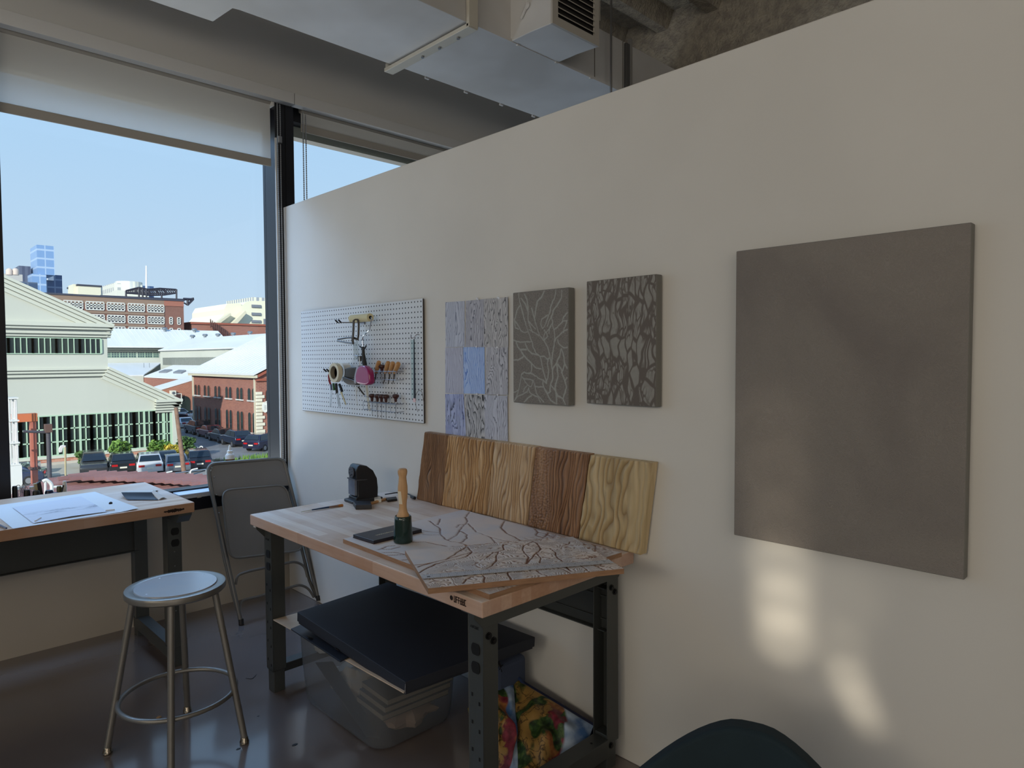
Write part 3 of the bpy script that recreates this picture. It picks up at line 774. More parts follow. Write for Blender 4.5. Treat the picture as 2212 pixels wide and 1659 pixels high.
# ---------------- nine pinned drawings
def drawing_mat(name, seed, ink, paper, dens, warp, ink2=None, bold=.5):
    t = NT(name, .8); o3, vec = t.xyz()
    mp = t.n('ShaderNodeMapping'); mp.inputs['Location'].default_value = (seed*3.1, seed*1.7, seed*.9); mp.inputs['Scale'].default_value = (0, 16, 5.0); t.link(vec, mp.inputs['Vector'])
    n = t.noise(mp.outputs[0], 1.0, 1.5, .5)
    n2 = t.noise(mp.outputs[0], 3.4, 2, .3)
    f = t.math('ADD', t.math('MULTIPLY', o3[1], dens*1.45), t.math('MULTIPLY', n, warp)); f = t.math('ADD', f, t.math('MULTIPLY', n2, warp*.22))
    fr = t.math('FRACT', f)
    s = t.ramp(fr, [(0, (255,255,255)), (bold*.35, (160,160,160)), (bold*.9, (70,70,70)), (.82, (0,0,0)), (.9, (20,20,20)), (1, (255,255,255))])
    w_ = t.noise(vec, 18, 2)
    c = t.mix(s, t.mix(t.ramp(w_, [(.45, (0,0,0)), (.75, (70,70,70))]), paper, ink), ink if ink2 is None else t.mix(t.ramp(w_, [(.4, (0,0,0)), (.6, (255,255,255))]), ink, ink2))
    t.color(c); return t.m
sheets = [
 [((962,653),(1004,650),(1004,749),(963,750)), ((1007,650),(1046,646),(1048,750),(1006,749)), ((1047,646),(1099,642),(1100,750),(1048,750))],
 [((962,751),(1000,750),(1002,850),(962,849)), ((1001,750),(1047,749),(1048,851),(1002,850)), ((1052,750),(1099,750),(1099,853),(1051,852))],
 [((962,851),(1002,851),(1007,943),(963,938)), ((1005,852),(1051,853),(1050,948),(1007,944)), ((1048,853),(1098,855),(1099,953),(1050,947))]]
desc = [['fine grey wood grain drawing with a small knot, upper left sheet', 'grey wood grain drawing with dark splinter strokes, upper middle sheet', 'bold grey drawing with curled loops, upper right sheet'],
        ['faint lilac grey grain drawing, middle row at the left', 'bright blue ink grain drawing in the centre of the nine sheets', 'grey drawing with stacked arcs, middle row at the right'],
        ['dark navy and blue grain drawing, lower left of the sheets', 'heavy black forked branch drawing, bottom middle sheet', 'light grey bark drawing, lower right of the sheets']]
prm = [[((110,116,138),(196,200,214),62,7,None,.45), ((84,84,98),(188,188,198),66,9,None,.55), ((72,72,78),(196,194,196),60,11,None,.55)],
       [((120,120,140),(192,194,210),70,5,None,.4), ((60,100,190),(176,198,236),62,7,(96,140,220),.45), ((84,84,94),(196,196,204),60,10,None,.5)],
       [((34,36,60),(180,188,220),46,8,(56,72,150),.6), ((26,26,32),(196,196,200),36,8,None,.75), ((96,98,112),(198,200,212),66,8,None,.45)]]
for r_ in range(3):
    for c_ in range(3):
        off = .0015+.0006*((r_+c_) % 2)
        q4 = [W(x, y, off) for x, y in sheets[r_][c_]]
        def sh(u, v, q4=q4, s=r_*3+c_):
            a = q4[3]*(1-u)+q4[2]*u; b = q4[0]*(1-u)+q4[1]*u; p = a*(1-v)+b*v
            curl = .006*(max(0, abs(u-.5)-.3)/.2)**2*(.4+.6*((s*7) % 3)/2)
            return p + V(-curl*(1 if c_ == 2 else .35), 0, 0)
        k = prm[r_][c_]
        m = MB(); m.grid(sh, 10, 6)
        m.slab([sh(0,0)+V(.0004,0,0)]*1+[sh(1,0)+V(.0004,0,0), sh(1,1)+V(.0004,0,0), sh(0,1)+V(.0004,0,0)], (.0004,0,0))
        o = m.build('drawing', drawing_mat('drawing_%d' % (r_*3+c_), r_*3+c_+2, k[0], k[1], k[2], k[3], k[4], k[5]), recalc=False)
        tag(o, desc[r_][c_], 'drawing', 'nine wood grain drawings pinned to the wall')
pins = [(1031,645),(1033,646.5),(1076,643),(1079,644),(1030,749),(1075,750),(1031,851),(1076,853)]
plab = ['left clear push pin of the pair above the middle drawings', 'right clear push pin of the pair above the middle drawings', 'left pin of the pair at the top edge of the loop drawing', 'right pin of the pair at the top edge of the loop drawing',
        'clear pin above the bright blue drawing', 'clear pin above the drawing of stacked arcs', 'clear pin above the heavy black drawing', 'clear pin above the lower right drawing']
for (px, py), lb in zip(pins, plab):
    p = W(px, py, .006); m = MB(); m.cyl(p+V(.005,0,0), p+V(-.004,0,0), .0035, .0045, 10); tag(m.build('push_pin', P('clear_pin', (225,225,230), .15), smooth=True), lb, 'push pin', 'push pins holding the drawings')

# ---------------- pegboard
y0, y1, z0, z1 = rect_from([(650,670),(914,649),(914,914),(653,886)], .014)
PBX = .014
t = NT('perforated_board', .5); (o3, vec) = t.xyz()
sy = abs(y1-y0)/48; sz = (z1-z0)/24
fy = t.math('SUBTRACT', t.math('FRACT', t.math('DIVIDE', o3[1], sy)), .5); fz = t.math('SUBTRACT', t.math('FRACT', t.math('DIVIDE', o3[2], sz)), .5)
d2 = t.math('ADD', t.math('MULTIPLY', fy, fy), t.math('MULTIPLY', fz, fz))
hole = t.math('LESS_THAN', d2, .026)
c = t.mix(hole, (216,218,220), (24,24,28)); t.color(c)
m_peg = t.m
peg = thing('pegboard', 'white perforated pegboard hung on the wall near the window', 'pegboard', (-PBX/2, (y0+y1)/2, z0))
MB().box(-PBX, -.007, y1, y0, z0, z1).build('board', m_peg, peg)
e_ = MB(); e_.box(-PBX+.001, -.008, y1-.0035, y1-.0002, z0, z1); e_.box(-PBX+.001, -.008, y1, y0, z0-.002, z0-.0002); e_.build('board_edge', P('hardboard_brown', (54,44,38), .8), peg)
PX_ = PBX+.001
def PB(px, py, off): return W(px, py, PX_+off)
m_cream = P('masking_tape_cream', (214,204,176), .7); m_creamd = P('tape_core', (150,140,122), .8)
m_dg = P('dark_taupe_plastic', (74,68,62), .45); m_mag = P('magenta_plastic', (150,18,92), .3, coat=.4)
m_wire = P('hook_wire', (150,150,156), .3, .9); m_wood = P('tool_handle_wood', (190,140,88), .45, col2=(206,160,108), vs=30, stretch=(1,1,.2))
m_rose = P('dark_rosewood', (52,20,16), .35, col2=(70,28,20), vs=30); m_white = P('white_plastic', (222,220,214), .4)
m_redp = P('red_plastic', (140,24,30), .4); m_greenp = P('green_plastic', (40,90,44), .5); m_blue = P('blue_tape', (70,90,140), .5)
m_bevel = P('blade_steel', (190,192,196), .2, 1.0)
def T(name, label, cat, px, py, off=.03, group=None): return thing(name, label, cat, PB(px, py, off), group)
# double hooks
def hook(pxs, base, label, ln=.09):
    b = PB(base[0], base[1], 0)
    t = thing('double_hook', label, 'hook', b)
    w_ = MB(); w_.box(b.x-.004, b.x, b.y-.022, b.y+.022, b.z-.012, b.z+.012)
    w_.build('back_plate', m_wire, t, bevel=.002)
    for dy in (-.016, .016):
        p = MB(); p.tube([b+V(-.002,dy,0), b+V(-ln*.9,dy,-.004), b+V(-ln,dy,.008)], .0022, 8); r_ = p.build('prong', m_wire, t, smooth=True)
        q = MB(); q.tube([b+V(-ln*.9,dy,-.004), b+V(-ln,dy,.010)], .0045, 8); q.build('rubber_tip', m_blackplastic, r_, smooth=True)
    return b
hb = hook(0, (784, 697), 'upper double prong wire hook with black tips holding the dark clamp', .16)
hb2 = hook(0, (758, 800), 'lower double prong wire hook carrying the tape rolls', .16)
# roll of cream foam: paint roller
a = PB(797, 686, .085); b = PB(797, 686, .02)
rl_ = thing('paint_roller', 'small cream foam paint roller with bent steel rod and black handle', 'paint roller', PB(786, 780, .03))
ra = PB(760, 689, .06); rb = PB(800, 687, .06)
rb = V(ra.x, rb.y, ra.z)
MB().cyl(ra, rb, .021, n=24).build('roller_sleeve', P('foam_cream', (214,202,160), .9, bump=.4, bs=300), rl_, smooth=True)
MB().cyl(rb+V(0,-.0005,0), rb+V(0,-.002,0), .009, n=14).build('roller_core', m_hole, rl_)
pts = [rb+V(0,.01,0), rb+V(0,-.012,0), PB(799,712,.06), PB(783,727,.05), PB(784,750,.04), PB(784,756,.04)]
MB().tube(arc_path(pts, .02, 5), .0032, 8).build('rod', m_chrome, rl_, smooth=True)
hn = MB(); hn.tube([PB(784.5,749,.04), PB(785,765,.04), PB(787,783,.04), PB(790,797,.04)], .008, 10, radii=[.007,.009,.013,.011])
hn.tube([PB(785,757,.04), PB(781,751,.04), PB(777,748,.04)], .004, 8); hn.tube([PB(785,757,.04), PB(789,751,.04), PB(791,747,.04)], .004, 8)
hn.build('handle', m_blackplastic, rl_, smooth=True)
# dark forked clamp on the upper hook
fk = T('fork_clamp', 'dark taupe L-shaped forked clamp hanging from the upper hook', 'clamp', 765, 715, .09)
f1 = MB(); f1.tube([PB(764,692,.10), PB(763.5,710,.10), PB(762,735,.10), PB(762,742,.10)], .0075, 6, flat=.7); f1.build('arm', m_dg, fk)
f2 = MB(); f2.tube([PB(773,690,.08), PB(775,700,.08), PB(774.5,722,.08), PB(773,733,.08), PB(763,730,.09)], .0072, 6, flat=.7); f2.build('arm', m_dg, fk)
f3 = MB(); f3.tube([PB(764,729,.09), PB(748,730,.10), PB(730,733,.11)], .0065, 6, flat=.7); f3.build('jaw', m_dg, fk)
f4 = MB(); f4.tube([PB(763,742,.10), PB(746,740,.11), PB(729,737,.115)], .0072, 6, flat=.7); f4.tube([PB(763,742,.10), PB(761,729,.10)], .006, 6); f4.build('jaw', m_dg, fk)
tp = MB(); tp.tube([PB(764,692,.10), PB(768,690,.09), PB(773,690,.08)], .004, 6); tp.build('bridge', m_dg, fk)
# clear plastic strip below and sand coloured strip
cs = MB(); cs.slab([PB(763,742,.03), PB(773,735,.03), PB(775,775,.03), PB(765,778,.03)], (-.001,0,0))
tag(cs.build('plastic_strip', glass_mat('clear_plastic', (225,226,224), .08)), 'clear plastic strip hanging below the dark forked clamp', 'plastic strip')
bc = T('bulldog_clip', 'small grey bulldog clip just above the magenta tape measure', 'clip', 770, 780, .04)
bcm = MB(); bcm.tube([PB(763,769,.04), PB(768,767.5,.04), PB(774,770,.04), PB(776,778,.04)], .002, 6); bcm.build('wire_loop', m_wire, bc)
bcj = MB(); bcj.slab([PB(772,769,.045), PB(778,769,.045), PB(777,780,.045), PB(773,781,.045)], (.012,0,0)); bcj.build('jaw', m_dg, bc)
# masking tape rolls on the lower hook (axis along y, seen obliquely)
def roll(c, ro, ri, w_, mat, label, name='tape_roll'):
    t = thing(name, label, 'tape roll', c-V(0,0,ro), 'rolls of tape on the lower hook')
    M_ = Matrix.Rotation(pi/2, 3, 'X') @ Matrix.Identity(3)
    Mx = Matrix.Rotation(-pi/2, 3, 'Y')
    # axis along x (sticking out from the wall)
    m = MB(); m.lathe([(ri+.001,-w_/2),(ro,-w_/2),(ro,w_/2),(ri+.001,w_/2),(ri+.001,-w_/2)], c, 36, Mx); m.build('tape', mat, t, smooth=True)
    m = MB(); m.lathe([(ri-.002,-w_/2),(ri+.0008,-w_/2),(ri+.0008,w_/2),(ri-.002,w_/2),(ri-.002,-w_/2)], c, 36, Mx); m.build('cardboard_core', m_creamd, t, smooth=True)
    return t
c1 = PB(725, 805, .135); roll(c1, .052, .036, .024, m_cream, 'cream masking tape roll at the front of the lower hook')
c2 = PB(742, 803, .05); roll(c2+V(0,0,0), .050, .036, .045, m_white, 'wide white tape roll behind the cream one')
# grey tape dispenser
gd = T('tape_dispenser', 'taupe plastic tape dispenser between the cream roll and the magenta case', 'tape dispenser', 752, 812, .07)
g1 = rp([PB(738,801,.07), PB(750,794,.07), PB(768,793,.07), PB(772,815,.07), PB(760,818,.07), PB(737,812,.07)], .02)
MB().slab(g1, (.03,0,0)).build('body', m_dg, gd, bevel=.004, seg=3, smooth=True)
g2 = rp([PB(738,813,.085), PB(752,818,.085), PB(771,824,.085), PB(768,832,.085), PB(752,832,.085), PB(741,825,.085)], .02)
MB().slab(g2, (.03,0,0)).build('tape_guard', P('warm_grey_plastic', (92,84,78), .35), gd, bevel=.006, seg=3, smooth=True)
# magenta case
mg = T('tape_case', 'glossy magenta rounded tape measure case hanging in the middle of the board', 'tape measure', 782, 812, .10)
g3 = rp([PB(772,791,.12), PB(786,789,.12), PB(796,800,.12), PB(799,828,.12), PB(790,833,.12), PB(768,828,.12), PB(766,812,.12)], .02)
MB().slab(g3, (.035,0,0)).build('case', m_mag, mg, bevel=.010, seg=4, smooth=True)
g4 = rp([PB(770,790,.11), PB(775,789,.11), PB(768,830,.11), PB(764,826,.11), PB(765,812,.11)], .01)
MB().slab(g4, (.05,0,0)).build('case_side', P('pale_grey_plastic', (160,158,168), .35), mg, bevel=.004)
mt_ = MB(); mt_.tube([PB(776,790,.08), PB(777,782,.07), PB(776,772,.06)], .003, 8); mt_.build('hang_loop', m_white, mg)
# palette knife / scraper hanging under it
kn = T('folding_knife', 'small dark pocket knife hanging below the magenta case', 'knife', 782, 848, .05)
MB().tube([PB(774,836,.05), PB(781,846,.05), PB(787,853,.05)], .0055, 8, flat=.5).build('handle', m_dg, kn, smooth=True)
MB().tube([PB(786,852,.05), PB(791,857,.05), PB(797,858,.05)], .002, 6).build('blade', m_wire, kn)
st_ = MB(); st_.slab([PB(790,832,.035), PB(794,832,.035), PB(799,880,.035), PB(802,886,.035), PB(799,888,.035), PB(796,886,.035)], (-.002,0,0))
tag(st_.build('bone_folder', P('bone_ivory', (200,190,168), .5)), 'pale ivory folding stick hanging below the magenta case', 'stick')
ls = MB(); ls.tube(arc_path([PB(772,836,.04), PB(769,850,.04), PB(771,865,.04), PB(773,876,.04)], .02, 5), .0014, 6)
tag(ls.build('thin_strap', m_white), 'thin curled white strap hanging under the magenta case', 'strap')
# tools under the tape: red scissors, green, black, chisels
sc1 = T('scissors', 'scissors with dark red handle and long bright blade hanging left', 'scissors', 714, 840, .06)
MB().tube([PB(716,835,.06), PB(712,825,.06), PB(710,812,.06), PB(713,803,.06), PB(718,800,.06)], .0055, 8).build('handle', m_redp, sc1, smooth=True)
bl_ = MB(); bl_.slab([PB(714,842,.06), PB(718,842,.06), PB(715,878,.06), PB(713,879,.06)], (-.002,0,0)); bl_.build('blade', m_bevel, sc1)
MB().tube([PB(715,830,.062), PB(716,843,.062)], .006, 8).build('bolster', P('steel_blue', (110,116,140), .3, .8), sc1, smooth=True)
tl = T('green_tool', 'short green plastic tool handle among the hanging scissors', 'tool', 722, 840, .07)
MB().tube([PB(720,828,.07), PB(722,843,.07)], .0065, 8).build('handle', m_greenp, tl, smooth=True)
t2_ = T('snips', 'black handled snips with twin grey blades hanging in the middle', 'snips', 729, 850, .06)
MB().tube([PB(726,828,.06), PB(727,840,.06), PB(728,850,.06)], .0075, 8).build('handle', m_blackplastic, t2_, smooth=True)
for dx in (0, 3.2):
    MB().slab([PB(726.5+dx*.5,848,.06), PB(728.8+dx*.5,848,.06), PB(733+dx,878,.06), PB(731.5+dx,879,.06)], (-.002,0,0)).build('blade', m_steel, t2_)
t3_ = T('craft_scissors', 'black handled scissors with a tan blade angled right', 'scissors', 738, 850, .06)
MB().tube([PB(733,830,.06), PB(737,840,.06), PB(739,846,.06)], .0075, 8).build('handle', m_blackplastic, t3_, smooth=True)
MB().slab([PB(735,846,.06), PB(739,846,.06), PB(748,873,.06), PB(747,875,.06)], (-.002,0,0)).build('blade', P('brass_blade', (178,160,120), .35, .6), t3_)
# wire racks
def rack(px0, px1, pyt, pyb, label, n=7):
    a = PB(px0, pyt, .0); b = PB(px1, pyt, .0); zb_ = PB(px0, pyb, 0).z
    t = thing('wire_rack', label, 'tool rack', (a+b)/2)
    w_ = MB(); d_ = .05
    for z in (a.z, zb_):
        w_.tube([V(a.x,a.y,z), V(a.x-d_,a.y,z), V(b.x-d_,b.y,z), V(b.x,b.y,z)], .0018, 6)
    w_.tube([V(a.x-.02,a.y,a.z), V(b.x-.02,b.y,a.z)], .0018, 6)
    w_.build('outer_wires', m_wire, t)
    cx_ = MB()
    for i in range(n+1):
        y = a.y+(b.y-a.y)*i/n
        cx_.tube([V(a.x-.001,y,a.z), V(a.x-d_,y,a.z), V(a.x-d_,y,zb_)], .0014, 5)
    cx_.build('cross_wires', m_wire, t)
    return a.x-d_*.5
rx = rack(800, 872, 801, 818, 'upper wire tool rack holding the light wooden carving tools')
rx2 = rack(802, 872, 867, 883, 'lower wire tool rack holding the mushroom handled gouges')
# carving tools with light handles
hd_ = [((812,802),(819,781),'leftmost light handled carving tool of the upper rack'), ((832,803),(839,782),'second light handled tool, right of the dark knob'), ((842,803),(849,783),'third light handled tool in the upper rack'), ((852,803),(861,784),'rightmost light handled carving tool in the upper rack')]
for (a, b, lb) in hd_:
    t = T('carving_tool', lb, 'carving tool', a[0], a[1], .028, 'light wooden handled carving tools')
    A = PB(a[0], a[1]+3, .03); B = PB(b[0], b[1], .045); d_ = B-A
    MB().tube([A, A+d_*.15, A+d_*.5, A+d_*.8, A+d_*.97, B+d_*.03], .01, 12, radii=[.007,.0095,.0125,.0135,.011,.004]).build('handle', m_wood, t, smooth=True)
    A2 = PB(a[0]-1, a[1]+14, .03); A3 = PB(a[0]-4, a[1]+27, .03)
    MB().tube([A, A2, A3], .004, 8, radii=[.0055,.0035,.0015]).build('blade', m_dg, t, smooth=True)
def gouge(px, py, lb, ln, grp):
    t = T('palm_gouge', lb, 'gouge', px, py, .03, grp)
    p = PB(px, py, .03)
    MB().lathe([(0,.016),(.010,.0155),(.0165,.011),(.018,.005),(.0155,-.001),(.0085,-.006),(.0075,-.016),(.0065,-.024),(0,-.026)], p, 20).build('handle', m_rose, t, smooth=True)
    MB().tube([p-V(0,0,.024), p-V(0,0,ln)], .0026, 8, r_end=.0016).build('shaft', m_steel, t, smooth=True)
    MB().cyl(p-V(0,0,.0245), p-V(0,0,.031), .0042, n=10).build('ferrule', m_chrome, t, smooth=True)
gouge(825, 794, 'single mushroom handled gouge in the upper rack', .085, 'dark mushroom handled gouges')
for px, lb, l_ in ((803.5,'leftmost mushroom handled gouge of the lower rack',.10), (815,'second mushroom handled gouge of the lower rack',.11), (824,'third mushroom handled gouge of the lower rack',.11), (833.5,'fourth mushroom handled gouge of the lower rack, in front',.112)):
    gouge(px, 857+(px-803)*.06, lb, l_, 'dark mushroom handled gouges')
gouge(854.5, 858, 'lone mushroom handled gouge at the right end of the lower rack', .105, 'dark mushroom handled gouges')
# ruler and steel strip on the right hook
h3 = T('s_hook', 'bent steel hook at the right side of the pegboard', 'hook', 893, 727, .02)
MB().tube(arc_path([PB(905,723,.0), PB(900,722,.02), PB(893,730,.03), PB(888,731,.04), PB(888,723,.045)], .01, 4), .0022, 8).build('hook_wire', m_wire, h3, smooth=True)
gl_ = MB(); gl_.slab([PB(887.5,734,.012), PB(893.5,734,.012), PB(894,864,.012), PB(889,862,.012)], (-.0015,0,0))
tag(gl_.build('clear_ruler', glass_mat('clear_green_plastic', (228,236,233), .07)), 'clear greenish plastic ruler hanging at the right side of the pegboard', 'ruler')
sr = T('steel_ruler', 'thin dark steel strip hanging from the right hook', 'ruler', 896, 800, .03)
MB().slab([PB(894,732,.03), PB(895.5,732,.03), PB(898.5,866,.03), PB(894,866,.03)], (-.0015,0,0)).build('strip', P('dark_steel', (40,40,46), .35, .7), sr)
MB().slab([PB(893,860,.032), PB(898,861,.032), PB(898,869,.032), PB(893,868,.032)], (-.003,0,0)).build('pink_tag', P('pale_pink_tape', (226,190,190), .6), sr)
lp = MB(); lp.tube(arc_path([PB(897,866,.03), PB(899,880,.02), PB(903,890,.01)], .02, 5), .0011, 6)
lp.tube(arc_path([PB(897,862,.03), PB(899,850,.03), PB(905,843,.03), PB(911,845,.02), PB(916,870,.004)], .03, 6), .0011, 6)
tag(lp.build('wire_loop', P('brown_wire', (84,70,60), .5)), 'thin brown wire looping off the pegboard near its right edge', 'wire')
# ================================================================ carved wooden panels leaning on the bench
def ridges(f, p=.7):
    fr = f-np.floor(f); return (1-np.abs(2*fr-1))**p
def wood_mat(name, c1, c2, c3, groove_shade, sc=1.0):
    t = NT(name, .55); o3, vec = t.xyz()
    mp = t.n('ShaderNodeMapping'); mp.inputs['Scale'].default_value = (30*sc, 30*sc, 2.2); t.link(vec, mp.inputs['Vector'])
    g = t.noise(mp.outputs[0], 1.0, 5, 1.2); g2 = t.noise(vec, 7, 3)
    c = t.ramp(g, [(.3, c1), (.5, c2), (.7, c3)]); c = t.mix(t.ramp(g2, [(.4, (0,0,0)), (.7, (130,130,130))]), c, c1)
    c = t.mix(t.math('MULTIPLY', attr_node(t), .95), c, groove_shade)  # shade of the carved hollows painted into the wood colour
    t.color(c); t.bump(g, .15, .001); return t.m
def lean_panel(label, bl, br, tl, tr, th, K, warp, seed, mat, amp=.009, group=None, two=None, xo=.034, extra=None):
    BL, BR = U(*bl, z=ZT+.001), U(*br, z=ZT+.001); TL, TR = U(*tl, x=-xo), U(*tr, x=-xo)
    n_ = (BR-BL).cross(TL-BL).normalized()
    if n_.dot(CAM-BL) < 0: n_ = -n_
    t = thing('carved_board', label, 'carved panel', (BL+BR)/2, group)
    w_ = int(max(60, min(150, (BR-BL).length*620))); h_ = 200
    u, v = np.meshgrid(np.linspace(0, 1, w_), np.linspace(0, 1, h_))
    L_ = (BR-BL).length; H_ = (TL-BL).length
    x = u*L_; y = v*H_
    nn_ = pnoise(x*14, y*5, seed)+.45*pnoise(x*34, y*11, seed+1)
    if extra == 'knot':
        d_ = np.hypot((x-L_*.30)*2.2, y-H_*.36); nn_ = nn_*np.clip(d_/.09, .25, 1)+np.exp(-(d_/.055)**2)*1.6
    f = x*K+warp*nn_
    r1 = ridges(f); a = .55+.45*np.clip(.5+1.6*pnoise(x*9+7, y*6, seed+5), 0, 1)
    if extra == 'smooth':
        m_ = np.clip((u-.70)*9, 0, 1)*np.clip(pnoise(x*20, y*6, 31)*4+.7, 0, 1); a = a*(1-.5*m_)
    if extra == 'lichen':
        m_ = np.clip((.28-np.abs(u-.16-.08*np.sin(v*7)))*8, 0, 1); r1 = r1*(1-.6*m_)+.6*m_*np.clip(.5+pnoise(x*120, y*120, 4), 0, 1)
    h = r1*a*amp + .0008*pnoise(x*90, y*30, seed+9)
    ed = np.clip(np.minimum.reduce([u*L_, (1-u)*L_, v*H_, (1-v)*H_])/.004, 0, 1); h = h*ed
    Bl, Br, Tl, Tr, n3 = [np.array(q) for q in (BL, BR, TL, TR, n_)]
    co = (Bl*(1-v[..., None])+Tl*v[..., None])*(1-u[..., None])+(Br*(1-v[..., None])+Tr*v[..., None])*u[..., None]
    if two: co = co  # straight edge kept
    co = co + n3*h[..., None]
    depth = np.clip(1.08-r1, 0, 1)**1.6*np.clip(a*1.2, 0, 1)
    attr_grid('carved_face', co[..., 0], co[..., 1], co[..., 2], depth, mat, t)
    b = MB(); e = .0004
    b.slab([BL-n_*e, BR-n_*e, TR-n_*e, TL-n_*e], -n_*th); b.build('panel_body', mat, t, bevel=.001)
    return t
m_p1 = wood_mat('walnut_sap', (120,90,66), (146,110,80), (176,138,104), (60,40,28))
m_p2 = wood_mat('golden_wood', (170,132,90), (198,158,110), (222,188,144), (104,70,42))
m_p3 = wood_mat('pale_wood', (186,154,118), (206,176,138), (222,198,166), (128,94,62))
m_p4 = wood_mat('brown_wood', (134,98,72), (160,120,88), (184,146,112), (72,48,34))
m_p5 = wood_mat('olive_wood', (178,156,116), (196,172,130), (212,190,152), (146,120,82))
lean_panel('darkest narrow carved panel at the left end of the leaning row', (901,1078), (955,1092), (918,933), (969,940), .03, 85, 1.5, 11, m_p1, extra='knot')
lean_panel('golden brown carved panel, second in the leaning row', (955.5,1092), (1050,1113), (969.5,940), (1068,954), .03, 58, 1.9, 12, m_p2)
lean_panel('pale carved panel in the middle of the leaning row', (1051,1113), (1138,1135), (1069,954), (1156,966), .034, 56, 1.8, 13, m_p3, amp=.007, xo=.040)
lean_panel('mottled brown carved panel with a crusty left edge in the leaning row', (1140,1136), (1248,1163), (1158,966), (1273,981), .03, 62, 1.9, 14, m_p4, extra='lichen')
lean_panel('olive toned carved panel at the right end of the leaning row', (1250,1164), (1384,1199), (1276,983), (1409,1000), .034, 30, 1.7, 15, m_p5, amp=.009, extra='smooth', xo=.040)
# ================================================================ carved plates lying on the bench
def plate_mat(name, paint, wood, paint2):
    t = NT(name, .6); o3, vec = t.xyz()
    g = t.noise(vec, 5, 4, .5); g3 = t.noise(vec, 40, 4)
    c = t.ramp(g, [(.42, paint), (.6, paint2)]); c = t.mix(t.ramp(g3, [(.5, (0,0,0)), (.8, (60,60,60))]), c, wood)
    c = t.mix(attr_node(t), c, wood); t.color(c); return t.m
m_plate = plate_mat('worn_painted_plate', (226,214,206), (126,82,56), (214,210,210))
m_ply = P('plate_side_wood', (142,106,78), .6, col2=(160,122,92), vs=20, stretch=(1,1,8))
def zoom6(x, y): return (740+x*620/2212, 1080+y*620/2212)
CH = [ [(980,92),(945,135),(965,160),(905,230),(880,270),(810,310)], [(670,160),(710,190),(750,215),(755,265),(790,300),(840,320),(905,325),(960,350)],
 [(755,145),(735,190),(715,190)], [(880,210),(900,190),(960,185)], [(965,180),(1005,215),(1030,245),(1140,285),(1240,310),(1310,320)], [(1250,155),(1220,210),(1265,255),(1330,285),(1370,310),(1330,330)],
 [(905,235),(960,265),(955,295),(920,325)], [(1140,285),(1180,330)], [(1480,220),(1505,245),(1490,270),(1545,290),(1575,265),(1590,245)], [(1505,245),(1570,260),(1640,295)],
 [(600,235),(700,245),(745,250)], [(620,265),(690,268),(745,268)], [(535,325),(640,322),(720,340),(800,355)], [(270,385),(350,355),(400,350)], [(310,380),(380,378),(440,360)],
 [(310,405),(400,402),(480,415)], [(340,425),(420,422),(480,418)], [(455,462),(510,458)], [(555,480),(680,430),(790,385),(855,362),(850,355)],
 [(580,515),(700,480),(800,455),(960,410),(990,400)], [(790,460),(860,420),(920,380),(960,355),(1000,400)], [(590,560),(640,530),(720,490),(800,470),(900,450),(960,430),(990,405)],
 [(560,500),(620,495),(700,480)], [(1110,525),(1150,505),(1180,470),(1190,420),(1200,395),(1160,400),(1110,440)], [(1240,340),(1240,380),(1200,395)], [(1415,490),(1440,460),(1500,400),(1530,375),(1500,330),(1470,315),(1400,345),(1385,380),(1410,410),(1430,440),(1415,490)],
 [(1500,410),(1530,440),(1520,480)], [(1530,375),(1600,370),(1640,400),(1650,440),(1700,470)], [(1700,330),(1740,340),(1750,320),(1800,312)], [(1800,430),(1880,425),(1960,440)], [(1800,445),(1860,450),(1960,430)],
 [(1940,335),(1950,360),(1945,390)], [(930,640),(960,605),(1010,585),(1060,580)], [(1090,640),(1095,590),(1080,575)], [(1300,615),(1290,590),(1270,560)], [(1490,540),(1540,570),(1620,590)], [(1600,505),(1700,530),(1760,560)], [(1720,510),(1760,545)], [(1830,500),(1880,530),(1910,560)], [(1900,495),(1960,510),(2000,500)], [(1940,500),(2030,540)]]
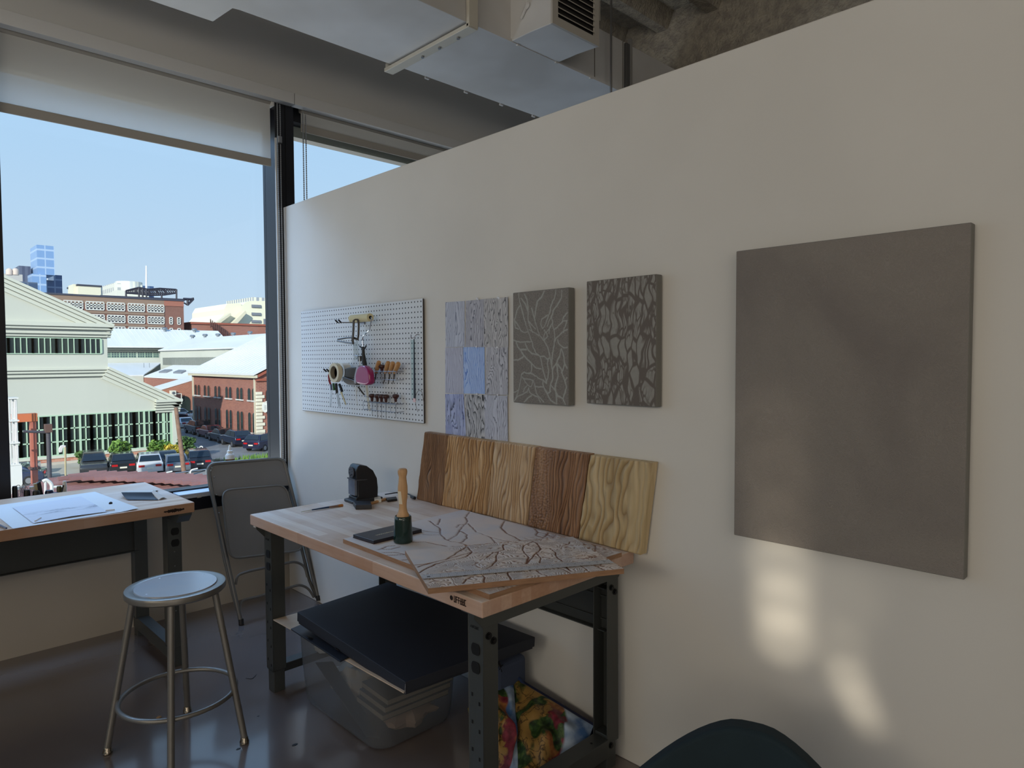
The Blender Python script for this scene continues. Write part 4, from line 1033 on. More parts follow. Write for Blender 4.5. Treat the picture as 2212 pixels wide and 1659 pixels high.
def plate(label, quad, zt, th, chans, seed, ripple, name='carved_plate', nu=300, nv=150, amp=.0022, mat=None):
    P4 = [U(x, y, z=zt) for x, y in quad]   # a, b, c, d around
    t = thing(name, label, 'carved plate', (P4[0]+P4[2])/2-V(0,0,th))
    u, v = np.meshgrid(np.linspace(0, 1, nu), np.linspace(0, 1, nv))
    A, B, C_, D__ = [np.array(q) for q in P4]
    co = (A*(1-u[..., None])+B*u[..., None])*(1-v[..., None])+(D__*(1-u[..., None])+C_*u[..., None])*v[..., None]
    X_, Y_ = co[..., 0], co[..., 1]
    ln = [[(lambda p: (p.x, p.y))(U(*zoom6(x, y), z=zt)) for x, y in l] for l in chans]
    d_ = seg_dist(X_+.004*pnoise(X_*30, Y_*30, 1), Y_+.004*pnoise(X_*30+9, Y_*30, 2), ln) if ln else np.full(X_.shape, 9.)
    w_ = .0028+.0018*pnoise(X_*9, Y_*9, 77)
    ch = np.clip((w_+.001-d_)/.0012, 0, 1)
    m_ = ripple(u, v, X_, Y_)
    n_ = pnoise(X_*9, Y_*9, seed)+.4*pnoise(X_*22, Y_*22, seed+1)
    rp_ = ridges(n_*13+ (X_*44+Y_*16), .8)
    cav = np.clip((.50-rp_)/.3, 0, 1)*m_*(d_ > .005)
    hgt = -ch*.0025 - np.clip(1-rp_, 0, 1)*m_*amp
    attr_grid('carved_face', X_, Y_, co[..., 2]+hgt, np.clip(ch+cav*.85, 0, 1), mat or m_plate, t)
    b = MB(); b.slab([p-V(0,0,.0045) for p in P4], (0, 0, -(th-.0045)))
    for i in range(4):
        a_, b_ = P4[i], P4[(i+1) % 4]; b.add([a_-V(0,0,.0046), b_-V(0,0,.0046), b_-V(0,0,.0002), a_-V(0,0,.0002)], [(0,1,2,3)])
    b.build('plate_body', m_ply, t)
    return t, P4
zA = ZT+.016; zB = ZT+.034
A_ = U(741, 1164, z=zA); R_ = U(1343, 1193, z=zA); T_ = U(1000, 1101, z=zA)
A2 = A_+(R_-T_)
def pj(P_):
    v = P_-CAM; w = v.dot(FWD); return (CX+F*v.dot(RT)/w, CY-F*v.dot(UP)/w)
qa = [(741,1164), (1000,1101), (1343,1193), (1057,1284)]
plate('large pale carved plate lying flat at the back of the bench under the black case', qa, zA, .016, CH[:20]+CH[28:32], 21, lambda u, v, X, Y: np.clip((v-.52)*9, 0, 1)*np.clip(.9+2*pnoise(X*7, Y*7, 6), 0, 1)*.9)
qb0 = [(875,1189), None, (1348,1228), (925,1271)]
TLb, BRb, BLb = U(875,1189,z=zB), U(1348,1228,z=zB), U(925,1271,z=zB)
TRb = BRb+(TLb-BLb)
plate('upper carved plate turned askew over the others, steel ruler on it', [(875,1189), pj(TRb), (1348,1228), (925,1271)], zB, .017, CH[19:], 33,
      lambda u, v, X, Y: np.clip((u+.35*v-.22)*8, 0, 1)*np.clip(1.1+1.6*pnoise(X*6, Y*6, 9), 0, 1), nu=340, nv=170, amp=.003)
# ruler on the plate
r0, r1_, r2_, r3_ = [U(x, y, z=zB+.0022) for x, y in ((907,1237),(915,1250),(1325,1216),(1296,1201))]
rt_ = thing('steel_ruler', 'long steel ruler lying across the askew carved plate', 'ruler', (r0+r2_)/2)
ex = (r2_-r1_).normalized(); ey = V(-ex.y, ex.x, 0); L_ = (r2_-r1_).length; wd = .034
o_ = r1_
MB().slab([o_, o_+ex*L_, o_+ex*(L_-.0)+ey*wd, o_+ey*wd], (0,0,.001)).build('blade', P('satin_ruler_steel', (196,200,208), .4, .25), rt_)
tk = MB(); n_ = int(L_/.0254); rm = P('ruler_ink', (30,30,38), .8)
for i in range(1, n_*4):
    l_ = .008 if i % 4 == 0 else .004
    for y_, s_ in ((0, 1), (wd, -1)):
        a = o_+ex*(i*.00635)+ey*y_+V(0,0,.00105); tk.slab([a-ex*.0003, a+ex*.0003, a+ex*.0003+ey*(l_*s_), a-ex*.0003+ey*(l_*s_)], (0,0,.0002))
tk.build('tick_marks', rm, rt_)
for i in range(1, n_):
    a = o_+ex*(i*.0254+.001)+ey*.017+V(0,0,.0012)
    text_mesh(str(i), .008, a, ex, ey, rm, 'ruler_number', rt_, ext=.0001)
MB().slab([o_+ex*.012+ey*.010+V(0,0,.001), o_+ex*.022+ey*.010+V(0,0,.001), o_+ex*.022+ey*.016+V(0,0,.001), o_+ex*.012+ey*.016+V(0,0,.001)], (0,0,.0003)).build('maker_mark', rm, rt_)
# slim black case
zt = zA+.0135
bk_ = [U(x, y, z=zt) for x, y in ((760,1155),(807,1168),(911,1143),(865,1130))]
# make it a true rectangle
e1 = (bk_[2]-bk_[1]); e2 = (bk_[0]-bk_[1]); e2 = e2 - e1*(e2.dot(e1)/e1.dot(e1)); base = bk_[1]
cs_ = thing('flat_case', 'slim black flat case with pale lettering on the back plate', 'case', base+(e1+e2)/2-V(0,0,.0135))
MB().slab([base, base+e1, base+e1+e2, base+e2], (0,0,-.0134)).build('case_body', P('case_black', (34,32,40), .35, col2=(40,38,46), vs=60), cs_, bevel=.001)
MB().slab([base-V(0,0,.0105)+(e1+e2)*-.003, base+e1-V(0,0,.0105)+(e1-e2)*.003, base+e1+e2-V(0,0,.0105)+(e1+e2)*.003, base+e2-V(0,0,.0105)+(e2-e1)*.003], (0,0,-.0028)).build('case_foot', P('case_brown', (58,34,26), .6), cs_)
ex_ = e1.normalized(); ey_ = e2.normalized()
lt = MB(); rnd = random.Random(5); gl = P('case_letter_cream', (190,186,160), .5)
# pale scrolling script line, not legible
p0 = base+e1*.22+e2*.42+V(0,0,.0002); pth = []
for i in range(60):
    s = i/59; pth.append(p0+ex_*(s*e1.length*.46)+ey_*(.0045*sin(i*1.3)*(1-.3*sin(i*.37))))
lt.tube(pth, .0007, 4); lt.build('script_lettering', gl, cs_)
# mallet
mb_ = U(868, 1176, z=zA); dpt = (mb_-CAM).dot(FWD); k = dpt/F
r_b = 21*k; mc = V(mb_.x, mb_.y, zA)+V(FWD.x, FWD.y, 0).normalized()*r_b*.9
d2_ = (mc-CAM).dot(FWD); k = d2_/F; H_ = lambda py: zA+(1171-py)*k
ml = thing('carving_mallet', 'round carving mallet with wooden handle standing upright on its dark green head', 'mallet', mc)
MB().lathe([(0,0),(18.5*k,0),(20.5*k,2*k),(20.8*k,6*k),(19.5*k,30*k),(18.3*k,50*k),(17.8*k,56*k),(16.6*k,57.5*k),(15.6*k,55.5*k),(0,54*k)], mc, 40).build('head', P('dark_green_urethane', (10,40,34), .22, coat=.3), ml, smooth=True)
MB().lathe([(0,53*k),(14*k,54*k),(13*k,60*k),(10*k,66*k),(8.2*k,75*k),(8.3*k,85*k),(10*k,97*k),(10.8*k,108*k),(10.2*k,122*k),(8.5*k,136*k),(8*k,142*k),(9.8*k,148*k),(10.4*k,153*k),(9.8*k,157.5*k),(7.5*k,159.5*k),(0,159.7*k)], mc, 36).build('handle', P('mallet_wood', (190,146,100), .45, col2=(206,164,118), vs=6, stretch=(12,12,1)), ml, smooth=True)
lb_ = MB(); 
def hr(z): 
    prof = [(82,8.3),(90,9.2),(97,10),(108,10.8),(115,10.6)]
    for (a, ra), (b, rb) in zip(prof[:-1], prof[1:]):
        if a <= z <= b: return ra+(rb-ra)*(z-a)/(b-a)
    return 10
an0 = atan2(CAM.y-mc.y, CAM.x-mc.x)
def lab(u, v):
    z = 84+28*v; a = an0 - radians(72) + radians(52)*u + radians(14)*(1-v)*u
    r = (hr(z)+.25)*k; return mc+V(r*cos(a), r*sin(a), z*k)
lb_.grid(lab, 8, 6); lb_.build('paper_label', P('paper_label', (222,208,184), .8), ml, smooth=True, recalc=False)
# electric pencil sharpener
p1, p2, p3 = U(748,1080,z=ZT), U(775,1090,z=ZT), U(824,1078,z=ZT)
e1 = (p2-p1); w1 = e1.length; e1.normalize(); e2 = V(-e1.y, e1.x, 0); 
if e2.dot(p3-p2) < 0: e2 = -e2
l2 = .115; w1 = .085; w0 = (p1+p2)/2
kk = ((w0-CAM).dot(FWD))/F
hh = (1086-1004)*kk
sh_ = thing('pencil_sharpener', 'black electric pencil sharpener with clear shavings drawer at the back of the bench', 'pencil sharpener', w0+e2*l2/2)
def prism_side(prof, c0, halfw, mat, name, bev=.004, parent=sh_):
    m = MB(); m.slab([c0 - e1*halfw + e2*a + V(0,0,b) for a, b in prof], e1*(2*halfw)); return m.build(name, mat, parent, bevel=bev, seg=3, smooth=True)
m_bk = P('sharpener_black', (26,28,34), .38); m_dgr = P('sharpener_grey', (74,76,84), .4)
body = [(0,.0),(l2,0),(l2*1.02,hh*.35),(l2*.98,hh*.6),(l2*.8,hh*.82),(l2*.5,hh*.96),(l2*.2,hh),(.012,hh*.97),(.0,hh*.86),(.004,hh*.62),(.01,hh*.6),(.01,hh*.18),(0,hh*.15)]
prism_side(body, w0, w1/2, m_bk, 'body')
prism_side([(-.022,0),(.14,0),(.14,.016),(.02,.018),(-.022,.014)], w0, w1/2+.006, P('sharpener_base', (44,46,52), .45), 'base')
prism_side([(.0-.004,hh*.20),(.0-.004,hh*.60),(.009,hh*.60),(.009,hh*.20)], w0, w1/2-.008, P('smoky_drawer_plastic', (120,128,142), .2, col2=(98,104,118), vs=14), 'shavings_drawer', .001)
prism_side([(.0-.006,hh*.60),(.0-.006,hh*.635),(.06,hh*.60),(.06,hh*.585)], w0, w1/2+.001, m_dgr, 'trim_lip', .001)
dl = w0+e2*(-.0005)+V(0,0,hh*.80); Mz = Matrix((e1, V(0,0,1).cross(e1)*-1, V(0,0,1))).transposed()
dm = MB(); dm.slab([dl+e1*(.028*cos(i*pi/16))+V(0,0,.028*sin(i*pi/16)) for i in range(32)], -e2*.006); dm.build('dial', m_dgr, sh_, bevel=.0015)
dh = MB()
for i in range(6):
    c = dl-e2*.0062+e1*(.016*cos(i*pi/3+.3))+V(0,0,.016*sin(i*pi/3+.3)); r = (.0022,.0026,.003,.0034,.0038,.0045)[i]
    dh.slab([c+e1*(r*cos(j*pi/5))+V(0,0,r*sin(j*pi/5)) for j in range(10)], -e2*.0004)
dh.build('dial_holes', m_hole, sh_)
cb = MB(); cb.tube(arc_path([U(832,1068,z=ZT+.012), U(845,1066,z=ZT+.02), U(858,1064,z=ZT+.02), U(880,1066,z=ZT+.008), U(893,1073,z=ZT+.006)], .03, 5), .0028, 8)
cb.build('power_cord', m_blackplastic, sh_, smooth=True)
tray = MB(); tq = [U(761,1083,z=ZT+.014), U(800,1092,z=ZT+.014), U(832,1074,z=ZT+.014), U(800,1066,z=ZT+.014)]
# small items beside it
def smallbox(quad, h_, mat, name, label, cat, z=ZT):
    q = [U(x, y, z=z+h_) for x, y in quad]; m = MB(); m.slab(q, (0,0,-h_+.0002)); return tag(m.build(name, mat, bevel=min(.003, h_*.3)), label, cat)
smallbox([(762,1082),(800,1081),(803,1090),(768,1091)], .022, P('dark_tray', (40,38,42), .5), 'plastic_tray', 'low black plastic tray in front of the pencil sharpener', 'tray')
smallbox([(833,1075),(856,1072),(858,1077),(837,1080)], .012, m_blackplastic, 'small_black_box', 'small flat black box right of the pencil sharpener', 'box')
smallbox([(808,1073),(822,1072),(824,1078),(809,1079)], .018, m_white, 'eraser', 'small white eraser beside the pencil sharpener', 'eraser')
sk = MB(); sk.tube([U(800,1088,z=ZT+.007), U(832,1078,z=ZT+.007)], .0068, 10); tag(sk.build('wooden_stick', m_wood, smooth=True), 'short pale wooden stick lying by the pencil sharpener', 'stick')
pl_ = MB(); pl_.cyl(U(889,1073,z=ZT+.010), U(896,1076,z=ZT+.010), .008, n=8); tag(pl_.build('plug', m_blackplastic), 'little black plug lying at the foot of the darkest carved panel', 'plug')
# paint brush
pb_ = thing('paint_brush', 'flat paint brush with dark blue handle on the left end of the bench', 'brush', U(695,1098,z=ZT))
zz = ZT+.006
def seg(a, b, r0, r1, mat, nm): MB().tube([U(*a, z=zz), U(*b, z=zz)], r0, 10, r_end=r1, flat=.7).build(nm, mat, pb_, smooth=True)
seg((651,1105.5),(673,1101.5), .0028,.004, P('brush_tip_white', (200,196,186), .5), 'handle_end')
seg((673,1101.5),(710,1095.5), .004,.006, P('brush_blue', (16,46,78), .3), 'handle')
seg((710,1095.5),(730,1092.5), .006,.0075, P('brush_ferrule', (150,120,104), .3, .7), 'ferrule')
seg((730,1092.5),(740,1091), .0075,.0085, P('brush_bristle', (176,112,50), .9), 'bristles')
# ================================================================ under the bench
m_tub = bpy.data.materials.new('translucent_plastic'); m_tub.use_nodes = True; nt_ = m_tub.node_tree; nt_.nodes.clear()
o_ = nt_.nodes.new('ShaderNodeOutputMaterial'); a_ = nt_.nodes.new('ShaderNodeMixShader'); tr_ = nt_.nodes.new('ShaderNodeBsdfTransparent'); tr_.inputs[0].default_value = lin((228,230,232))
pr_ = nt_.nodes.new('ShaderNodeBsdfPrincipled'); pr_.inputs['Base Color'].default_value = lin((128,130,134)); pr_.inputs['Roughness'].default_value = .3
a_.inputs[0].default_value = .40; nt_.links.new(tr_.outputs[0], a_.inputs[1]); nt_.links.new(pr_.outputs[0], a_.inputs[2]); nt_.links.new(a_.outputs[0], o_.inputs[0])
tx0, tx1, ty0, ty1 = -.672, -.235, -2.05, -1.40; tz_ = .335
tub = thing('storage_tub', 'translucent plastic storage tub on the floor under the bench', 'storage bin', ((tx0+tx1)/2, (ty0+ty1)/2, 0))
def tubring(z, ins, r, n=6):
    return [V((tx0+tx1)/2+a, (ty0+ty1)/2+b, z) for a, b in rounded(tx1-tx0-2*ins, ty1-ty0-2*ins, r, n)]
rings = [tubring(.004,.06,.05), tubring(.006,.035,.07), tubring(.03,.022,.075), tubring(.16,.012,.075), tubring(tz_-.012,.004,.075), tubring(tz_-.01,-.008,.08), tubring(tz_,-.008,.08)]
tm = MB(); n_ = len(rings[0]); tm.add([p for r in rings for p in r], [tuple(range(n_))]+[(i*n_+j, i*n_+(j+1) % n_, (i+1)*n_+(j+1) % n_, (i+1)*n_+j) for i in range(len(rings)-1) for j in range(n_)])
tm.build('tub_wall', m_tub, tub, smooth=True)
# contents: folded sheets and books
cnt = [((-.60,-2.00,.02),(-.36,-1.72,.075), P('cream_sheets', (206,190,168), .8), 'stack of cream papers lying inside the tub'),]
def blk(name, pts, h_, mat, label, cat, bev=.002):
    m = MB(); m.slab([Vector(p) for p in pts], (0,0,h_)); return tag(m.build(name, mat, bevel=bev), label, cat)
m_slate = P('slate_cover', (56,62,66), .6); m_cp = P('cream_paper_block', (150,138,118), .8)
for i in range(3):
    z = .105+.026*i; dx = .012*i
    b_ = thing('sketchbook', ['lowest grey sketchbook in the tub', 'middle grey sketchbook in the tub', 'topmost grey sketchbook in the tub, seen through the plastic'][i], 'book', (-.45, -1.9, z), 'grey sketchbooks in the tub')
    q = [V(-.60+dx,-1.99,z), V(-.29+dx,-2.005,z), V(-.30+dx,-1.80,z), V(-.59+dx,-1.79,z)]
    MB().slab([p+V(0,0,.003) for p in q], (0,0,.018)).build('pages', m_cp, b_)
    MB().slab([p+V(0,0,.021) for p in q], (0,0,.003)).slab(q, (0,0,.003)).build('cover', m_slate, b_)
def crump(c, rx, ry, rz_, seed, mat, name, label, cat):
    m = MB(); rnd = random.Random(seed); m.ball(c, rx, ry, rz_, 18, 12)
    for i, p in enumerate(m.v):
        q = p-Vector(c); f = 1+.22*math.sin(q.x*60+seed)*math.cos(q.y*48)+.12*rnd.uniform(-1, 1); m.v[i] = Vector(c)+q*f
    return tag(m.build(name, mat, smooth=True), label, cat)
crump((-.50,-1.62,.10), .085, .13, .06, 3, P('cream_cloth', (206,192,172), .9), 'folded_cloth', 'cream cloth bundled inside the storage tub', 'cloth')
crump((-.44,-1.93,.058), .12, .075, .038, 5, P('tan_paper', (186,160,140), .9), 'crumpled_paper', 'tan crumpled paper at the bottom of the storage tub', 'paper')
blk('dark_folder', [(-.635,-1.93,.03),(-.60,-1.97,.03),(-.56,-1.55,.18),(-.62,-1.50,.18)], .006, m_slate, 'dark grey folder slanting inside the storage tub', 'folder')
crump((-.575,-1.50,.24), .045, .05, .02, 8, P('white_cloth', (214,214,212), .9), 'white_cloth', 'small white cloth pressed to the tub wall', 'cloth')
# cardboard sheet on the tub
zc = tz_+.001
m_card = P('cardboard_tan', (196,172,146), .8, col2=(206,184,160), vs=12)
q = [U(590,1338,z=zc+.004), U(648,1322,z=zc+.004), U(905,1440,z=zc+.004), U(872,1496,z=zc+.004)]
m = MB(); m.slab(q, (0,0,-.004)); tag(m.build('cardboard_sheet', m_card, bevel=.0008), 'tan cardboard sheet lying on top of the storage tub', 'cardboard')
q = [U(628,1358,z=zc+.010), U(652,1348,z=zc+.010), U(760,1415,z=zc+.010), U(735,1428,z=zc+.010)]
m = MB(); m.slab(q, (0,0,-.0055)); tag(m.build('blue_folder', P('blue_black_folder', (34,38,48), .35), bevel=.001), 'thin blue black folder between the cardboard and the black box', 'folder')
for px, py, lb in ((669,1376,'oval black button tie near the far end of the black box'), (731,1404,'round black button tie at the middle of the black box')):
    p = U(px, py, z=zc+.016); m = MB(); m.lathe([(0,-.001),(.016,-.001),(.017,.001),(.010,.003),(0,.0035)], p, 20, Matrix.Rotation(radians(35), 3, 'Y')); tag(m.build('button_tie', m_blackplastic, smooth=True), lb, 'fastener')
# black portfolio box, tilted: near end resting lower
zn, zf = .372, .428
BXt = [U(642,1322,z=zf-.003), U(838,1257,z=zf+.0), U(1156,1376,z=zn+.004), U(876,1474,z=zn)]
pbx = thing('portfolio_box', 'large flat black archival box lying on the storage tub under the bench', 'box', (BXt[0]+BXt[2])/2-V(0,0,.05))
m_bb = P('black_box_board', (34,38,48), .62, col2=(38,42,52), vs=3, bump=.05, bs=500)
nrm_ = (BXt[1]-BXt[0]).cross(BXt[3]-BXt[0]).normalized(); 
if nrm_.z < 0: nrm_ = -nrm_
MB().slab(BXt, -nrm_*.040).build('lid', m_bb, pbx, bevel=.002)
c_ = sum(BXt, V(0,0,0))/4; inn = [c_+(p-c_)*.985-nrm_*.03 for p in BXt]
MB().slab(inn, -nrm_*.020).build('tray', m_bb, pbx, bevel=.001)
cc_ = BXt[3]; st_ = MB()
for i in range(9): st_.tube([cc_-nrm_*(.006+.004*i)+V(-.0012,-.0008,0), cc_-nrm_*(.008+.004*i)+V(-.0012,-.0008,0)], .0018, 6)
st_.build('corner_staples', m_chrome, pbx)
# grocery bag with printed vegetables, slumped against the partition
t = NT('printed_bag', .55); o3, vec = t.xyz()
nA = t.noise(vec, 9, 2, .6); nB = t.noise(vec, 26, 3, .8); nC = t.noise(vec, 45, 3)
mp = t.n('ShaderNodeMapping'); mp.inputs['Location'].default_value = (3,5,1); t.link(vec, mp.inputs['Vector']); nD = t.noise(mp.outputs[0], 7, 1, .3)
at = attr_node(t)  # 0..1 position of the printed design down the bag
yel = t.mix(t.ramp(nB, [(.47,(0,0,0)),(.52,(255,255,255)),(.56,(0,0,0))]), (158,122,62), (52,36,20))
grn = t.ramp(nC, [(.3,(14,28,12)),(.5,(40,66,28)),(.7,(84,110,50))])
red = t.ramp(nC, [(.3,(90,24,34)),(.7,(140,50,64))])
orr = t.ramp(nC, [(.3,(116,62,30)),(.7,(168,110,58))])
blu = t.ramp(t.noise(vec, 12, 4), [(.35,(70,108,160)),(.6,(178,196,216))])
c = t.mix(t.ramp(nA, [(.46,(0,0,0)),(.50,(255,255,255))]), yel, grn)
c2 = t.mix(t.ramp(nD, [(.5,(0,0,0)),(.53,(255,255,255))]), red, orr); c2 = t.mix(t.ramp(nA, [(.55,(0,0,0)),(.57,(255,255,255))]), c2, grn)
c = t.mix(t.ramp(t.math('ADD', at, t.math('MULTIPLY', nB, .25)), [(.62,(0,0,0)),(.66,(255,255,255))]), c, c2)
c = t.mix(t.ramp(t.math('ADD', at, t.math('MULTIPLY', nD, .3)), [(.84,(0,0,0)),(.87,(255,255,255))]), c, blu)
t.color(c); t.bump(t.noise(vec, 14, 3), .5, .01); m_bag = t.m
bag = thing('shopping_bag', 'crumpled reusable shopping bag printed with vegetables, slumped under the bench', 'bag', (-.25, -2.35, 0))
def bag_part(px4, xo, name, seed, dep=.1):
    # front surface interpolated between four floor/wall related points
    a, b, c, d = px4
    u, v = np.meshgrid(np.linspace(0, 1, 46), np.linspace(0, 1, 46))
    A, B, C_, D__ = [np.array(q) for q in px4]
    co = (A*(1-u[..., None])+B*u[..., None])*(1-v[..., None])+(D__*(1-u[..., None])+C_*u[..., None])*v[..., None]
    n3 = np.cross(B-A, D__-A); n3 = n3/np.linalg.norm(n3)
    if n3 @ np.array(CAM-Vector(A)) < 0: n3 = -n3
    bulge = dep*np.sin(np.pi*u)**.6*np.sin(np.pi*np.clip(v, 0, 1))**.6+.018*pnoise(u*4, v*4, seed)*4*(u*(1-u)*v*(1-v)*16)
    return attr_grid(name, co[..., 0]+n3[0]*bulge, co[..., 1]+n3[1]*bulge, co[..., 2]+n3[2]*bulge, v*.0+u, m_bag, bag)
bT = V(*U(1108,1462,x=-.10)); bR = U(1282,1568,x=-.07); bB = U(1120,1690,z=.012); bL = U(1004,1560,z=.10)
bR.z = max(bR.z, .03)
bag_part([Vector(p) for p in (bT, bR, U(1240,1680,z=.012), bB)], 0, 'bag_side', 4, .05)
bl0 = U(1010,1530,z=.16); bl1 = U(1030,1625,z=.012)
bag_part([Vector(p) for p in (bl0, bT, bB, bl1)], 0, 'bag_front', 9, .06)
bkm = MB(); bkm.slab([bT+V(.0,0,-.005), bR+V(0,0,-.005), V(-.03,-2.62,.01), V(-.03,-2.2,.01)], (.02,0,0)); bkm.build('bag_back', P('bag_lining', (30,40,80), .7), bag)
hd2 = MB(); hd2.tube(arc_path([bT+V(-.005,.01,.0), U(1110,1452,x=-.10), U(1130,1475,x=-.10), U(1150,1510,x=-.11), U(1190,1560,x=-.12), U(1245,1600,x=-.12)], .04, 5), .007, 8, flat=.35); hd2.build('strap', P('strap_blue', (34,52,90), .7), bag, smooth=True)
hd3 = MB(); hd3.tube(arc_path([U(1098,1605,x=-.32), U(1118,1628,x=-.32), U(1150,1662,x=-.30)], .04, 5), .007, 8, flat=.35); hd3.build('strap', MATS['strap_blue'], bag, smooth=True)
# blue-grey bag with dark fringe behind the tub
sb = thing('grey_bag', 'dusky blue grey bag with dark fuzzy rim squeezed behind the tub', 'bag', (-.17,-2.12,0))
m = MB(); m.box(-.22,-.05,-2.23,-2.08,0.001,.27); m.build('bag_body', P('dusky_blue', (60,70,92), .8), sb, bevel=.02, seg=3)
m = MB(); rnd = random.Random(2)
for i in range(160):
    p = V(-.225+rnd.random()*.03, -2.235+rnd.random()*.15, .255+rnd.random()*.03); m.tube([p, p+V(rnd.uniform(-.02,.01), rnd.uniform(-.02,.02), rnd.uniform(-.01,.03))], .0015, 4)
m.build('fuzzy_rim', m_blackplastic, sb)
# specks and a scrap on the floor
for (px, py, r, lb) in ((515,1618,.009,'small dark spot on the floor right of the stool'), (637,1609,.012,'dark oval speck on the floor in front of the tub'), (558,1547,.005,'tiny dark crumb near the stool foot')):
    p = U(px, py, z=.0); m = MB(); m.slab([p+V(r*cos(i*pi/6), r*.6*sin(i*pi/6), .0003) for i in range(12)], (0,0,.0008)); tag(m.build('floor_speck', P('speck_dark', (30,28,28), .6)), lb, 'speck')
m = MB(); m.tube(arc_path([U(531,1465,z=.002), U(545,1467,z=.002), U(554,1457,z=.002)], .02, 5), .0012, 6); tag(m.build('thread', m_blackplastic), 'short curled dark thread on the floor beside the stool', 'thread')
sp_ = U(344,1552,z=.0); crump((sp_.x, sp_.y, .006), .012, .009, .005, 4, P('wood_chip', (150,122,90), .9), 'wood_chip', 'small tan chip on the floor within the stool legs', 'wood chip')
# ================================================================ things on the window desk
def DZp(px, py, o=0.0): return U(px, py, z=DZ+o)
m_paper = P('white_drawing_paper', (226,226,226), .8)
def sheet(quad, o, name, label, cat, mat=m_paper, curl=None, nu=14, nv=8):
    q = [DZp(x, y, o) for x, y in quad]; m = MB()
    def f(u, v):
        p = (q[0]*(1-u)+q[1]*u)*(1-v)+(q[3]*(1-u)+q[2]*u)*v
        return p+V(0, 0, curl(u, v) if curl else 0)
    m.grid(f, nu, nv); 
    def g(u, v): return f(u, v)-V(0,0,.0006)
    m.grid(g, nu, nv)
    return tag(m.build(name, mat, smooth=True, recalc=False), label, cat)
sheet([(-30,1095),(205,1062),(300,1100),(28,1142)], .0016, 'paper_sheet', 'large white sheet of paper covering the middle of the window desk', 'paper', curl=lambda u, v: .006*max(0, u-.85)/.15*v)
t = NT('pencil_drawing', .8); (o3, vec) = t.xyz()
mp = t.n('ShaderNodeMapping'); mp.inputs['Scale'].default_value = (9, 26, 1); mp.inputs['Rotation'].default_value = (0,0,.25); t.link(vec, mp.inputs['Vector'])
s1 = t.noise(mp.outputs[0], 1.0, 3, .6)
g1 = t.math('SUBTRACT', 1.0, t.math('ABSOLUTE', t.math('MULTIPLY', t.math('ADD', o3[1], .055), 16)))
g2 = t.math('GREATER_THAN', g1, .0)
msk = t.math('MULTIPLY', t.math('MAXIMUM', g1, 0.0), t.ramp(s1, [(.42,(0,0,0)),(.58,(255,255,255))]))
fine = t.noise(vec, 130, 3)
c = t.mix(msk, (218,218,224), t.ramp(fine, [(.35,(110,110,118)),(.65,(190,190,200))])); t.color(c)
sheet([(27,1096),(175,1072),(232,1105),(72,1130)], .0045, 'pencil_drawing', 'smaller paper with a grey pencil drawing lying on the large sheet', 'drawing', t.m, curl=lambda u, v: .004*v*(1-abs(2*u-1))+.003*(1-v)*0)
ch = MB(); ch.ball(DZp(239,1087,.006), .008, .007, .007, 10, 7); tag(ch.build('charcoal_lump', m_blackplastic, smooth=True), 'small black lump of charcoal on the white paper', 'charcoal')
for (a, b, r, lb) in (((76,1126),(88,1119),.0035,'pale eraser shaped pebble at the left of the pencil drawing'), ((228,1103),(248,1101),.003,'pale stump at the right of the pencil drawing')):
    m = MB(); m.tube([DZp(*a, .006), DZp(*b, .006)], r, 8); tag(m.build('blending_stump', P('pale_stump', (206,196,186), .8), smooth=True), lb, 'blending stump')
m = MB(); m.tube([DZp(-6,1132,.006), DZp(14,1141,.006)], .0045, 8, r_end=.003); tag(m.build('blue_pen', P('pen_navy', (34,40,84), .3), smooth=True), 'dark blue pen at the left edge of the window desk', 'pen')
# open notebook lying face down-ish with a black cover
nb = thing('notebook', 'open notebook with black cover bent up on the window desk', 'notebook', DZp(305,1075))
a, b, c_, d = DZp(262,1064,.028), DZp(328,1064,.03), DZp(343,1080,.003), DZp(277,1080,.003)
n_ = 10
def cov(u, v): 
    p = (a*(1-u)+b*u)*(1-v)+(d*(1-u)+c_*u)*v; return p+V(0,0,-.006*sin(pi*v))
m = MB(); m.grid(cov, 8, 8); m.grid(lambda u, v: cov(u, v)+V(0,.002,.001), 8, 8); m.build('cover', P('notebook_black', (14,14,18), .5), nb, smooth=True, recalc=False)
def pg(u, v):
    p0 = b*(1-v)+c_*v; p1 = DZp(336,1062,.022)*(1-v)+DZp(361,1076,.004)*v
    return p0*(1-u)+p1*u+V(0,0,.010*sin(pi*u)*(1-.3*v))+V(0,.003,0)
m = MB(); m.grid(pg, 10, 6); m.grid(lambda u, v: pg(u, v)-V(0,0,.004), 10, 6); m.build('pages', P('notebook_page', (214,206,196), .8), nb, smooth=True, recalc=False)
def pg2(u, v):
    p0 = (a*(1-u)+b*u)+V(0,.012,.0); p1 = DZp(277,1060,.004)*(1-u)+DZp(342,1058,.004)*u; return p0*(1-v)+p1*v
m = MB(); m.grid(pg2, 6, 4); m.grid(lambda u, v: pg2(u, v)-V(0,0,.003), 6, 4); m.build('pages', MATS['notebook_page'], nb, recalc=False)
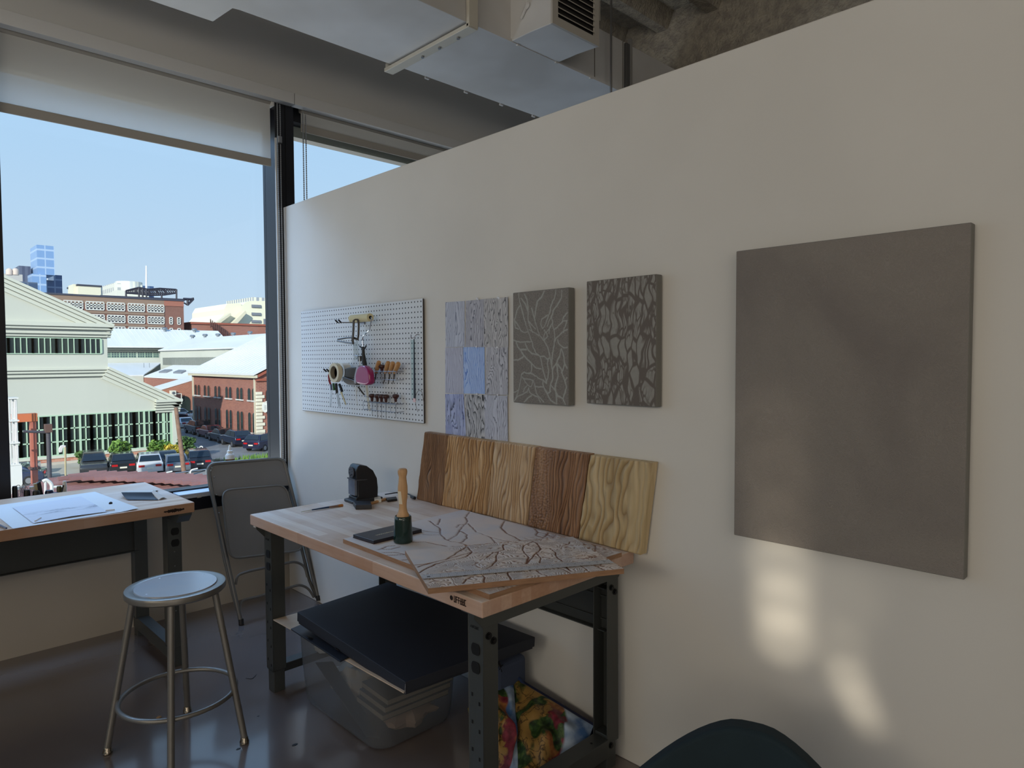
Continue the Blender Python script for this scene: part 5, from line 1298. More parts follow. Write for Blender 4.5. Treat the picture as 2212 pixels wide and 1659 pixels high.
# ================================================================ clutter on the sill behind the desk
SZ_ = .72
def S(px, py, y=.06): return U(px, py, y=y)
def st(name, label, cat, px, y=.06): 
    p = U(px, 1070, y=y); return thing(name, label, cat, (p.x, y, .677))
def jar(px, w, top, mat, label, lidm=None, y=.05, name='jar', cat='jar'):
    p = U(px, 1060, y=y); kk = ((p-CAM).dot(FWD))/F; r = w*kk/2; zt = U(px, top, y=y).z
    t = thing(name, label, cat, (p.x, y, .678))
    MB().lathe([(0,.678-.678),(r,0),(r,zt-.678-.01),(r*.8,zt-.678),(0,zt-.678)], (p.x,y,.678), 16).build('body', mat, t, smooth=True)
    if lidm: MB().cyl((p.x,y,zt), (p.x,y,zt+.012), r*.82, n=16).build('lid', lidm, t, smooth=True)
    return t
m_clearj = glass_mat('jar_glass', (214,220,226), .12); m_navy = P('navy_plastic', (22,30,66), .35)
bx_ = thing('black_packet', 'tall black packet with tan side leaning behind the desk on the sill', 'packet', (U(85,1060,y=.05).x, .05, .678))
pk = [U(80,1045,y=.05), U(88,1040,y=.05), U(101,1067,y=.05), U(88,1069,y=.05)]
pk[2].z = .69; pk[3].z = .69
MB().slab(pk, (0,.03,0)).build('front', m_blackplastic, bx_, bevel=.001)
MB().slab([pk[0]+V(-.012,0,0), pk[0], pk[3], pk[3]+V(-.008,0,0)], (0,.028,0)).build('side', P('tan_card', (170,156,120), .7), bx_)
jar(32,10,1050, m_blackplastic, 'slim black bottle at the left end of the sill behind the desk', y=.05)
jar(44,18,1052, m_clearj, 'clear glass jar at the left end of the sill', y=.06)
jar(58,12,1058, m_blackplastic, 'short black bottle behind the desk beside the clear jar', y=.04)
jar(70,14,1056, m_clearj, 'clear jar just left of the black packet on the sill', m_white, y=.07)
jar(78,14,1060, m_blackplastic, 'squat black jar in front of the packet on the sill', y=.03)
jar(106,16,1059, m_navy, 'navy blue pot right of the black packet on the sill', y=.05)
jar(128,10,1050, P('olive_glass', (80,76,34), .3), 'olive brown bottle on the sill right of the navy pot', y=.05)
jar(117,18,1064, m_navy, 'low navy tin on the sill behind the drawing paper', y=.03)
jar(140,8,1044, m_white, 'white squeeze bottle standing at the right of the sill clutter', m_white, y=.05)
wl_ = MB(); 
for (x0, x1, tp) in ((36,44,1052),(48,56,1050),(52,60,1056)):
    a = U(x0,1066,y=.045); b = U(x1,1066,y=.045); tt = U((x0+x1)/2,tp-4,y=.045); wl_.tube(arc_path([a, V(a.x,a.y,tt.z), V(b.x,b.y,tt.z), b], .03, 6), .0018, 6)
tag(wl_.build('spectacles', m_chrome, smooth=True), 'thin curved wire loops standing among the jars on the sill', 'wire')
m = MB(); m.tube([U(133,1064,y=.03), U(137,1048,y=.03)], .004, 8); tag(m.build('marker', m_blackplastic, smooth=True), 'black marker leaning on the white squeeze bottle', 'marker')
# tray at the right of the desk on the sill
ZS = .678
t = thing('plastic_tray', 'shallow white plastic tray on the sill right of the desk', 'tray', (U(430,1060,y=.04).x, .05, ZS))
xa_, xb_ = U(384,1065,y=.03).x, U(466,1058,y=.03).x
pts = [V((xa_+xb_)/2+a, .055+b, ZS) for a, b in rounded(xb_-xa_, .125, .02, 5)]
m = MB(); m.slab(pts, (0,0,.004)); m.build('tray_base', P('tray_white', (216,220,226), .35), t)
rim = MB(); rim.tube([p+V(0,0,.028) for p in pts], .004, 6, closed=True); n_ = len(pts)
rim.add([p+V(0,0,.0) for p in pts]+[p+V(0,0,.028) for p in pts], [(i, (i+1) % n_, n_+(i+1) % n_, n_+i) for i in range(n_)]); rim.build('tray_rim', MATS['tray_white'], t, smooth=True)
MB().slab([p*1.0+V(0,0,.030) for p in pts], (0,0,.0015)).build('tray_lid', MATS['tray_white'], t)
for k_, (px, col, lb) in enumerate(((398,m_dg,'dark pen lying in front of the white tray'), (432,m_white,'white eraser block in front of the tray'))):
    p = U(px, 1073, z=ZS+.008); m = MB()
    if k_: m.box(p.x-.012, p.x+.012, -.008, .012, ZS, ZS+.016)
    else: m.tube([V(p.x-.03,-.004,ZS+.005), V(p.x+.07,.0-.002,ZS+.005)], .004, 8)
    tag(m.build('sill_item', col), lb, 'eraser' if k_ else 'pen')
# plastic cup and glue bottle behind the chair
def on_sill(px, y): p = U(px, 1000, y=y); return V(p.x, y, ZS)
cpz = on_sill(470, .06); zt = U(470, 993, y=.06).z
cup = thing('plastic_cup', 'frosted clear plastic cup on the sill behind the folding chair', 'cup', cpz)
MB().lathe([(.026,.001),(.036,zt-ZS),(.0375,zt-ZS),(.0275,0),(0,0)], cpz, 28).build('cup_wall', m_tub, cup, smooth=True)
gz = on_sill(497, .05); zt = U(497, 961, y=.05).z; h_ = zt-ZS
gb_ = thing('glue_bottle', 'white nozzled glue bottle with dark label standing on the sill', 'bottle', gz)
MB().lathe([(0,0),(.026,0),(.0275,.004),(.0275,h_-.066),(.022,h_-.056),(.016,h_-.052),(0,h_-.052)], gz, 28).build('bottle', P('milky_plastic', (212,210,206), .35), gb_, smooth=True)
MB().lathe([(.0279,h_*.25),(.0279,h_-.088)], gz, 28).build('label', P('label_dark', (26,22,20), .4), gb_, smooth=True, recalc=False)
MB().lathe([(.0280,h_-.093),(.0280,h_-.086)], gz, 28).build('label_band', P('amber_band', (120,84,40), .4), gb_, smooth=True, recalc=False)
MB().lathe([(.016,h_-.054),(.0165,h_-.050),(.0165,h_-.036),(.010,h_-.032),(.006,h_-.004),(.003,h_)], gz, 20).build('nozzle', m_white, gb_, smooth=True)
# ================================================================ outside: ground, yard, streets
G = -7.5
m_asph = P('asphalt', (112,110,112), .9, col2=(128,126,126), vs=.3, bump=.1, bs=3, bd=.02)
m_conc = P('pale_concrete', (178,170,158), .9, col2=(190,182,168), vs=.4)
m_green = P('grey_green_cladding', (190,190,178), .6, col2=(194,194,182), vs=.15, stretch=(1,1,.1))
m_greentrim = P('grey_green_trim', (198,198,184), .6); m_groove = P('shadow_gap', (90,92,84), .8)
m_mull = P('mint_window_frame', (172,196,170), .5)
m_pane = P('dark_window_glass', (34,42,44), .12, spec=.35, col2=(48,58,52), vs=.35)
m_wroof = P('white_metal_roof', (226,226,226), .55, col2=(218,218,216), vs=.3, stretch=(1,.2,1))
m_roofseam = P('roof_seam', (170,172,174), .6)
m_galv = P('galvanised', (150,156,162), .35, .7)
def brick_mat(name, c1, c2, mor, sc=1.0):
    t = NT(name, .85); o3, vec = t.xyz()
    s_ = t.math('ADD', o3[0], o3[1]); cb = t.n('ShaderNodeCombineXYZ'); t.link(s_, cb.inputs[0]); t.link(o3[2], cb.inputs[1])
    b = t.n('ShaderNodeTexBrick'); b.inputs['Scale'].default_value = sc; b.inputs['Brick Width'].default_value = .45; b.inputs['Row Height'].default_value = .16; b.inputs['Mortar Size'].default_value = .012
    b.inputs['Color1'].default_value = lin(c1); b.inputs['Color2'].default_value = lin(c2); b.inputs['Mortar'].default_value = lin(mor); t.link(cb.outputs[0], b.inputs['Vector'])
    c = t.mix(t.ramp(t.noise(vec, .5, 4), [(.4,(0,0,0)),(.75,(110,110,110))]), b.outputs['Color'], tuple(min(255, int(v*1.15)) for v in c1)); t.color(c); return t.m
m_brick = brick_mat('red_brick', (152,98,82), (138,86,74), (164,130,114))
m_brick2 = brick_mat('old_brown_brick', (128,88,76), (116,78,68), (138,104,94))
m_plinth = brick_mat('painted_brick_base', (168,100,78), (188,140,120), (190,160,140))
struct(MB().box(-60, 260, .3, 400, G-.5, G).build('ground', m_asph))
struct(MB().box(-30, 14, -14, .20, G, -.13).build('wall_exterior', m_green))
struct(MB().box(-16, -11, -30, .2, G, 11).build('wall_sun_block', m_green))  # unseen block added to keep direct sun out of the room
# pavements
struct(MB().box(-10, 19.6, 57.2, 63.9, G, G+.15).build('sidewalk', m_conc))
struct(MB().slab([V(19.6,57.2,G+.004), V(30,55.5,G+.004), V(60,50,G+.004), V(60,36,G+.004), V(-10,36,G+.004), V(-10,46,G+.004)], (0,0,.03)).build('road', P('sunlit_road', (150,144,138), .9, col2=(160,154,148), vs=.3)))
struct(MB().box(28.0, 29.0, 66, 150, G, G+.15).build('kerb', m_conc))
# ---------------------------------------------------------------- the grey green warehouse
YW = 64.0
def E(px, py, y=YW): return U(px, py, y=y)
wh = thing('warehouse', 'large grey green gabled warehouse with long ribbon windows, filling the left of the view', 'building', (10, YW+15, G))
z_eu = E(237,708).z; z_el = E(385,868).z; z_cl = E(232,797).z
xr_u = E(232,750).x; xr_l = E(381,900).x; xle = -14
pU = [E(13,604), E(237,704)]; sl_ = (pU[1].z-pU[0].z)/(pU[1].x-pU[0].x); 
zpk = pU[0].z + sl_*(xle-pU[0].x)*.0
apx = E(-60,570); 
poly = [V(xle,YW,G), V(xr_l,YW,G), V(xr_l,YW,z_el), V(xr_u,YW,z_cl), V(xr_u,YW,pU[1].z), V(apx.x,YW,pU[1].z+sl_*(apx.x-pU[1].x)), V(xle,YW,pU[1].z+sl_*(apx.x-pU[1].x))]
# hollow front so glazing sits in front of it
MB().slab(poly, (0, 34, 0)).build('wall', m_green, wh)
# rake boards: stepped mouldings along both slopes
def rake(a, b, name):
    a = Vector(a); b = Vector(b); d_ = (b-a).normalized(); n_ = Vector((-d_.z, 0, d_.x)); 
    if n_.z < 0: n_ = -n_
    m = MB()
    for k, (o1, o2, th) in enumerate(((-.0,.22,.55),(-.30,-.02,.42),(-.62,-.32,.30),(-.95,-.64,.18))):
        m.slab([a+n_*o1, b+n_*o1, b+n_*o2, a+n_*o2], (0, -th, 0))
    m.build(name, m_greentrim, wh)
    g = MB()
    for o1, th in ((-.01,.44),(-.31,.32),(-.63,.20)): g.slab([a+n_*(o1-.03), b+n_*(o1-.03), b+n_*(o1+.02), a+n_*(o1+.02)], (0, -th-.004, 0))
    g.build('trim_gap', m_groove, wh)
rake(V(apx.x,YW,pU[1].z+sl_*(apx.x-pU[1].x)), V(E(242,706).x,YW,E(242,706).z), 'upper_rake')
rake(V(xr_u-.1,YW,z_cl), V(E(389,868).x,YW,E(389,868).z), 'lower_rake')
def cornice(x0, x1, ztop, steps, name):
    m = MB(); z = ztop
    g = MB()
    for h_, th in steps:
        m.box(x0, x1+th*.5, YW-th, YW, z-h_, z); g.box(x0, x1+th*.4, YW-th-.005, YW, z-h_-.03, z-h_+.03); z -= h_
    m.build(name, m_greentrim, wh); g.build('trim_gap', m_groove, wh)
cornice(xle, E(236,705).x, E(150,697).z, ((E(150,697).z-E(150,706).z,.5),(E(150,706).z-E(150,712).z,.42),(E(150,712).z-E(150,722).z,.22),(E(150,722).z-E(150,728).z,.12)), 'upper_cornice')
cornice(xle, E(231,800).x, E(150,795).z, ((E(150,795).z-E(150,800).z,.3),(E(150,800).z-E(150,806).z,.24),(E(150,806).z-E(150,814).z,.14)), 'lower_cornice')
cornice(E(334,865).x, E(385,868).x, E(360,862).z, ((.28,.5),(.22,.42),(.26,.3),(.26,.24),(.22,.18)), 'corner_cornice')
# clerestory: four windows of four panes
z0, z1 = E(120,763).z, E(120,731).z
xs_ = [E(18,750).x, E(70.5,750).x, E(121.5,750).x, E(172,750).x, E(218,750).x]
xs_ = [xs_[0]-2*(xs_[1]-xs_[0]), xs_[0]-(xs_[1]-xs_[0])]+xs_
def window_grid(parent, x0, x1, z0, z1, y, nx, nz, bar, frame_m, pane_m, name='window', yo=.06, thick=None):
    f = MB(); f.box(x0, x1, y-yo, y-.01, z0-bar, z0); f.box(x0, x1, y-yo, y-.01, z1, z1+bar)
    for i in range(nx+1):
        x = x0+(x1-x0)*i/nx; b = (thick if thick and i in (0, nx) else bar)/2; f.box(x-b, x+b, y-yo-(.02 if thick and i in (0, nx) else 0), y-.01, z0, z1)
    for j in range(1, nz):
        z = z0+(z1-z0)*j/nz; f.box(x0, x1, y-yo, y-.01, z-bar*.6, z+bar*.6)
    w_ = f.build(name, frame_m, parent)
    MB().box(x0+.01, x1-.01, y-.02, y-.008, z0, z1).build('pane', pane_m, w_); return w_
for a, b in zip(xs_[:-1], xs_[1:]): window_grid(wh, a, b, z0, z1, YW, 4, 1, .07, m_mull, m_pane, 'clerestory_window', .1, .16)
# big ground floor glazing
zt_, zb_ = E(157,897).z, E(157,979).z
xb_ = E(97,930).x; dxb = (E(333,930).x-xb_)/5
for i in range(-3, 6):
    a = xb_+dxb*i; b = min(a+dxb, xr_l-.5); nx = 4 if b-a > dxb*.8 else 3
    window_grid(wh, a, b, zb_, zt_, YW, nx, 3, .09, m_mull, m_pane, 'industrial_window', .12, .22)
m = MB(); 
for i in range(-3, 6): m.box(xb_+dxb*(i+.5)-.08, xb_+dxb*(i+.5)+.08, YW-.14, YW-.01, zb_, zt_)
m.build('window_mullions', m_mull, wh)
MB().box(xle, xr_l+.05, YW-.25, YW, zb_-.3, zb_-.08).build('sill_band', m_greentrim, wh)
MB().box(xle, xr_l, YW-.18, YW, G+.1, zb_-.3).build('brick_base', m_plinth, wh)
MB().box(xr_l-.42, xr_l+.06, YW-.2, YW, G+.1, zt_+.05).build('corner_post', m_greentrim, wh)
MB().box(xle, xr_l, YW-.4, YW-.18, G, G+.35).build('concrete_kerb', m_conc, wh)
# ---------------------------------------------------------------- brick works, right
XB = 29.0
br = thing('brick_building', 'red brick building with arched windows and stone quoins at the right of the view', 'building', (XB+6, 80, G))
pc_ = U(553,808,x=XB); yc = pc_.y; ze = pc_.z; yfar = U(415,803,x=XB).y
q1 = U(595,786,y=yc); slope = (q1.z-ze)/(q1.x-XB); xrg = XB+9.0; zr = ze+slope*9.0
MB().slab([V(XB,yc,G), V(xrg+9,yc,G), V(xrg+9,yc,ze), V(xrg,yc,zr), V(XB,yc,ze)], (0, yfar-yc, 0)).build('wall', m_brick, br)
for sgn in (1, -1):
    a = V(XB-.5, yc-.5, ze-.15) if sgn > 0 else V(xrg+9.5, yc-.5, ze-.15)
    rf = MB(); rf.slab([a, V(xrg, yc-.5, zr+.12), V(xrg, yfar+.3, zr+.12), V(a.x, yfar+.3, a.z)], (0, 0, .22)); rf.build('roof', m_wroof, br)
se = MB()
for i in range(18):
    y = yc+(yfar-yc)*(i+.5)/18; se.slab([V(XB-.4,y,ze+.1), V(xrg,y,zr+.36), V(xrg,y+.06,zr+.36), V(XB-.4,y+.06,ze+.1)], (0,0,.05))
se.build('roof_seams', m_wroof, br)
MB().box(XB-.45, XB-.02, yc-.4, yfar+.2, ze-.42, ze-.12).build('gutter', P('cream_gutter', (206,196,170), .6), br)
MB().slab([V(XB-.2,yc-.35,ze-.5), V(xrg,yc-.35,zr-.35), V(xrg,yc-.35,zr-.05), V(XB-.2,yc-.35,ze-.2)], (0,.34,0)).build('pediment_trim', P('brick_trim', (150,82,64), .8), br)
MB().box(XB-.1, XB+11, yc-.22, yc, ze-.75, ze-.5).build('string_course', MATS['brick_trim'], br)
for yy in (yc+.25, yfar-.4): MB().box(XB-.16, XB-.0, yy-.09, yy+.09, G, ze-.3).build('downpipe', P('pipe_cream', (200,192,170), .6), br)
qn = MB(); k = 0; z = G
while z < ze-1.9:
    w_ = .75 if k % 2 else .5; qn.box(XB-.10, XB+w_+.1, yc-.14, yc+.05, z, z+.32); z += .37; k += 1
qn.build('stone_quoins', P('quoin_stone', (222,214,192), .8), br, bevel=.03)
def arch_win(parent, P0, U_, w_, z0, z1, nrm, r_arch=True, sub='arched_window'):
    P0 = Vector(P0); U_ = Vector(U_); N_ = Vector(nrm)
    def outline(inset):
        ww = w_/2-inset; pts = [P0+U_*ww+V(0,0,z0-P0.z), P0+U_*(-ww)+V(0,0,z0-P0.z)]; pts = [P0+U_*ww+V(0,0,z0+inset-P0.z)]
        for i in range(9):
            a = pi*i/8; pts.append(P0+U_*(ww*cos(a))+V(0,0,z1-ww+ww*sin(a)-P0.z))
        pts.append(P0-U_*ww+V(0,0,z0+inset-P0.z)); return pts
    f = MB(); f.slab([p+N_*.03 for p in outline(-.06)], N_*.05); w = f.build(sub, P('window_surround', (120,66,56), .8), parent)
    MB().slab([p+N_*.085 for p in outline(0)], N_*.01).build('pane', m_pane, w)
    s = MB(); a, b = P0+U_*(w_/2+.1)+N_*.02, P0-U_*(w_/2+.1)+N_*.02
    s.slab([V(a.x,a.y,z0-.14), V(b.x,b.y,z0-.14), V(b.x,b.y,z0), V(a.x,a.y,z0)], N_*.16); s.build('sill', P('sill_stone', (206,202,196), .8), w)
def bz(px, py): return U(px, py, x=XB).z
up0, up1 = U(450,850,x=XB).z, U(450,832,x=XB).z
zrow = [(bz(487,859), bz(487,835)), (bz(487,924), bz(487,884))]
for (px0, px1) in ((424,431),(444,452),(467,475),(491,499),(515,523),(539.5,549)):
    for z0_, z1_ in zrow:
        for px in (px0, px1):
            y_ = U(px, 850, x=XB).y; arch_win(br, V(XB,y_,z0_), (0,1,0), .62, z0_, z1_, (-1,0,0))
fx = U(583, 850, y=yc).x; arch_win(br, V(fx,yc,0), (1,0,0), .95, U(583,866,y=yc).z, U(583,839,y=yc).z, (0,-1,0))
# round sign, door, stairs
sg_ = thing('round_sign', 'white oval projecting sign near the corner of the brick building', 'sign', U(573,880,y=yc-.6))
so_ = U(573,880,y=yc-.7)
m = MB(); m.slab([so_+V(.0+.33*cos(i*pi/12),.33*0+.28*cos(i*pi/12)*0, .56*sin(i*pi/12)) for i in range(24)], (.0,.12,0)); m.build('sign_face', P('sign_white', (222,220,210), .6), sg_)
m = MB(); m.tube([so_+V(.2,.1,0), V(so_.x+.2,yc,so_.z)], .04, 6); m.build('bracket', m_galv, sg_)
m = MB()
for i, z_ in enumerate((.16,.0,-.16)): m.box(so_.x-.12, so_.x+.12, so_.y-.02, so_.y-.001, so_.z+z_-.04, so_.z+z_+.04)
m.build('sign_marks', P('sign_mark_grey', (176,176,170), .7), sg_)
d0, d1 = U(579,915,y=yc), U(596,941,y=yc)
dr = thing('white_door', 'white panelled door above a stair on the brick building', 'door', ((d0.x+d1.x)/2, yc-.08, d1.z))
MB().box(d0.x, d1.x+.6, yc-.1, yc-.01, d1.z, d0.z).build('door_leaf', P('door_white', (216,212,196), .6), dr)
m = MB(); xx = U(584,925,y=yc).x
for i in range(3):
    for j in range(2): m.box(xx-.25+.4*j, xx-.25+.4*j+.22, yc-.12, yc-.09, d0.z-.45-.34*i, d0.z-.22-.34*i)
m.build('door_panes', m_pane, dr)
stt = thing('stair_rail', 'dark stair railing below the white door', 'railing', (xx+.5, yc-1.2, G)); m = MB()
for i in range(6):
    x_ = xx-.3+.35*i; z_ = d1.z-.05-.25*i; m.box(x_, x_+.04, yc-1.4, yc-1.36, max(G, z_-.4), z_+.9)
m.tube([V(xx-.4,yc-1.38,d1.z+.95), V(xx+1.8,yc-1.38,d1.z-.5)], .04, 6); m.box(xx-.4, xx+1.9, yc-1.3, yc-.1, G, G+.25); m.build('rail', P('rail_dark', (40,42,46), .5), stt)
# ---------------------------------------------------------------- long white-roofed shed behind (ridge along x)
def vent(px, py, Yd, label):
    p = U(px, py, y=Yd); k = (p-CAM).dot(FWD)/F; t = thing('roof_vent', label, 'roof vent', p, 'round metal vents on the white roofs')
    MB().lathe([(2.5*k,-5*k),(2.5*k,-1*k),(5.2*k,.5*k),(5.5*k,3*k),(4.2*k,4.5*k),(0,4.6*k)], p, 12).build('cowl', m_galv, t, smooth=True)
sh = thing('long_shed', 'long pale shed with white roof and a band of square windows behind the warehouse', 'building', (30, 108, G))
YS = 152
e0 = E(300,750,YS).z; rg = U(300,713,y=YS+8).z; xa0, xa1 = 24, U(471,716,y=YS+8).x
MB().box(xa0, xa1, YS, YS+16, G, e0).build('wall', m_green, sh)
MB().slab([V(xa0,YS-.7,e0-.1), V(xa1,YS-.7,e0-.1), V(xa1,YS+8,rg), V(xa0,YS+8,rg)], (0,0,.25)).build('roof', m_wroof, sh)
MB().slab([V(xa1,YS,e0), V(xa1,YS+8,rg), V(xa1,YS+16,e0)], (-.4,0,0)).build('gable', m_green, sh)
MB().slab([V(xa0,YS+8,rg), V(xa1,YS+8,rg), V(xa1,YS+16,e0), V(xa0,YS+16,e0)], (0,0,.25)).build('roof', m_wroof, sh)
m = MB()
for z_, th in ((E(300,755,YS).z,.5),(E(300,760,YS).z,.3)): m.box(xa0, xa1, YS-th, YS, z_-.12, z_+.1)
m.build('eave_trim', m_groove, sh)
m = MB()
for i in range(32): x = xa0+1.0*i; m.slab([V(x,YS-.6,e0+.15), V(x+.07,YS-.6,e0+.15), V(x+.07,YS+8,rg+.25), V(x,YS+8,rg+.25)], (0,0,.05))
m.build('roof_seams', m_wroof, sh)
wz0, wz1 = E(280,772,YS).z, E(280,760.5,YS).z
for a, b in ((228,239),(240.5,257.5),(259,276),(277.5,294),(297,312),(313.5,329),(331,342.5)):
    window_grid(sh, E(a,766,YS).x, E(b,766,YS).x, wz0, wz1, YS, 3, 3, .05, m_mull, P('teal_pane', (70,86,92), .15), 'square_window', .08)
# lower lean-to roof in front of it
lt_ = thing('lean_to_roof', 'white lower roof between the warehouse and the long shed', 'roof', (26, 94, G))
a0, a1, b1, b0 = U(229,785.5,y=YS-.1), U(349,785,y=YS-.1), U(310,812,y=138), U(226,816,y=138)
b0.z = b1.z; b0.x = 25; a0.x = 26; a0.z = a1.z
MB().slab([b0, b1, a1, a0], (0,0,.2)).build('roof', m_wroof, lt_)
MB().slab([b0-V(0,0,.01), b1-V(0,0,.01), V(b1.x,b1.y,G), V(b0.x,b0.y,G)], (0,1,0)).build('wall', m_green, lt_)
for px, py, lb in ((282,790,'vent on the lean-to roof'),):
    pass
for px in (311, 323):
    p = U(px, 795, y=146); m = MB(); m.tube([p, p+V(0,0,1.0)], .05, 5); tag(m.build('vent_pipe', m_galv), 'thin pipe at %s on the white lean-to roof' % ('left' if px == 311 else 'right'), 'pipe')
# second low building: roof with two dark skylights, brick below
l2 = thing('brick_annex', 'low brick annex whose white roof has two grey skylights', 'building', (36, 96, G))
XL2 = 38.5
r0, r3 = U(310,815,x=XL2), U(430,822,x=XL2); zl2 = (r0.z+r3.z)/2; r0.z = r3.z = zl2
zt2_ = U(400,791,x=44).z; r1, r2 = V(43.9, r0.y, zt2_), V(43.9, r3.y, zt2_)
MB().slab([r0, r3, r2, r1], (0,0,.2)).build('roof', m_wroof, l2)
MB().box(XL2, 43.9, r3.y, r0.y, G, zl2-.05).build('wall', m_brick, l2)
def on_roof(px, py, a, b, c):
    n_ = (Vector(b)-Vector(a)).cross(Vector(c)-Vector(a)).normalized(); return UPL(px, py, Vector(a), n_)
for q in ([(343,808),(356,803),(372,803),(360,808)], [(374,809),(386,804),(402,805),(392,810)]):
    m = MB(); m.slab([on_roof(x, y, r0, r3, r1)+V(0,0,.22) for x, y in q], (0,0,.25)); m.build('skylight', P('skylight_grey', (120,124,130), .4), l2)
# third low roof, brick gable with arch
l3 = thing('brick_wing', 'low brick wing with an arched doorway and white pitched roof beyond the warehouse corner', 'building', (34, 90, G))
Y3 = 105.0
s0, s3 = U(340,845,y=Y3), U(416,822,y=Y3); s1, s2 = s0+V(0,5,0), s3+V(0,5,0)
MB().slab([s0, s3, s2, s1], (0,0,.22)).build('roof', m_wroof, l3)
MB().slab([s0-V(0,0,.05), s3-V(0,0,.05), V(s3.x,Y3,G), V(s0.x,Y3,G)], (0,4.8,0)).build('wall', brick_mat('orange_brick', (166,108,84), (154,98,78), (176,136,114)), l3)
ax = U(398,870,y=Y3).x; arch_win(l3, V(ax,Y3,0), (1,0,0), 1.7, G+.3, U(398,855,y=Y3).z, (0,-1,0), sub='arched_door')
acp = U(375,849,y=Y3-.8); aw = thing('air_conditioner', 'white air conditioning unit mounted on the brick wing wall', 'air conditioner', acp)
MB().box(acp.x-.36, acp.x+.36, Y3-.8, Y3-.05, acp.z-.36, acp.z+.36).build('casing', P('ac_white', (220,216,200), .6), aw)
MB().cyl((acp.x, Y3-.81, acp.z), (acp.x, Y3-.84, acp.z), .22, n=16).build('fan_grille', m_galv, aw)
MB().tube([V(acp.x+.36,Y3-.5,acp.z-.15), V(acp.x+1.2,Y3-.5,acp.z-.15), V(acp.x+1.2,Y3-.5,acp.z-1.1)], .07, 6).build('pipe', P('ac_white', (220,216,200), .6), aw)
gf = MB().box(s0.x+1, ax-1.1, Y3-.6, Y3-.4, G, G+2.0).build('green_fence', P('fence_green', (70,98,72), .7)); tag(gf, 'dark green fence panel in front of the brick wing', 'fence')
# clerestory building with ridge along y
XC = 44.0
c0, c1 = U(346,759,x=XC), U(512,752,x=XC); rx_ = XC+6
cb_ = thing('clerestory_shed', 'white roofed shed with louvred wall and round vents along its ridge', 'building', (XC+6, 115, G))
zE = (c0.z+c1.z)/2; yR0, yR1 = U(589,722,x=rx_).y, c0.y; zR = U(589,722,x=rx_).z
y_n = 107
MB().slab([V(XC-.4,y_n,zE), V(rx_,y_n,zR), V(rx_,yR1,zR), V(XC-.4,yR1,zE)], (0,0,.2)).build('roof', m_wroof, cb_)
MB().slab([V(XC,y_n,G), V(XC,y_n,zE), V(rx_,y_n,zR-.1), V(rx_+6,y_n,zE), V(rx_+6,y_n,G)], (0,yR1-y_n,0)).build('wall', m_green, cb_)
MB().slab([V(rx_,y_n,zR), V(rx_+6.4,y_n,zE), V(rx_+6.4,yR1,zE), V(rx_,yR1,zR)], (0,0,.2)).build('roof', m_wroof, cb_)
m = MB()
ya, yb_ = U(353,778,x=XC).y, U(475,778,x=XC).y; zl0, zl1 = U(420,789,x=XC).z, U(420,772,x=XC).z
n_ = 44
for i in range(n_): y = ya+(yb_-ya)*i/n_; m.box(XC-.1, XC-.01, y-.22, y+.12, zl0, zl1)
m.build('louvres', P('louvre_grey', (120,124,120), .6), cb_)
vi = 0
for px, py, lb in ((416,728,'first vent from the left on the louvred shed ridge'),(443,726,'second vent from the left on the louvred shed ridge'),(471,725,'third vent from the left on the louvred shed ridge'),(504,723,'fourth vent from the left on the louvred shed ridge'),(540,720,'fifth vent from the left on the louvred shed ridge'),(579,717,'vent on the white roof touching the window frame')):
    d_ = RT*((px-CX)/F)-UP*((py-CY)/F)+FWD; Yd = CAM.y+d_.y*((rx_-CAM.x)/d_.x); vent(px, py, Yd, lb)
for px, py, lb in ((356,712,'left vent on the ridge of the long shed'),(420,714,'right vent on the ridge of the long shed')): vent(px, py, YS+7, lb)
bx2 = U(545,753,x=XC+2.5)
tag(MB().box(bx2.x-.9, bx2.x+.9, bx2.y-.9, bx2.y+.9, bx2.z-1.0, bx2.z+.8).build('roof_box', m_galv), 'square grey metal box vent on the big white roof at right', 'roof vent')
# red brick range behind
rbk = thing('brick_range', 'low red brick building with iron fire escape behind the white roofs', 'building', (90, 165, G))
a, b = U(414,708,y=172), U(640,708,y=172); zt_ = U(520,703,y=172).z
MB().box(a.x, b.x, 172, 186, G, zt_).build('wall', m_brick, rbk)
MB().box(a.x-.3, b.x, 171.7, 186.3, zt_, zt_+.5).build('parapet', MATS['brick_trim'], rbk)
m = MB(); rnd = random.Random(8)
x0 = U(455,706,y=171).x; x1 = U(490,722,y=171).x; z0 = U(455,703,y=171).z; z1 = U(490,727,y=171).z
for i in range(9):
    s = i/8; x = x0+(x1-x0)*s; z = z0+(z1-z0)*s; m.tube([V(x,171,z+1.6), V(x,171,z-.6)], .12, 4); 
    if i < 8: m.tube([V(x,171,z), V(x+(x1-x0)/8,171,z+(z1-z0)/8)], .14, 4); m.tube([V(x,171,z+1.5), V(x+(x1-x0)/8,171,z-.8)], .1, 4)
m.build('fire_escape', P('rust_iron', (84,50,46), .8), rbk)
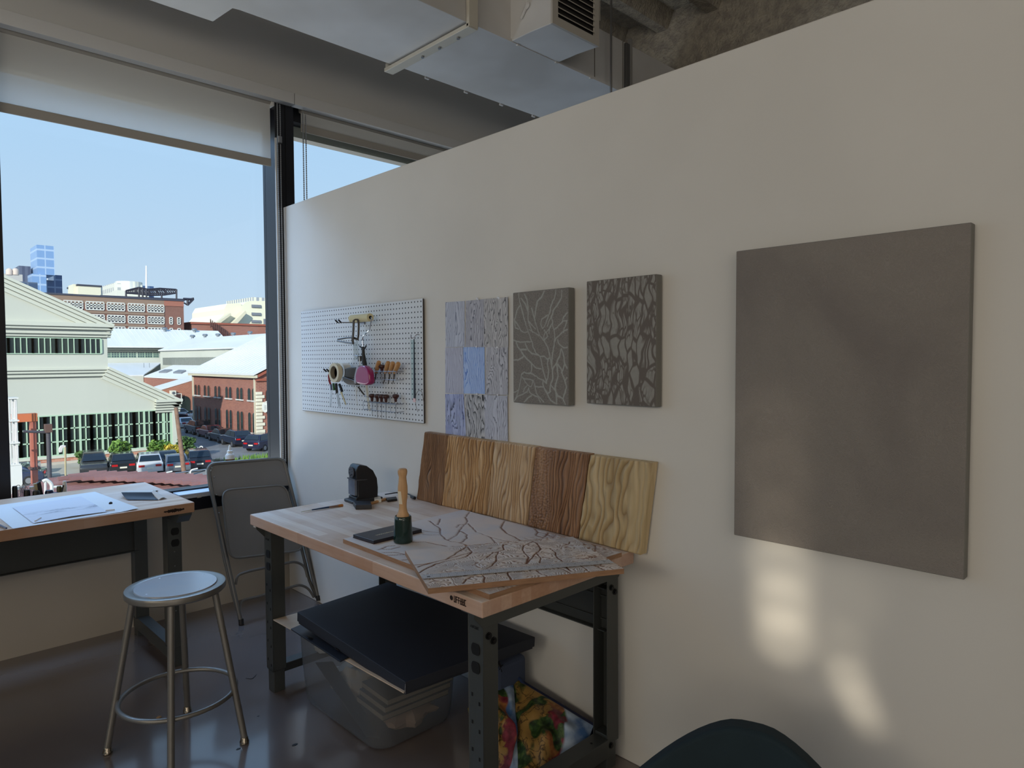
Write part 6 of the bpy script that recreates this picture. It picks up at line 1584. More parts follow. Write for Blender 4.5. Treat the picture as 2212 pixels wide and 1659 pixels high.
# ---------------------------------------------------------------- brick factory far left
YF = 170
fb = thing('brick_factory', 'wide brown brick factory with rows of white framed windows and a roof sign frame', 'building', (40, YF+15, G))
zf = U(300,646,y=YF).z; xf0, xf1 = -8, U(397,680,y=YF).x
MB().box(xf0, xf1, YF, YF+26, G, zf).build('wall', m_brick2, fb)
MB().box(xf0, U(354,650,y=YF).x, YF-.12, YF, zf-1.5, zf).build('attic_band', P('tan_brick', (138,114,98), .85), fb)
MB().box(U(354,650,y=YF).x, xf1, YF-.14, YF, zf-1.3, zf-.0).build('pale_patch', P('pink_brick', (156,100,84), .85), fb)
MB().box(xf0, xf1+.2, YF-.3, YF+26, zf, zf+.35).build('coping', P('coping_dark', (62,64,78), .6), fb)
zr_ = []
for py0, py1 in ((659,673),(685,698),(709,722)): zr_.append((U(327,py1,y=YF).z, U(327,py0,y=YF).z))
groups = [(92,131),(138,179),(186,225),(232,269.5),(277,312),(319,354)]
m_wf = P('white_sash', (206,204,196), .6); m_fp = P('factory_pane', (62,62,72), .3)
for (a, b) in groups:
    for (z0, z1) in zr_: window_grid(fb, U(a,690,y=YF).x, U(b,690,y=YF).x, z0, z1, YF, 5, 3, .22, m_wf, m_fp, 'sash_window', .2)
for (a, b) in ((366,372),(383,389)):
    for (z0, z1) in zr_[1:]: window_grid(fb, U(a,690,y=YF).x, U(b,690,y=YF).x, z0, z1, YF, 1, 3, .2, m_wf, m_fp, 'sash_window', .2)
for z0, z1 in zr_[:-1]: MB().box(xf0, U(354,650,y=YF).x, YF-.18, YF, z0-.9, z0-.35).build('sill_band', P('tan_brick', (138,114,98), .85), fb)
# roof sign lattice
sn = thing('sign_frame', 'dark lattice frame of a roof sign standing on the brick factory', 'sign frame', (50, YF+6, zf))
m_iron = P('dark_iron', (44,44,58), .6)
def FP(px, py): return U(px, py, y=YF+5)
m = MB()
for px, pt in ((272,628),(300,620),(308,624),(316,624),(349,636),(381,625)): m.tube([FP(px,pt), FP(px,650)], .22, 5)
m.build('posts', m_iron, sn)
m = MB(); top = [(272,628),(300,621),(320,625),(345,623),(381,625.5)]; bot = [(272,633),(300,635),(325,638),(355,637),(381,633)]
for c_ in (top, bot):
    for a, b in zip(c_[:-1], c_[1:]): m.tube([FP(*a), FP(*b)], .2, 5)
for i in range(26):
    def at(c_, s):
        s = s*(len(c_)-1); i_ = min(int(s), len(c_)-2); f = s-i_; return (c_[i_][0]*(1-f)+c_[i_+1][0]*f, c_[i_][1]*(1-f)+c_[i_+1][1]*f)
    a = at(top, i/26); b = at(bot, (i+1)/26); m.tube([FP(*a), FP(*b)], .12, 4); a = at(bot, i/26); b = at(top, (i+1)/26); m.tube([FP(*a), FP(*b)], .12, 4)
for s in (.2,.35,.5,.65,.8): m.tube([FP(*at(top, s)), FP(*at(bot, s))], .16, 4)
m.build('lattice', m_iron, sn)
m = MB(); m.tube([FP(216,640), FP(396,648)], .3, 5); m.tube([FP(396,646), FP(417,647)], .35, 5); m.tube([FP(416,643), FP(417,648)], .3, 5); m.tube([FP(417,647), FP(405,659)], .3, 5); m.tube([FP(405,648), FP(405,660)], .3, 5); m.tube([FP(397,654), FP(405,659)], .2, 5)
m.build('base_beam', m_iron, sn)
# roof block
a, b = U(169,636,y=YF+8), U(218,620,y=YF+8)
rb_ = thing('roof_block', 'cream plant room block on the roof of the brick factory', 'building', ((a.x+b.x)/2, YF+12, zf))
MB().box(a.x, b.x, YF+8, YF+18, zf, b.z).build('block', P('cream_render', (224,218,194), .7), rb_)
MB().box(a.x-.2, b.x+.2, YF+7.8, YF+18.2, b.z, b.z+.35).build('coping', MATS['coping_dark'], rb_)
MB().box(U(161,630,y=YF+8).x, U(180,620,y=YF+8).x, YF+9, YF+14, zf, U(180,615,y=YF+9).z).build('stair_head', MATS['cream_render'], rb_)
# ---------------------------------------------------------------- far skyline
def grid_mat(name, wall, glass, sx, sz, fx, fz, rough=.5):
    t = NT(name, rough); o3, vec = t.xyz(); s_ = t.math('ADD', o3[0], o3[1])
    a = t.math('GREATER_THAN', t.math('FRACT', t.math('DIVIDE', s_, sx)), fx); b = t.math('GREATER_THAN', t.math('FRACT', t.math('DIVIDE', o3[2], sz)), fz)
    t.color(t.mix(t.math('MULTIPLY', a, b), wall, glass)); return t.m
def tower(name, label, px0, px1, pyt, Yd, depth, mat, cat='building', roof=None, extra=None, mname='wall'):
    a, b = U(px0, 700, y=Yd), U(px1, 700, y=Yd); z = U((px0+px1)/2, pyt, y=Yd).z
    t = thing(name, label, cat, ((a.x+b.x)/2, Yd, G)); MB().box(a.x, b.x, Yd, Yd+depth, G, z).build(mname, mat, t)
    if roof: MB().box(a.x+.8, b.x-.8, Yd+1, Yd+depth-1, z, z+roof).build('roof_plant', P('roof_plant_grey', (150,160,180), .6), t)
    return t, a.x, b.x, z
m_bglass = grid_mat('blue_glass_tower', (168,188,214), (122,154,196), 3.2, 3.6, .12, .2, .3)
m_bglass2 = grid_mat('blue_glass_dark', (110,130,160), (60,84,124), 3.0, 3.4, .14, .2, .3)
m_wtower = grid_mat('white_tower_grid', (224,222,208), (170,172,172), 3.0, 3.4, .55, .45, .6)
t_, xa, xb, z = tower('glass_tower', 'pale blue glass high-rise at the left of the skyline', 73, 103, 592, 330, 20, m_bglass)
MB().box(xa+2, xa+8, 331, 345, z, z+12).build('crown', m_bglass, t_)
t_, xa, xb, z = tower('glass_tower', 'darker blue glass high-rise with penthouse, right of the pale one', 103, 137, 594, 352, 22, m_bglass2)
pa_, pb_ = U(104,600,y=354).x, U(117,600,y=354).x
MB().slab([V(pa_,354,z), V(pb_,354,z), V(pb_,354,U(117,578,y=354).z), V(pa_,354,U(104,581,y=354).z)], (0,12,0)).build('penthouse', m_bglass2, t_)
MB().box(xa+.2, xa+2.6, 351, 352, G+44, z+1).build('white_fin', P('white_fin', (226,230,236), .5), t_)
tower('slate_tower', 'dark slate narrow high-rise left of the glass towers', 45, 70, 575, 340, 25, grid_mat('slate_tower_mat', (92,98,116), (74,80,100), 2, 60, .5, .0))
tower('stepped_block', 'grey lower block with dark glass bands in front of the towers', 37, 84, 609, 236, 20, grid_mat('dark_band_glass', (96,108,128), (66,84,112), 3.0, 3.5, .15, .25, .3))
tk_, xa, xb, z = tower('pale_block', 'pale block carrying two round water tanks at the far left', 6, 52, 592, 262, 20, P('pale_block_wall', (188,184,180), .7))
for i, px in enumerate((20.5, 34)):
    p = U(px, 592, y=255); k = (p-CAM).dot(FWD)/F; t2 = thing('water_tank', ['left', 'right'][i]+' cream rooftop water tank on the pale block', 'water tank', p-V(0,0,1), 'rooftop water tanks')
    MB().lathe([(6.4*k,-2*k),(6.6*k,8*k),(4*k,11.5*k),(0,13*k)], p, 16).build('tank', P('tank_cream', (206,188,176), .7), t2, smooth=True)
# white round topped building behind the sign
t_, xa, xb, z = tower('round_tower', 'white tower with curved ribbed top behind the roof sign', 249, 309, 613, 330, 25, m_wtower)
p = U(279, 640, y=334); k = (p-CAM).dot(FWD)/F
MB().lathe([(26*k,-20*k),(26*k,30*k),(22*k,31*k),(0,31.5*k)], p, 40).build('curved_top', grid_mat('curved_top_ribs', (226,224,208), (196,198,196), 2.2, 400, .5, 0, .6), t_, smooth=True)
MB().box(U(249,640,y=324).x, U(318,640,y=324).x, 322, 328, G, U(280,629,y=324).z).build('podium', P('podium_white', (222,220,206), .6), t_)
t_, xa, xb, z = tower('blue_roundhouse', 'blue grey curved office block right of the round white tower', 311, 334, 618, 345, 25, m_bglass2)
an = MB(); an.tube([U(316.5,640,y=320), U(316,574,y=320)], .55, 6, r_end=.3); tag(an.build('antenna_mast', P('mast_white', (226,230,234), .5)), 'tall thin white antenna mast above the roof sign', 'antenna')
# white complex at right
m_cream = P('bright_cream', (232,226,200), .7)
Yc_ = 230
wc = thing('white_complex', 'stepped white building with sloping buttress walls at the right of the skyline', 'building', (150, Yc_, G))
def wpoly(pts, yd, dep, mat, nm): MB().slab([U(x, y, y=yd) for x, y in pts], (0, dep, 0)).build(nm, mat, wc)
wpoly([(463,704),(484,679),(484,668),(491,656),(520,655),(522,661),(530,653),(541,650),(575,650),(575,704)], Yc_, 30, m_cream, 'main_block')
wpoly([(464,700),(498,676),(500,680),(468,704)], Yc_-3, 2.5, P('cream_edge', (214,206,180), .7), 'buttress')
wpoly([(500,700),(530,671),(533,676),(508,704)], Yc_-3, 2.5, MATS['cream_edge'], 'buttress')
for i, pyy in enumerate((664,681,697)):
    q0, q1 = U(543,pyy,y=Yc_), U(563,pyy-5,y=Yc_); MB().box(q0.x, q1.x, Yc_-.4, Yc_-.05, q0.z, q1.z).build('window', P('shade_pane', (120,124,132), .4), wc)
q0 = U(569,704,y=Yc_); q1 = U(574,689,y=Yc_); MB().box(q0.x, q1.x, Yc_-.5, Yc_-.05, q0.z, q1.z).build('arch_opening', MATS['shade_pane'], wc)
tower('white_office', 'tall white office slab with narrow window grid at the right edge of the view', 547, 620, 644, 300, 30, grid_mat('white_slab_grid', (228,224,204), (160,164,170), 2.6, 3.4, .5, .35, .6))
tower('pale_teal_house', 'small pale teal topped block left of the white complex', 464, 484, 677, 250, 15, P('pale_teal', (190,210,206), .6))
# ================================================================ cars
m_tyre = P('tyre', (24,24,26), .8); m_rim = P('wheel_rim', (150,152,156), .35, .8); m_carglass = P('car_glass', (30,38,46), .08, spec=.6)
m_tail = P('tail_light', (170,20,24), .3); m_platec = P('licence_plate', (214,206,190), .5)
def car(loc, rz, col, label, kind='suv', group='cars parked in the yard', sc=1.0):
    c = P('car_paint_%d_%d_%d' % col, col, .25, .3, coat=.8)
    t = thing('car', label, 'car', loc, group, rz)
    L_, W_ = (4.7, 1.86) if kind != 'sedan' else (4.7, 1.82)
    if kind == 'suv': low = [(-2.32,.35),(2.3,.35),(2.34,.7),(2.2,.95),(1.15,1.08),(-2.3,1.08),(-2.36,.7)]; cab = [(-2.28,1.05),(1.1,1.05),(.35,1.62),(-.2,1.70),(-1.75,1.66),(-2.15,1.3)]
    elif kind == 'sedan': low = [(-2.32,.3),(2.3,.3),(2.34,.6),(2.2,.82),(1.1,.95),(-2.2,.97),(-2.36,.6)]; cab = [(-1.75,.92),(1.1,.92),(.25,1.40),(-.3,1.45),(-1.0,1.40)]
    else: low = [(-2.6,.45),(2.5,.45),(2.5,.95),(1.3,1.08),(-2.6,1.08)]; cab = [(-.5,1.05),(1.3,1.05),(.7,1.72),(-.35,1.76)]
    hw = W_/2
    def body(prof, w0, w1, zr0, zr1, n=1):
        m = MB(); pts = []
        for s in (-1, 1):
            for y, z in prof:
                f = (z-zr0)/(zr1-zr0); pts.append(V(s*(w0+(w1-w0)*max(0, min(1, f))), y, z))
        k = len(prof); m.add(pts, [tuple(range(k)), tuple(range(2*k-1, k-1, -1))]+[(i, (i+1) % k, k+(i+1) % k, k+i) for i in range(k)]); return m
    body(low, hw, hw*.97, .5, 1.1).build('body', c, t, local=True, bevel=.07, seg=2, smooth=True)
    top_ = body(cab, hw*.94, hw*.74, 1.0, 1.7); top_.build('cabin', c, t, local=True, bevel=.05, seg=2, smooth=True)
    cz0, cz1 = cab[0][1]+.08, max(z for y, z in cab)-.10
    ys = [y for y, z in cab]; 
    g = MB()
    for s in (-1, 1):
        x0, x1 = s*(hw*.925+.012), s*(hw*.775+.012)
        fr, rr = cab[1][0]-.25, cab[0][0]+.2; tf = cab[2][0]-.02; tr_ = cab[-1][0]+.35 if kind != 'truck' else cab[-1][0]+.1
        if kind == 'suv': tr_ = -1.75
        mid = (fr+rr)/2-.1
        g.slab([V(x0,mid+.06,cz0), V(x0,fr,cz0), V(x1,tf,cz1), V(x1,mid+.06,cz1)], (s*.012,0,0)); g.slab([V(x0,rr,cz0), V(x0,mid-.02,cz0), V(x1,mid-.02,cz1), V(x1,tr_,cz1)], (s*.012,0,0))
    g.build('side_glass', m_carglass, t, local=True)
    # rear and front screens
    if kind == 'suv': a, b = (-2.23,1.2), (-1.88,1.6)
    elif kind == 'sedan': a, b = (-1.72,.98), (-1.08,1.36)
    else: a, b = (-.52,1.15), (-.40,1.66)
    r = MB(); r.slab([V(-hw*.78,a[0]-.02,a[1]), V(hw*.78,a[0]-.02,a[1]), V(hw*.66,b[0]-.03,b[1]), V(-hw*.66,b[0]-.03,b[1])], (0,-.02,.01)); r.build('rear_screen', m_carglass, t, local=True)
    f_ = MB(); a, b = (cab[1][0]-.02, cab[1][1]+.06), (cab[2][0]+.08, cab[2][1]-.06); f_.slab([V(-hw*.8,a[0]+.03,a[1]), V(hw*.8,a[0]+.03,a[1]), V(hw*.68,b[0]+.03,b[1]), V(-hw*.68,b[0]+.03,b[1])], (0,.02,.02)); f_.build('windscreen', m_carglass, t, local=True)
    for s in (-1, 1):
        for y in (-1.42, 1.42):
            w_ = MB().cyl((s*(hw-.22), y, .34), (s*(hw+.01), y, .34), .34, n=18).build('wheel', m_tyre, t, local=True)
            MB().cyl((s*(hw+.01), y, .34), (s*(hw+.02), y, .34), .21, n=12).build('rim', m_rim, w_, local=True)
        MB().box(s*(hw*.62)-.2, s*(hw*.62)+.2, -2.40, -2.33, .78, .93).build('tail_light', m_tail, t, local=True)
    MB().box(-.24, .24, -2.41, -2.35, .62, .74).build('licence_plate', m_platec, t, local=True)
    return t
def gp(px, py): p = U(px, py, z=G+.02); return V(p.x, p.y, G+.005)
near = [(203,1012,14,(52,52,54),'dark grey car seen from the front, leftmost in the near row','suv'), (264,1010,-12,(34,36,38),'black car with red tail lights left of the white one','suv'),
        (322,1011,-14,(206,206,208),'white car in the middle of the near row under the trees','suv'), (356,999,-10,(32,34,38),'dark car mostly hidden behind the white car','sedan'),
        (378,1008,-12,(104,108,116),'silver grey saloon beside the leaning wooden pole','sedan'), (426,1002,-14,(28,32,44),'navy black car at the right end of the near row','suv')]
for px, py, a, col, lb, k in near: car(gp(px, py+9), radians(a if px != 203 else 168), col, lb, k, 'cars parked in the near row')
row = [(405,926,(206,208,212),'white saloon parked furthest along the brick wall','sedan'), (436,938,(36,34,38),'charcoal car behind the white saloon along the brick wall','suv'), (465,946,(112,26,34),'dark red car parked along the brick wall','sedan'),
       (492,955,(24,26,32),'black car with pale windscreen between the red and navy cars','sedan'), (523,964,(28,34,54),'navy estate with roof rack parked nearest the brick corner','suv')]
xs0 = 26.6
for i, (px, py, col, lb, k) in enumerate(row):
    p = gp(px, py); car(V(p.x-.0, p.y+1.5, G+.005), radians(-3), col, lb, k, 'cars parked along the brick wall')
p = gp(573, 970); car(V(p.x, p.y, G+.005), radians(-58), (34,36,62), 'dark blue car crossing in front of the brick corner', 'suv', 'cars parked along the brick wall')
for px, py, a, col, lb, k in ((388,905,-84,(210,210,212),'white car side-on beyond the warehouse corner','suv'), (384,893,-84,(214,214,212),'white pickup truck behind the side-on white car','truck'), (424,892,-84,(30,30,34),'black car beyond the white pickup','suv'), (390,920,-84,(34,38,60),'navy car in shade beyond the warehouse corner','suv'), (432,905,-80,(200,200,200),'small white car end by the brick building downpipe','sedan')):
    p = gp(px, py); car(p, radians(a), col, lb, k, 'cars parked beyond the warehouse')
p = gp(30, 1030); car(V(p.x-1, p.y, G+.005), radians(70), (196,200,206), 'white truck nose at the far left edge of the yard', 'truck', 'cars parked at the far left')
p = gp(36, 1045); car(V(p.x-.5, p.y, G+.005), radians(70), (40,50,76), 'dark blue car at the far left edge below the white truck', 'sedan', 'cars parked at the far left')
# ================================================================ trees
def leafmat(name, a, b): return P(name, a, .7, col2=b, vs=1.6)
m_leafg = leafmat('leaf_green', (84,120,48), (120,152,66)); m_leafy = leafmat('leaf_yellow', (170,160,60), (206,180,70)); m_leafd = leafmat('leaf_dark', (60,92,46), (90,120,60))
m_bark = P('bark', (84,66,52), .9)
def tree(px, pyb, pytop, wpx, Yd, mat, label, seed, n=1000):
    b = U(px, pyb, y=Yd); b.z = G+.15; tp = U(px, pytop, y=Yd); k = (tp-CAM).dot(FWD)/F; r = wpx*k/2; h = tp.z-b.z
    t = thing('tree', label, 'tree', b, 'young trees in front of the warehouse')
    rnd = random.Random(seed); m = MB(); cz = b.z+h*.62; rz_ = h*.40
    blobs = [(rnd.uniform(-.6,.6)*r, rnd.uniform(-.5,.5)*r, cz+rnd.uniform(-.6,.6)*rz_, rnd.uniform(.35,.6)*r) for _ in range(9)]
    for i in range(n):
        bx_, by_, bz_, br_ = rnd.choice(blobs); a = rnd.uniform(0, 2*pi); e = rnd.uniform(-1, 1); rr = br_*(.6+.4*rnd.random())
        c = V(b.x+bx_+rr*cos(a)*sqrt(1-e*e), b.y+by_+rr*sin(a)*sqrt(1-e*e), bz_+rr*e*.8)
        if c.z < b.z+h*.15: continue
        s = .11+.10*rnd.random(); u = V(rnd.uniform(-1,1), rnd.uniform(-1,1), rnd.uniform(-.6,.6)).normalized(); w = u.cross(V(rnd.uniform(-1,1), rnd.uniform(-1,1), rnd.uniform(-1,1))).normalized()
        m.add([c-u*s, c+w*s*.6, c+u*s, c-w*s*.6], [(0,1,2,3)])
    m.build('foliage', mat, t, recalc=False)
    tr = MB(); tr.tube([b, V(b.x,b.y,cz-rz_*.2)], .09, 6, r_end=.05)
    for bx_, by_, bz_, br_ in blobs[:5]: tr.tube([V(b.x,b.y,b.z+h*.4), V(b.x+bx_,b.y+by_,bz_)], .04, 5, r_end=.02)
    tr.build('trunk', m_bark, t)
tree(186, 1000, 974, 40, 60.3, m_leafd, 'small sparse dark tree at the left in front of the warehouse', 1, 460)
tree(259, 995, 946, 52, 60.3, m_leafg, 'bright green young tree before the middle of the warehouse windows', 2)
tree(345, 1000, 955, 62, 60.3, m_leafg, 'broad green tree behind the white car', 3, 1400)
tree(374, 1000, 960, 36, 59, m_leafy, 'yellowing tree left of the leaning wooden pole', 4, 700)
tree(405, 998, 943, 46, 60.5, m_leafd, 'loose green tree right of the leaning wooden pole', 5, 600)
# grass tufts by the road
for px, py, lb in ((475,1000,'strip of weeds by the kerb behind the frosted cup'), (560,990,'strip of weeds right of the glue bottle')):
    p = gp(px, py); m = MB(); rnd = random.Random(px)
    for i in range(160):
        c = p+V(rnd.uniform(-1.6,1.6), rnd.uniform(-.7,.7), .03); m.add([c+V(-.05,0,0), c+V(.05,0,0), c+V(rnd.uniform(-.1,.1),0,.25+.25*rnd.random())], [(0,1,2)])
    tag(m.build('weeds', m_leafg, recalc=False), lb, 'grass', kind='stuff')
# ================================================================ poles and street furniture
def pole(name, label, cat, a, b, Yd, r, mat, r2=None):
    A = U(*a, y=Yd); B = U(*b, y=Yd); A.z = min(A.z, A.z); A2 = V(A.x, A.y, A.z)
    d_ = (A-B).normalized(); A3 = A+d_*((A.z-G)/max(.1, -d_.z)) if d_.z < 0 else A
    t = thing(name, label, cat, A3); MB().tube([A3, B], r, 10, r_end=r2 or r).build('shaft', mat, t, smooth=True); return t, A3, B
pole('wooden_pole', 'leaning brown wooden utility pole in front of the warehouse corner', 'pole', (398,1024), (380,880), 50, .17, P('pole_wood', (120,92,78), .9, col2=(140,110,92), vs=3), .14)
t_, A, B = pole('traffic_pole', 'tall grey steel pole with a horizontal arm left of the drawing paper', 'pole', (108,1060), (104,926), 40, .11, P('pole_grey', (74,70,76), .5))
MB().tube([B+V(0,0,-.2), U(50,932,y=40)], .07, 8).build('arm', MATS['pole_grey'], t_, smooth=True); MB().box(B.x-.16, B.x+.16, 39.8, 40.2, B.z-.2, B.z+.25).build('cap_box', P('rust_cap', (96,70,62), .7), t_)
t_, A, B = pole('lamp_post', 'slim pale lamp post with a white draped head', 'lamp post', (142,1062), (141,966), 36, .045, P('post_pale', (176,160,124), .6))
m = MB(); hd = [U(x, y, y=36) for x, y in ((128,978),(127,970),(131,963),(137,961),(143,963),(141,967),(136,968),(134,977))]; m.slab(hd, (0,.12,0)); m.build('lamp_head', P('lamp_white', (214,206,202), .6), t_, bevel=.02)
# red steel portal
pt = thing('steel_portal', 'rust red steel portal column with short beam at the left of the view', 'steel frame', (U(73,980,y=44).x, 44, G))
a, b = U(66.5,980,y=44), U(79.5,980,y=44); zt_ = U(72,906,y=44).z
m_rred = P('rust_red_steel', (168,92,74), .6, col2=(184,108,88), vs=1.2)
MB().box(a.x, b.x, 43.8, 44.3, G, zt_).build('column', m_rred, pt)
l_ = U(10,908,y=44).x; MB().box(l_, b.x+.05, 43.75, 44.35, zt_-.1, zt_+.36).build('beam', P('orange_steel', (200,110,70), .6), pt)
MB().box(a.x-.1, b.x+.12, 43.7, 44.4, U(73,1012,y=44).z-.05, U(73,1012,y=44).z+.1).build('band', P('rust_cap', (96,70,62), .7), pt)
# white scaffold tower
sf = thing('mast_tower', 'white open scaffold mast at the far left of the view', 'tower', (U(30,960,y=42).x, 42, G))
m = MB(); xs2 = [U(x, 960, y=42).x for x in (22, 28, 35, 38)]; ztt = U(30,860,y=42).z
for x in xs2: m.tube([V(x,42,U(30,1008,y=42).z), V(x,42,ztt)], .035, 6); m.tube([V(x,42.6,U(30,1008,y=42).z), V(x,42.6,ztt)], .035, 6)
m.build('uprights', m_white, sf)
m = MB()
for py in (860, 909, 957, 1004): z = U(30,py,y=42).z; m.box(xs2[0]-.05, xs2[-1]+.1, 41.9, 42.7, z-.04, z+.04)
m.box(xs2[0]-.05, xs2[-1]+.15, 41.9, 42.7, G, U(30,1006,y=42).z) 
m.build('platforms', m_white, sf)
# bike racks
for i, px in enumerate((425, 435)):
    a, b = gp(px-3, 986), gp(px+3, 986); h = .95; m = MB(); m.tube(arc_path([a, a+V(0,0,h), b+V(0,0,h), b], .28, 6), .05, 8)
    tag(m.build('bike_rack', m_white, smooth=True), ['left', 'right'][i]+' white hoop bicycle rack on the pavement', 'bike rack', 'white hoop bicycle racks')
# road barrier / low cable rail behind the near cars
m = MB(); A = U(330,1022,y=47); B = U(445,1010,y=47); A.z = B.z = G+.9; m.tube([A, B], .05, 6)
for i in range(4): p = A+(B-A)*(i/3); m.tube([V(p.x,p.y,G), p], .05, 6)
tag(m.build('pipe_railing', m_galv), 'low galvanised pipe railing in front of the near row of cars', 'railing')
for i, (px, py) in enumerate(((355,1018),(411,1018))):
    a = U(px, py, y=45); a.z = G; m = MB(); m.tube(arc_path([a, a+V(0,0,1.3), a+V(.5,0,1.35)], .2, 5), .05, 8); tag(m.build('bollard', m_white, smooth=True), ['left', 'right'][i]+' bent white post beside the pipe railing', 'post')
# ================================================================ corrugated canopy roof below the window
cr_ = thing('corrugated_roof', 'rust coloured corrugated canopy roof just below the window', 'roof', (6, 28, G))
m_corr = P('corrugated_rust', (150,108,104), .5, .1, col2=(132,92,88), vs=.5); m_edge = P('corrugated_edge', (222,206,190), .5)
def ribs(pix, z, pitch, name, h=.13, edge=True):
    pl = [U(x, y+5, z=z) for x, y in pix]; ys = [p.y for p in pl]; m = MB(); e = MB(); n = len(pl); y = min(ys)+.01
    while y < max(ys):
        xs_ = []
        for i in range(n):
            a, b = pl[i], pl[(i+1) % n]
            if (a.y-y)*(b.y-y) < 0: xs_.append(a.x+(b.x-a.x)*(y-a.y)/(b.y-a.y))
        xs_.sort()
        for a, b in zip(xs_[::2], xs_[1::2]):
            p = pitch; m.slab([V(a,y,z), V(a,y+p*.22,z+h), V(a,y+p*.5,z+h), V(a,y+p*.72,z), V(a,y+p,z), V(a,y+p,z-.04), V(a,y,z-.04)], (b-a,0,0))
            if edge: e.slab([V(b-.02,y+p*.05,z+.02), V(b-.02,y+p*.22,z+h+.03), V(b-.02,y+p*.5,z+h+.03), V(b-.02,y+p*.7,z+.02)], (.12,0,0))
        y += pitch
    m.build(name, m_corr, cr_)
    if e.v: e.build('sheet_ends', m_edge, cr_)
ribs([(28,1064),(70,1047),(118,1031),(250,1035),(350,1040),(475,1049),(475,1120),(200,1130),(28,1120)], -4.1, .42, 'lower_sheets')
ribs([(118,1032),(205,1017),(330,1020),(475,1027),(475,1047),(350,1038.5),(250,1033.5)], -3.75, .42, 'upper_sheets', edge=False)
for (px, py) in ((60,1052),(440,1040),(250,1075)):
    p = U(px, py, z=-4.2); MB().box(p.x-.1, p.x+.1, p.y-.1, p.y+.1, G, -4.12).build('support_post', m_gun, cr_)
# white handrail
hr = thing('handrail', 'white tubular handrail beside the canopy roof', 'railing', (U(118,1050,z=-4).x, U(118,1050,z=-4).y, -4)); m = MB()
yq = 20
pp = [U(92,1040,y=yq), U(100,1036,y=yq), U(112,1045,y=yq), U(112,1075,y=yq)]; m.tube(arc_path(pp, .2, 5), .05, 8)
m.tube([U(98,1037,y=yq), U(98,1070,y=yq)], .035, 6); m.tube([U(112,1052,y=yq), U(140,1051,y=yq)], .04, 6); m.tube([U(139,1051,y=yq), U(134,1066,y=yq)], .04, 6); m.build('rail', m_white, hr, smooth=True)
MB().tube([U(112,1075,y=yq), V(U(112,1075,y=yq).x, yq, G)], .05, 6).build('post', m_white, hr)
# ================================================================ light
w = bpy.data.worlds.new('sky'); scene.world = w; w.use_nodes = True; nt = w.node_tree; nt.nodes.clear()
o = nt.nodes.new('ShaderNodeOutputWorld'); bg = nt.nodes.new('ShaderNodeBackground'); bg.inputs['Strength'].default_value = 1.12
tc = nt.nodes.new('ShaderNodeTexCoord'); sp = nt.nodes.new('ShaderNodeSeparateXYZ'); nt.links.new(tc.outputs['Generated'], sp.inputs[0])
cr = nt.nodes.new('ShaderNodeValToRGB'); e = cr.color_ramp.elements
e[0].position = 0.0; e[0].color = lin((208,222,238)); e[1].position = 1.0; e[1].color = lin((120,170,235))
for p_, c_ in ((.08, (198,218,240)), (.25, (184,214,245)), (.4, (172,208,245))):
    k = e.new(p_); k.color = lin(c_)
nt.links.new(sp.outputs['Z'], cr.inputs['Fac']); nt.links.new(cr.outputs[0], bg.inputs['Color']); nt.links.new(bg.outputs[0], o.inputs[0])
def light(name, kind, loc, energy, color, target=None, **kw):
    d = bpy.data.lights.new(name, kind); d.energy = energy; d.color = color
    for k, v in kw.items(): setattr(d, k, v)
    ob = bpy.data.objects.new(name, d); COL.objects.link(ob); ob.location = loc
    if target is not None:
        ob.rotation_euler = (Vector(target)-Vector(loc)).to_track_quat('-Z', 'Y').to_euler()
    return ob
sd = Vector((1.0, .85, -.53))
light('sun', 'SUN', (0, -20, 60), 5.4, (1, .955, .88), Vector((0, -20, 60))+sd, angle=radians(.6))
# daylight from the bright sky above the windows
light('window_daylight', 'AREA', (-1.6, 1.05, 4.2), 330, (.38, .60, 1.0), (-1.2, -1.0, .7), shape='RECTANGLE', size=6.5, size_y=1.8)
light('window_daylight_side', 'AREA', (-1.6, 1.2, 1.9), 18, (.72, .83, 1.0), (-.9, -1.2, 1.6), shape='RECTANGLE', size=.1, size_y=.1)
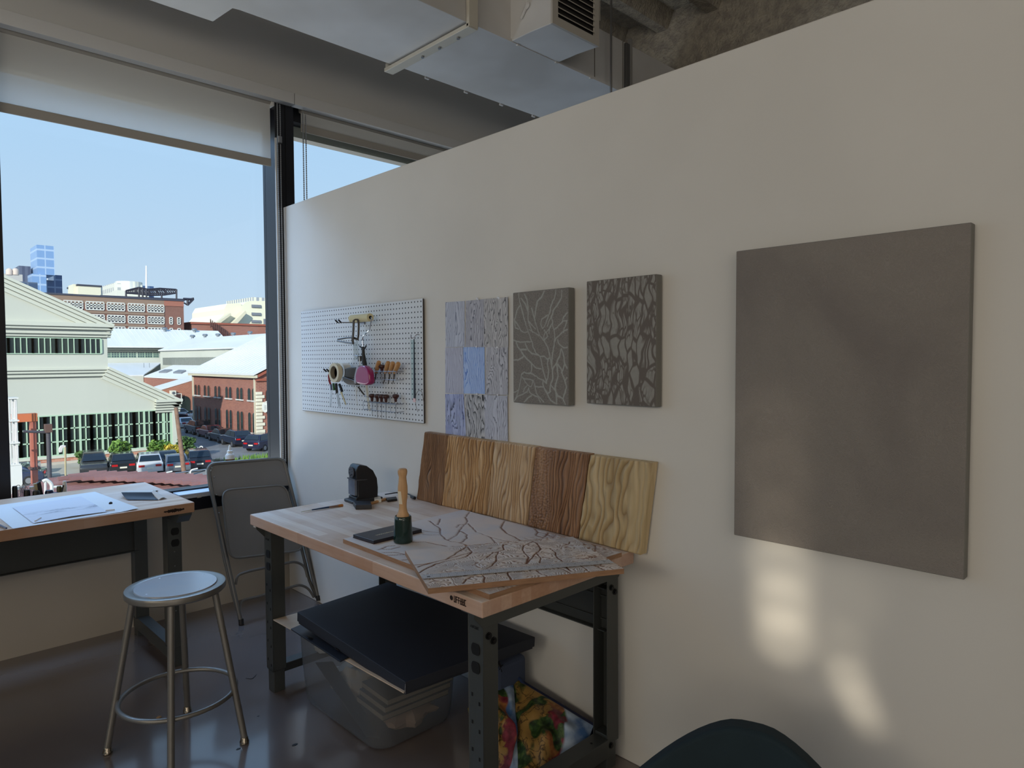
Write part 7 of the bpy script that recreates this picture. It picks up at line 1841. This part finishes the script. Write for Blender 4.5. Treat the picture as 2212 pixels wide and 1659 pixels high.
# warm daylight through the windows behind the camera
light('west_window_daylight', 'AREA', (XL-.4, -6.8, 2.75), 50, (1.0, .88, .70), (0, -4.0, 2.1), shape='RECTANGLE', size=2.6, size_y=1.1)
light('west_window_daylight', 'AREA', (XL-.4, -3.5, 2.75), 64, (1.0, .90, .74), (0, -3.0, 2.1), shape='RECTANGLE', size=2.6, size_y=1.1)
bpy.data.objects.remove(bpy.data.objects['window_daylight_side'])
# sunlight thrown back into the room by panes across the yard behind the camera
for y_, z_, e_, sz in ((-3.235,1.30,90,2.2),(-3.25,1.14,150,2.0),(-3.262,.99,190,1.9),(-3.27,.86,300,1.9),(-3.275,.74,420,1.8),(-3.28,.64,420,1.7),(-3.445,.66,120,1.5),(-3.455,.80,70,2.0),(-3.47,.575,300,1.15),(-3.50,.515,300,1.05),(-3.525,.465,200,.9)):
    light('reflected_sun', 'SPOT', (XL+.1, -6.4, 2.0), e_*2.2, (1.0, .90, .72), (0, y_, z_), spot_size=radians(sz), spot_blend=1.0, shadow_soft_size=.03)
light('high_rear_fill', 'AREA', (-3.2, -8.4, 3.75), 35, (1.0, .93, .82), (-.3, 0, 3.5), shape='RECTANGLE', size=6.0, size_y=.8)  # added fill lamp near the ceiling, brightens upper wall and duct sides
light('low_rear_fill', 'AREA', (-3.6, -8.8, 1.5), 40, (1.0, .95, .90), (-1.5, 0, 3.5), shape='RECTANGLE', size=5.0, size_y=1.2)  # added fill lamp before the solid back wall, lifts the upper window wall
light('yard_bounce', 'AREA', (-1.6, 1.35, .15), 80, (.95, .96, 1.0), (-1.4, -1.0, 3.2), shape='RECTANGLE', size=6.0, size_y=1.0)
scene.view_settings.view_transform = 'Standard'; scene.view_settings.look = 'None'
scene.view_settings.gamma = 1.0; scene.view_settings.exposure = 0.0; scene.view_settings.use_curve_mapping = False
scene.cycles.use_denoising = True; scene.cycles.max_bounces = 7; scene.cycles.diffuse_bounces = 4; scene.cycles.use_adaptive_sampling = True; scene.cycles.adaptive_threshold = .02; scene.cycles.transparent_max_bounces = 12
scene.cycles.sample_clamp_indirect = 4.0
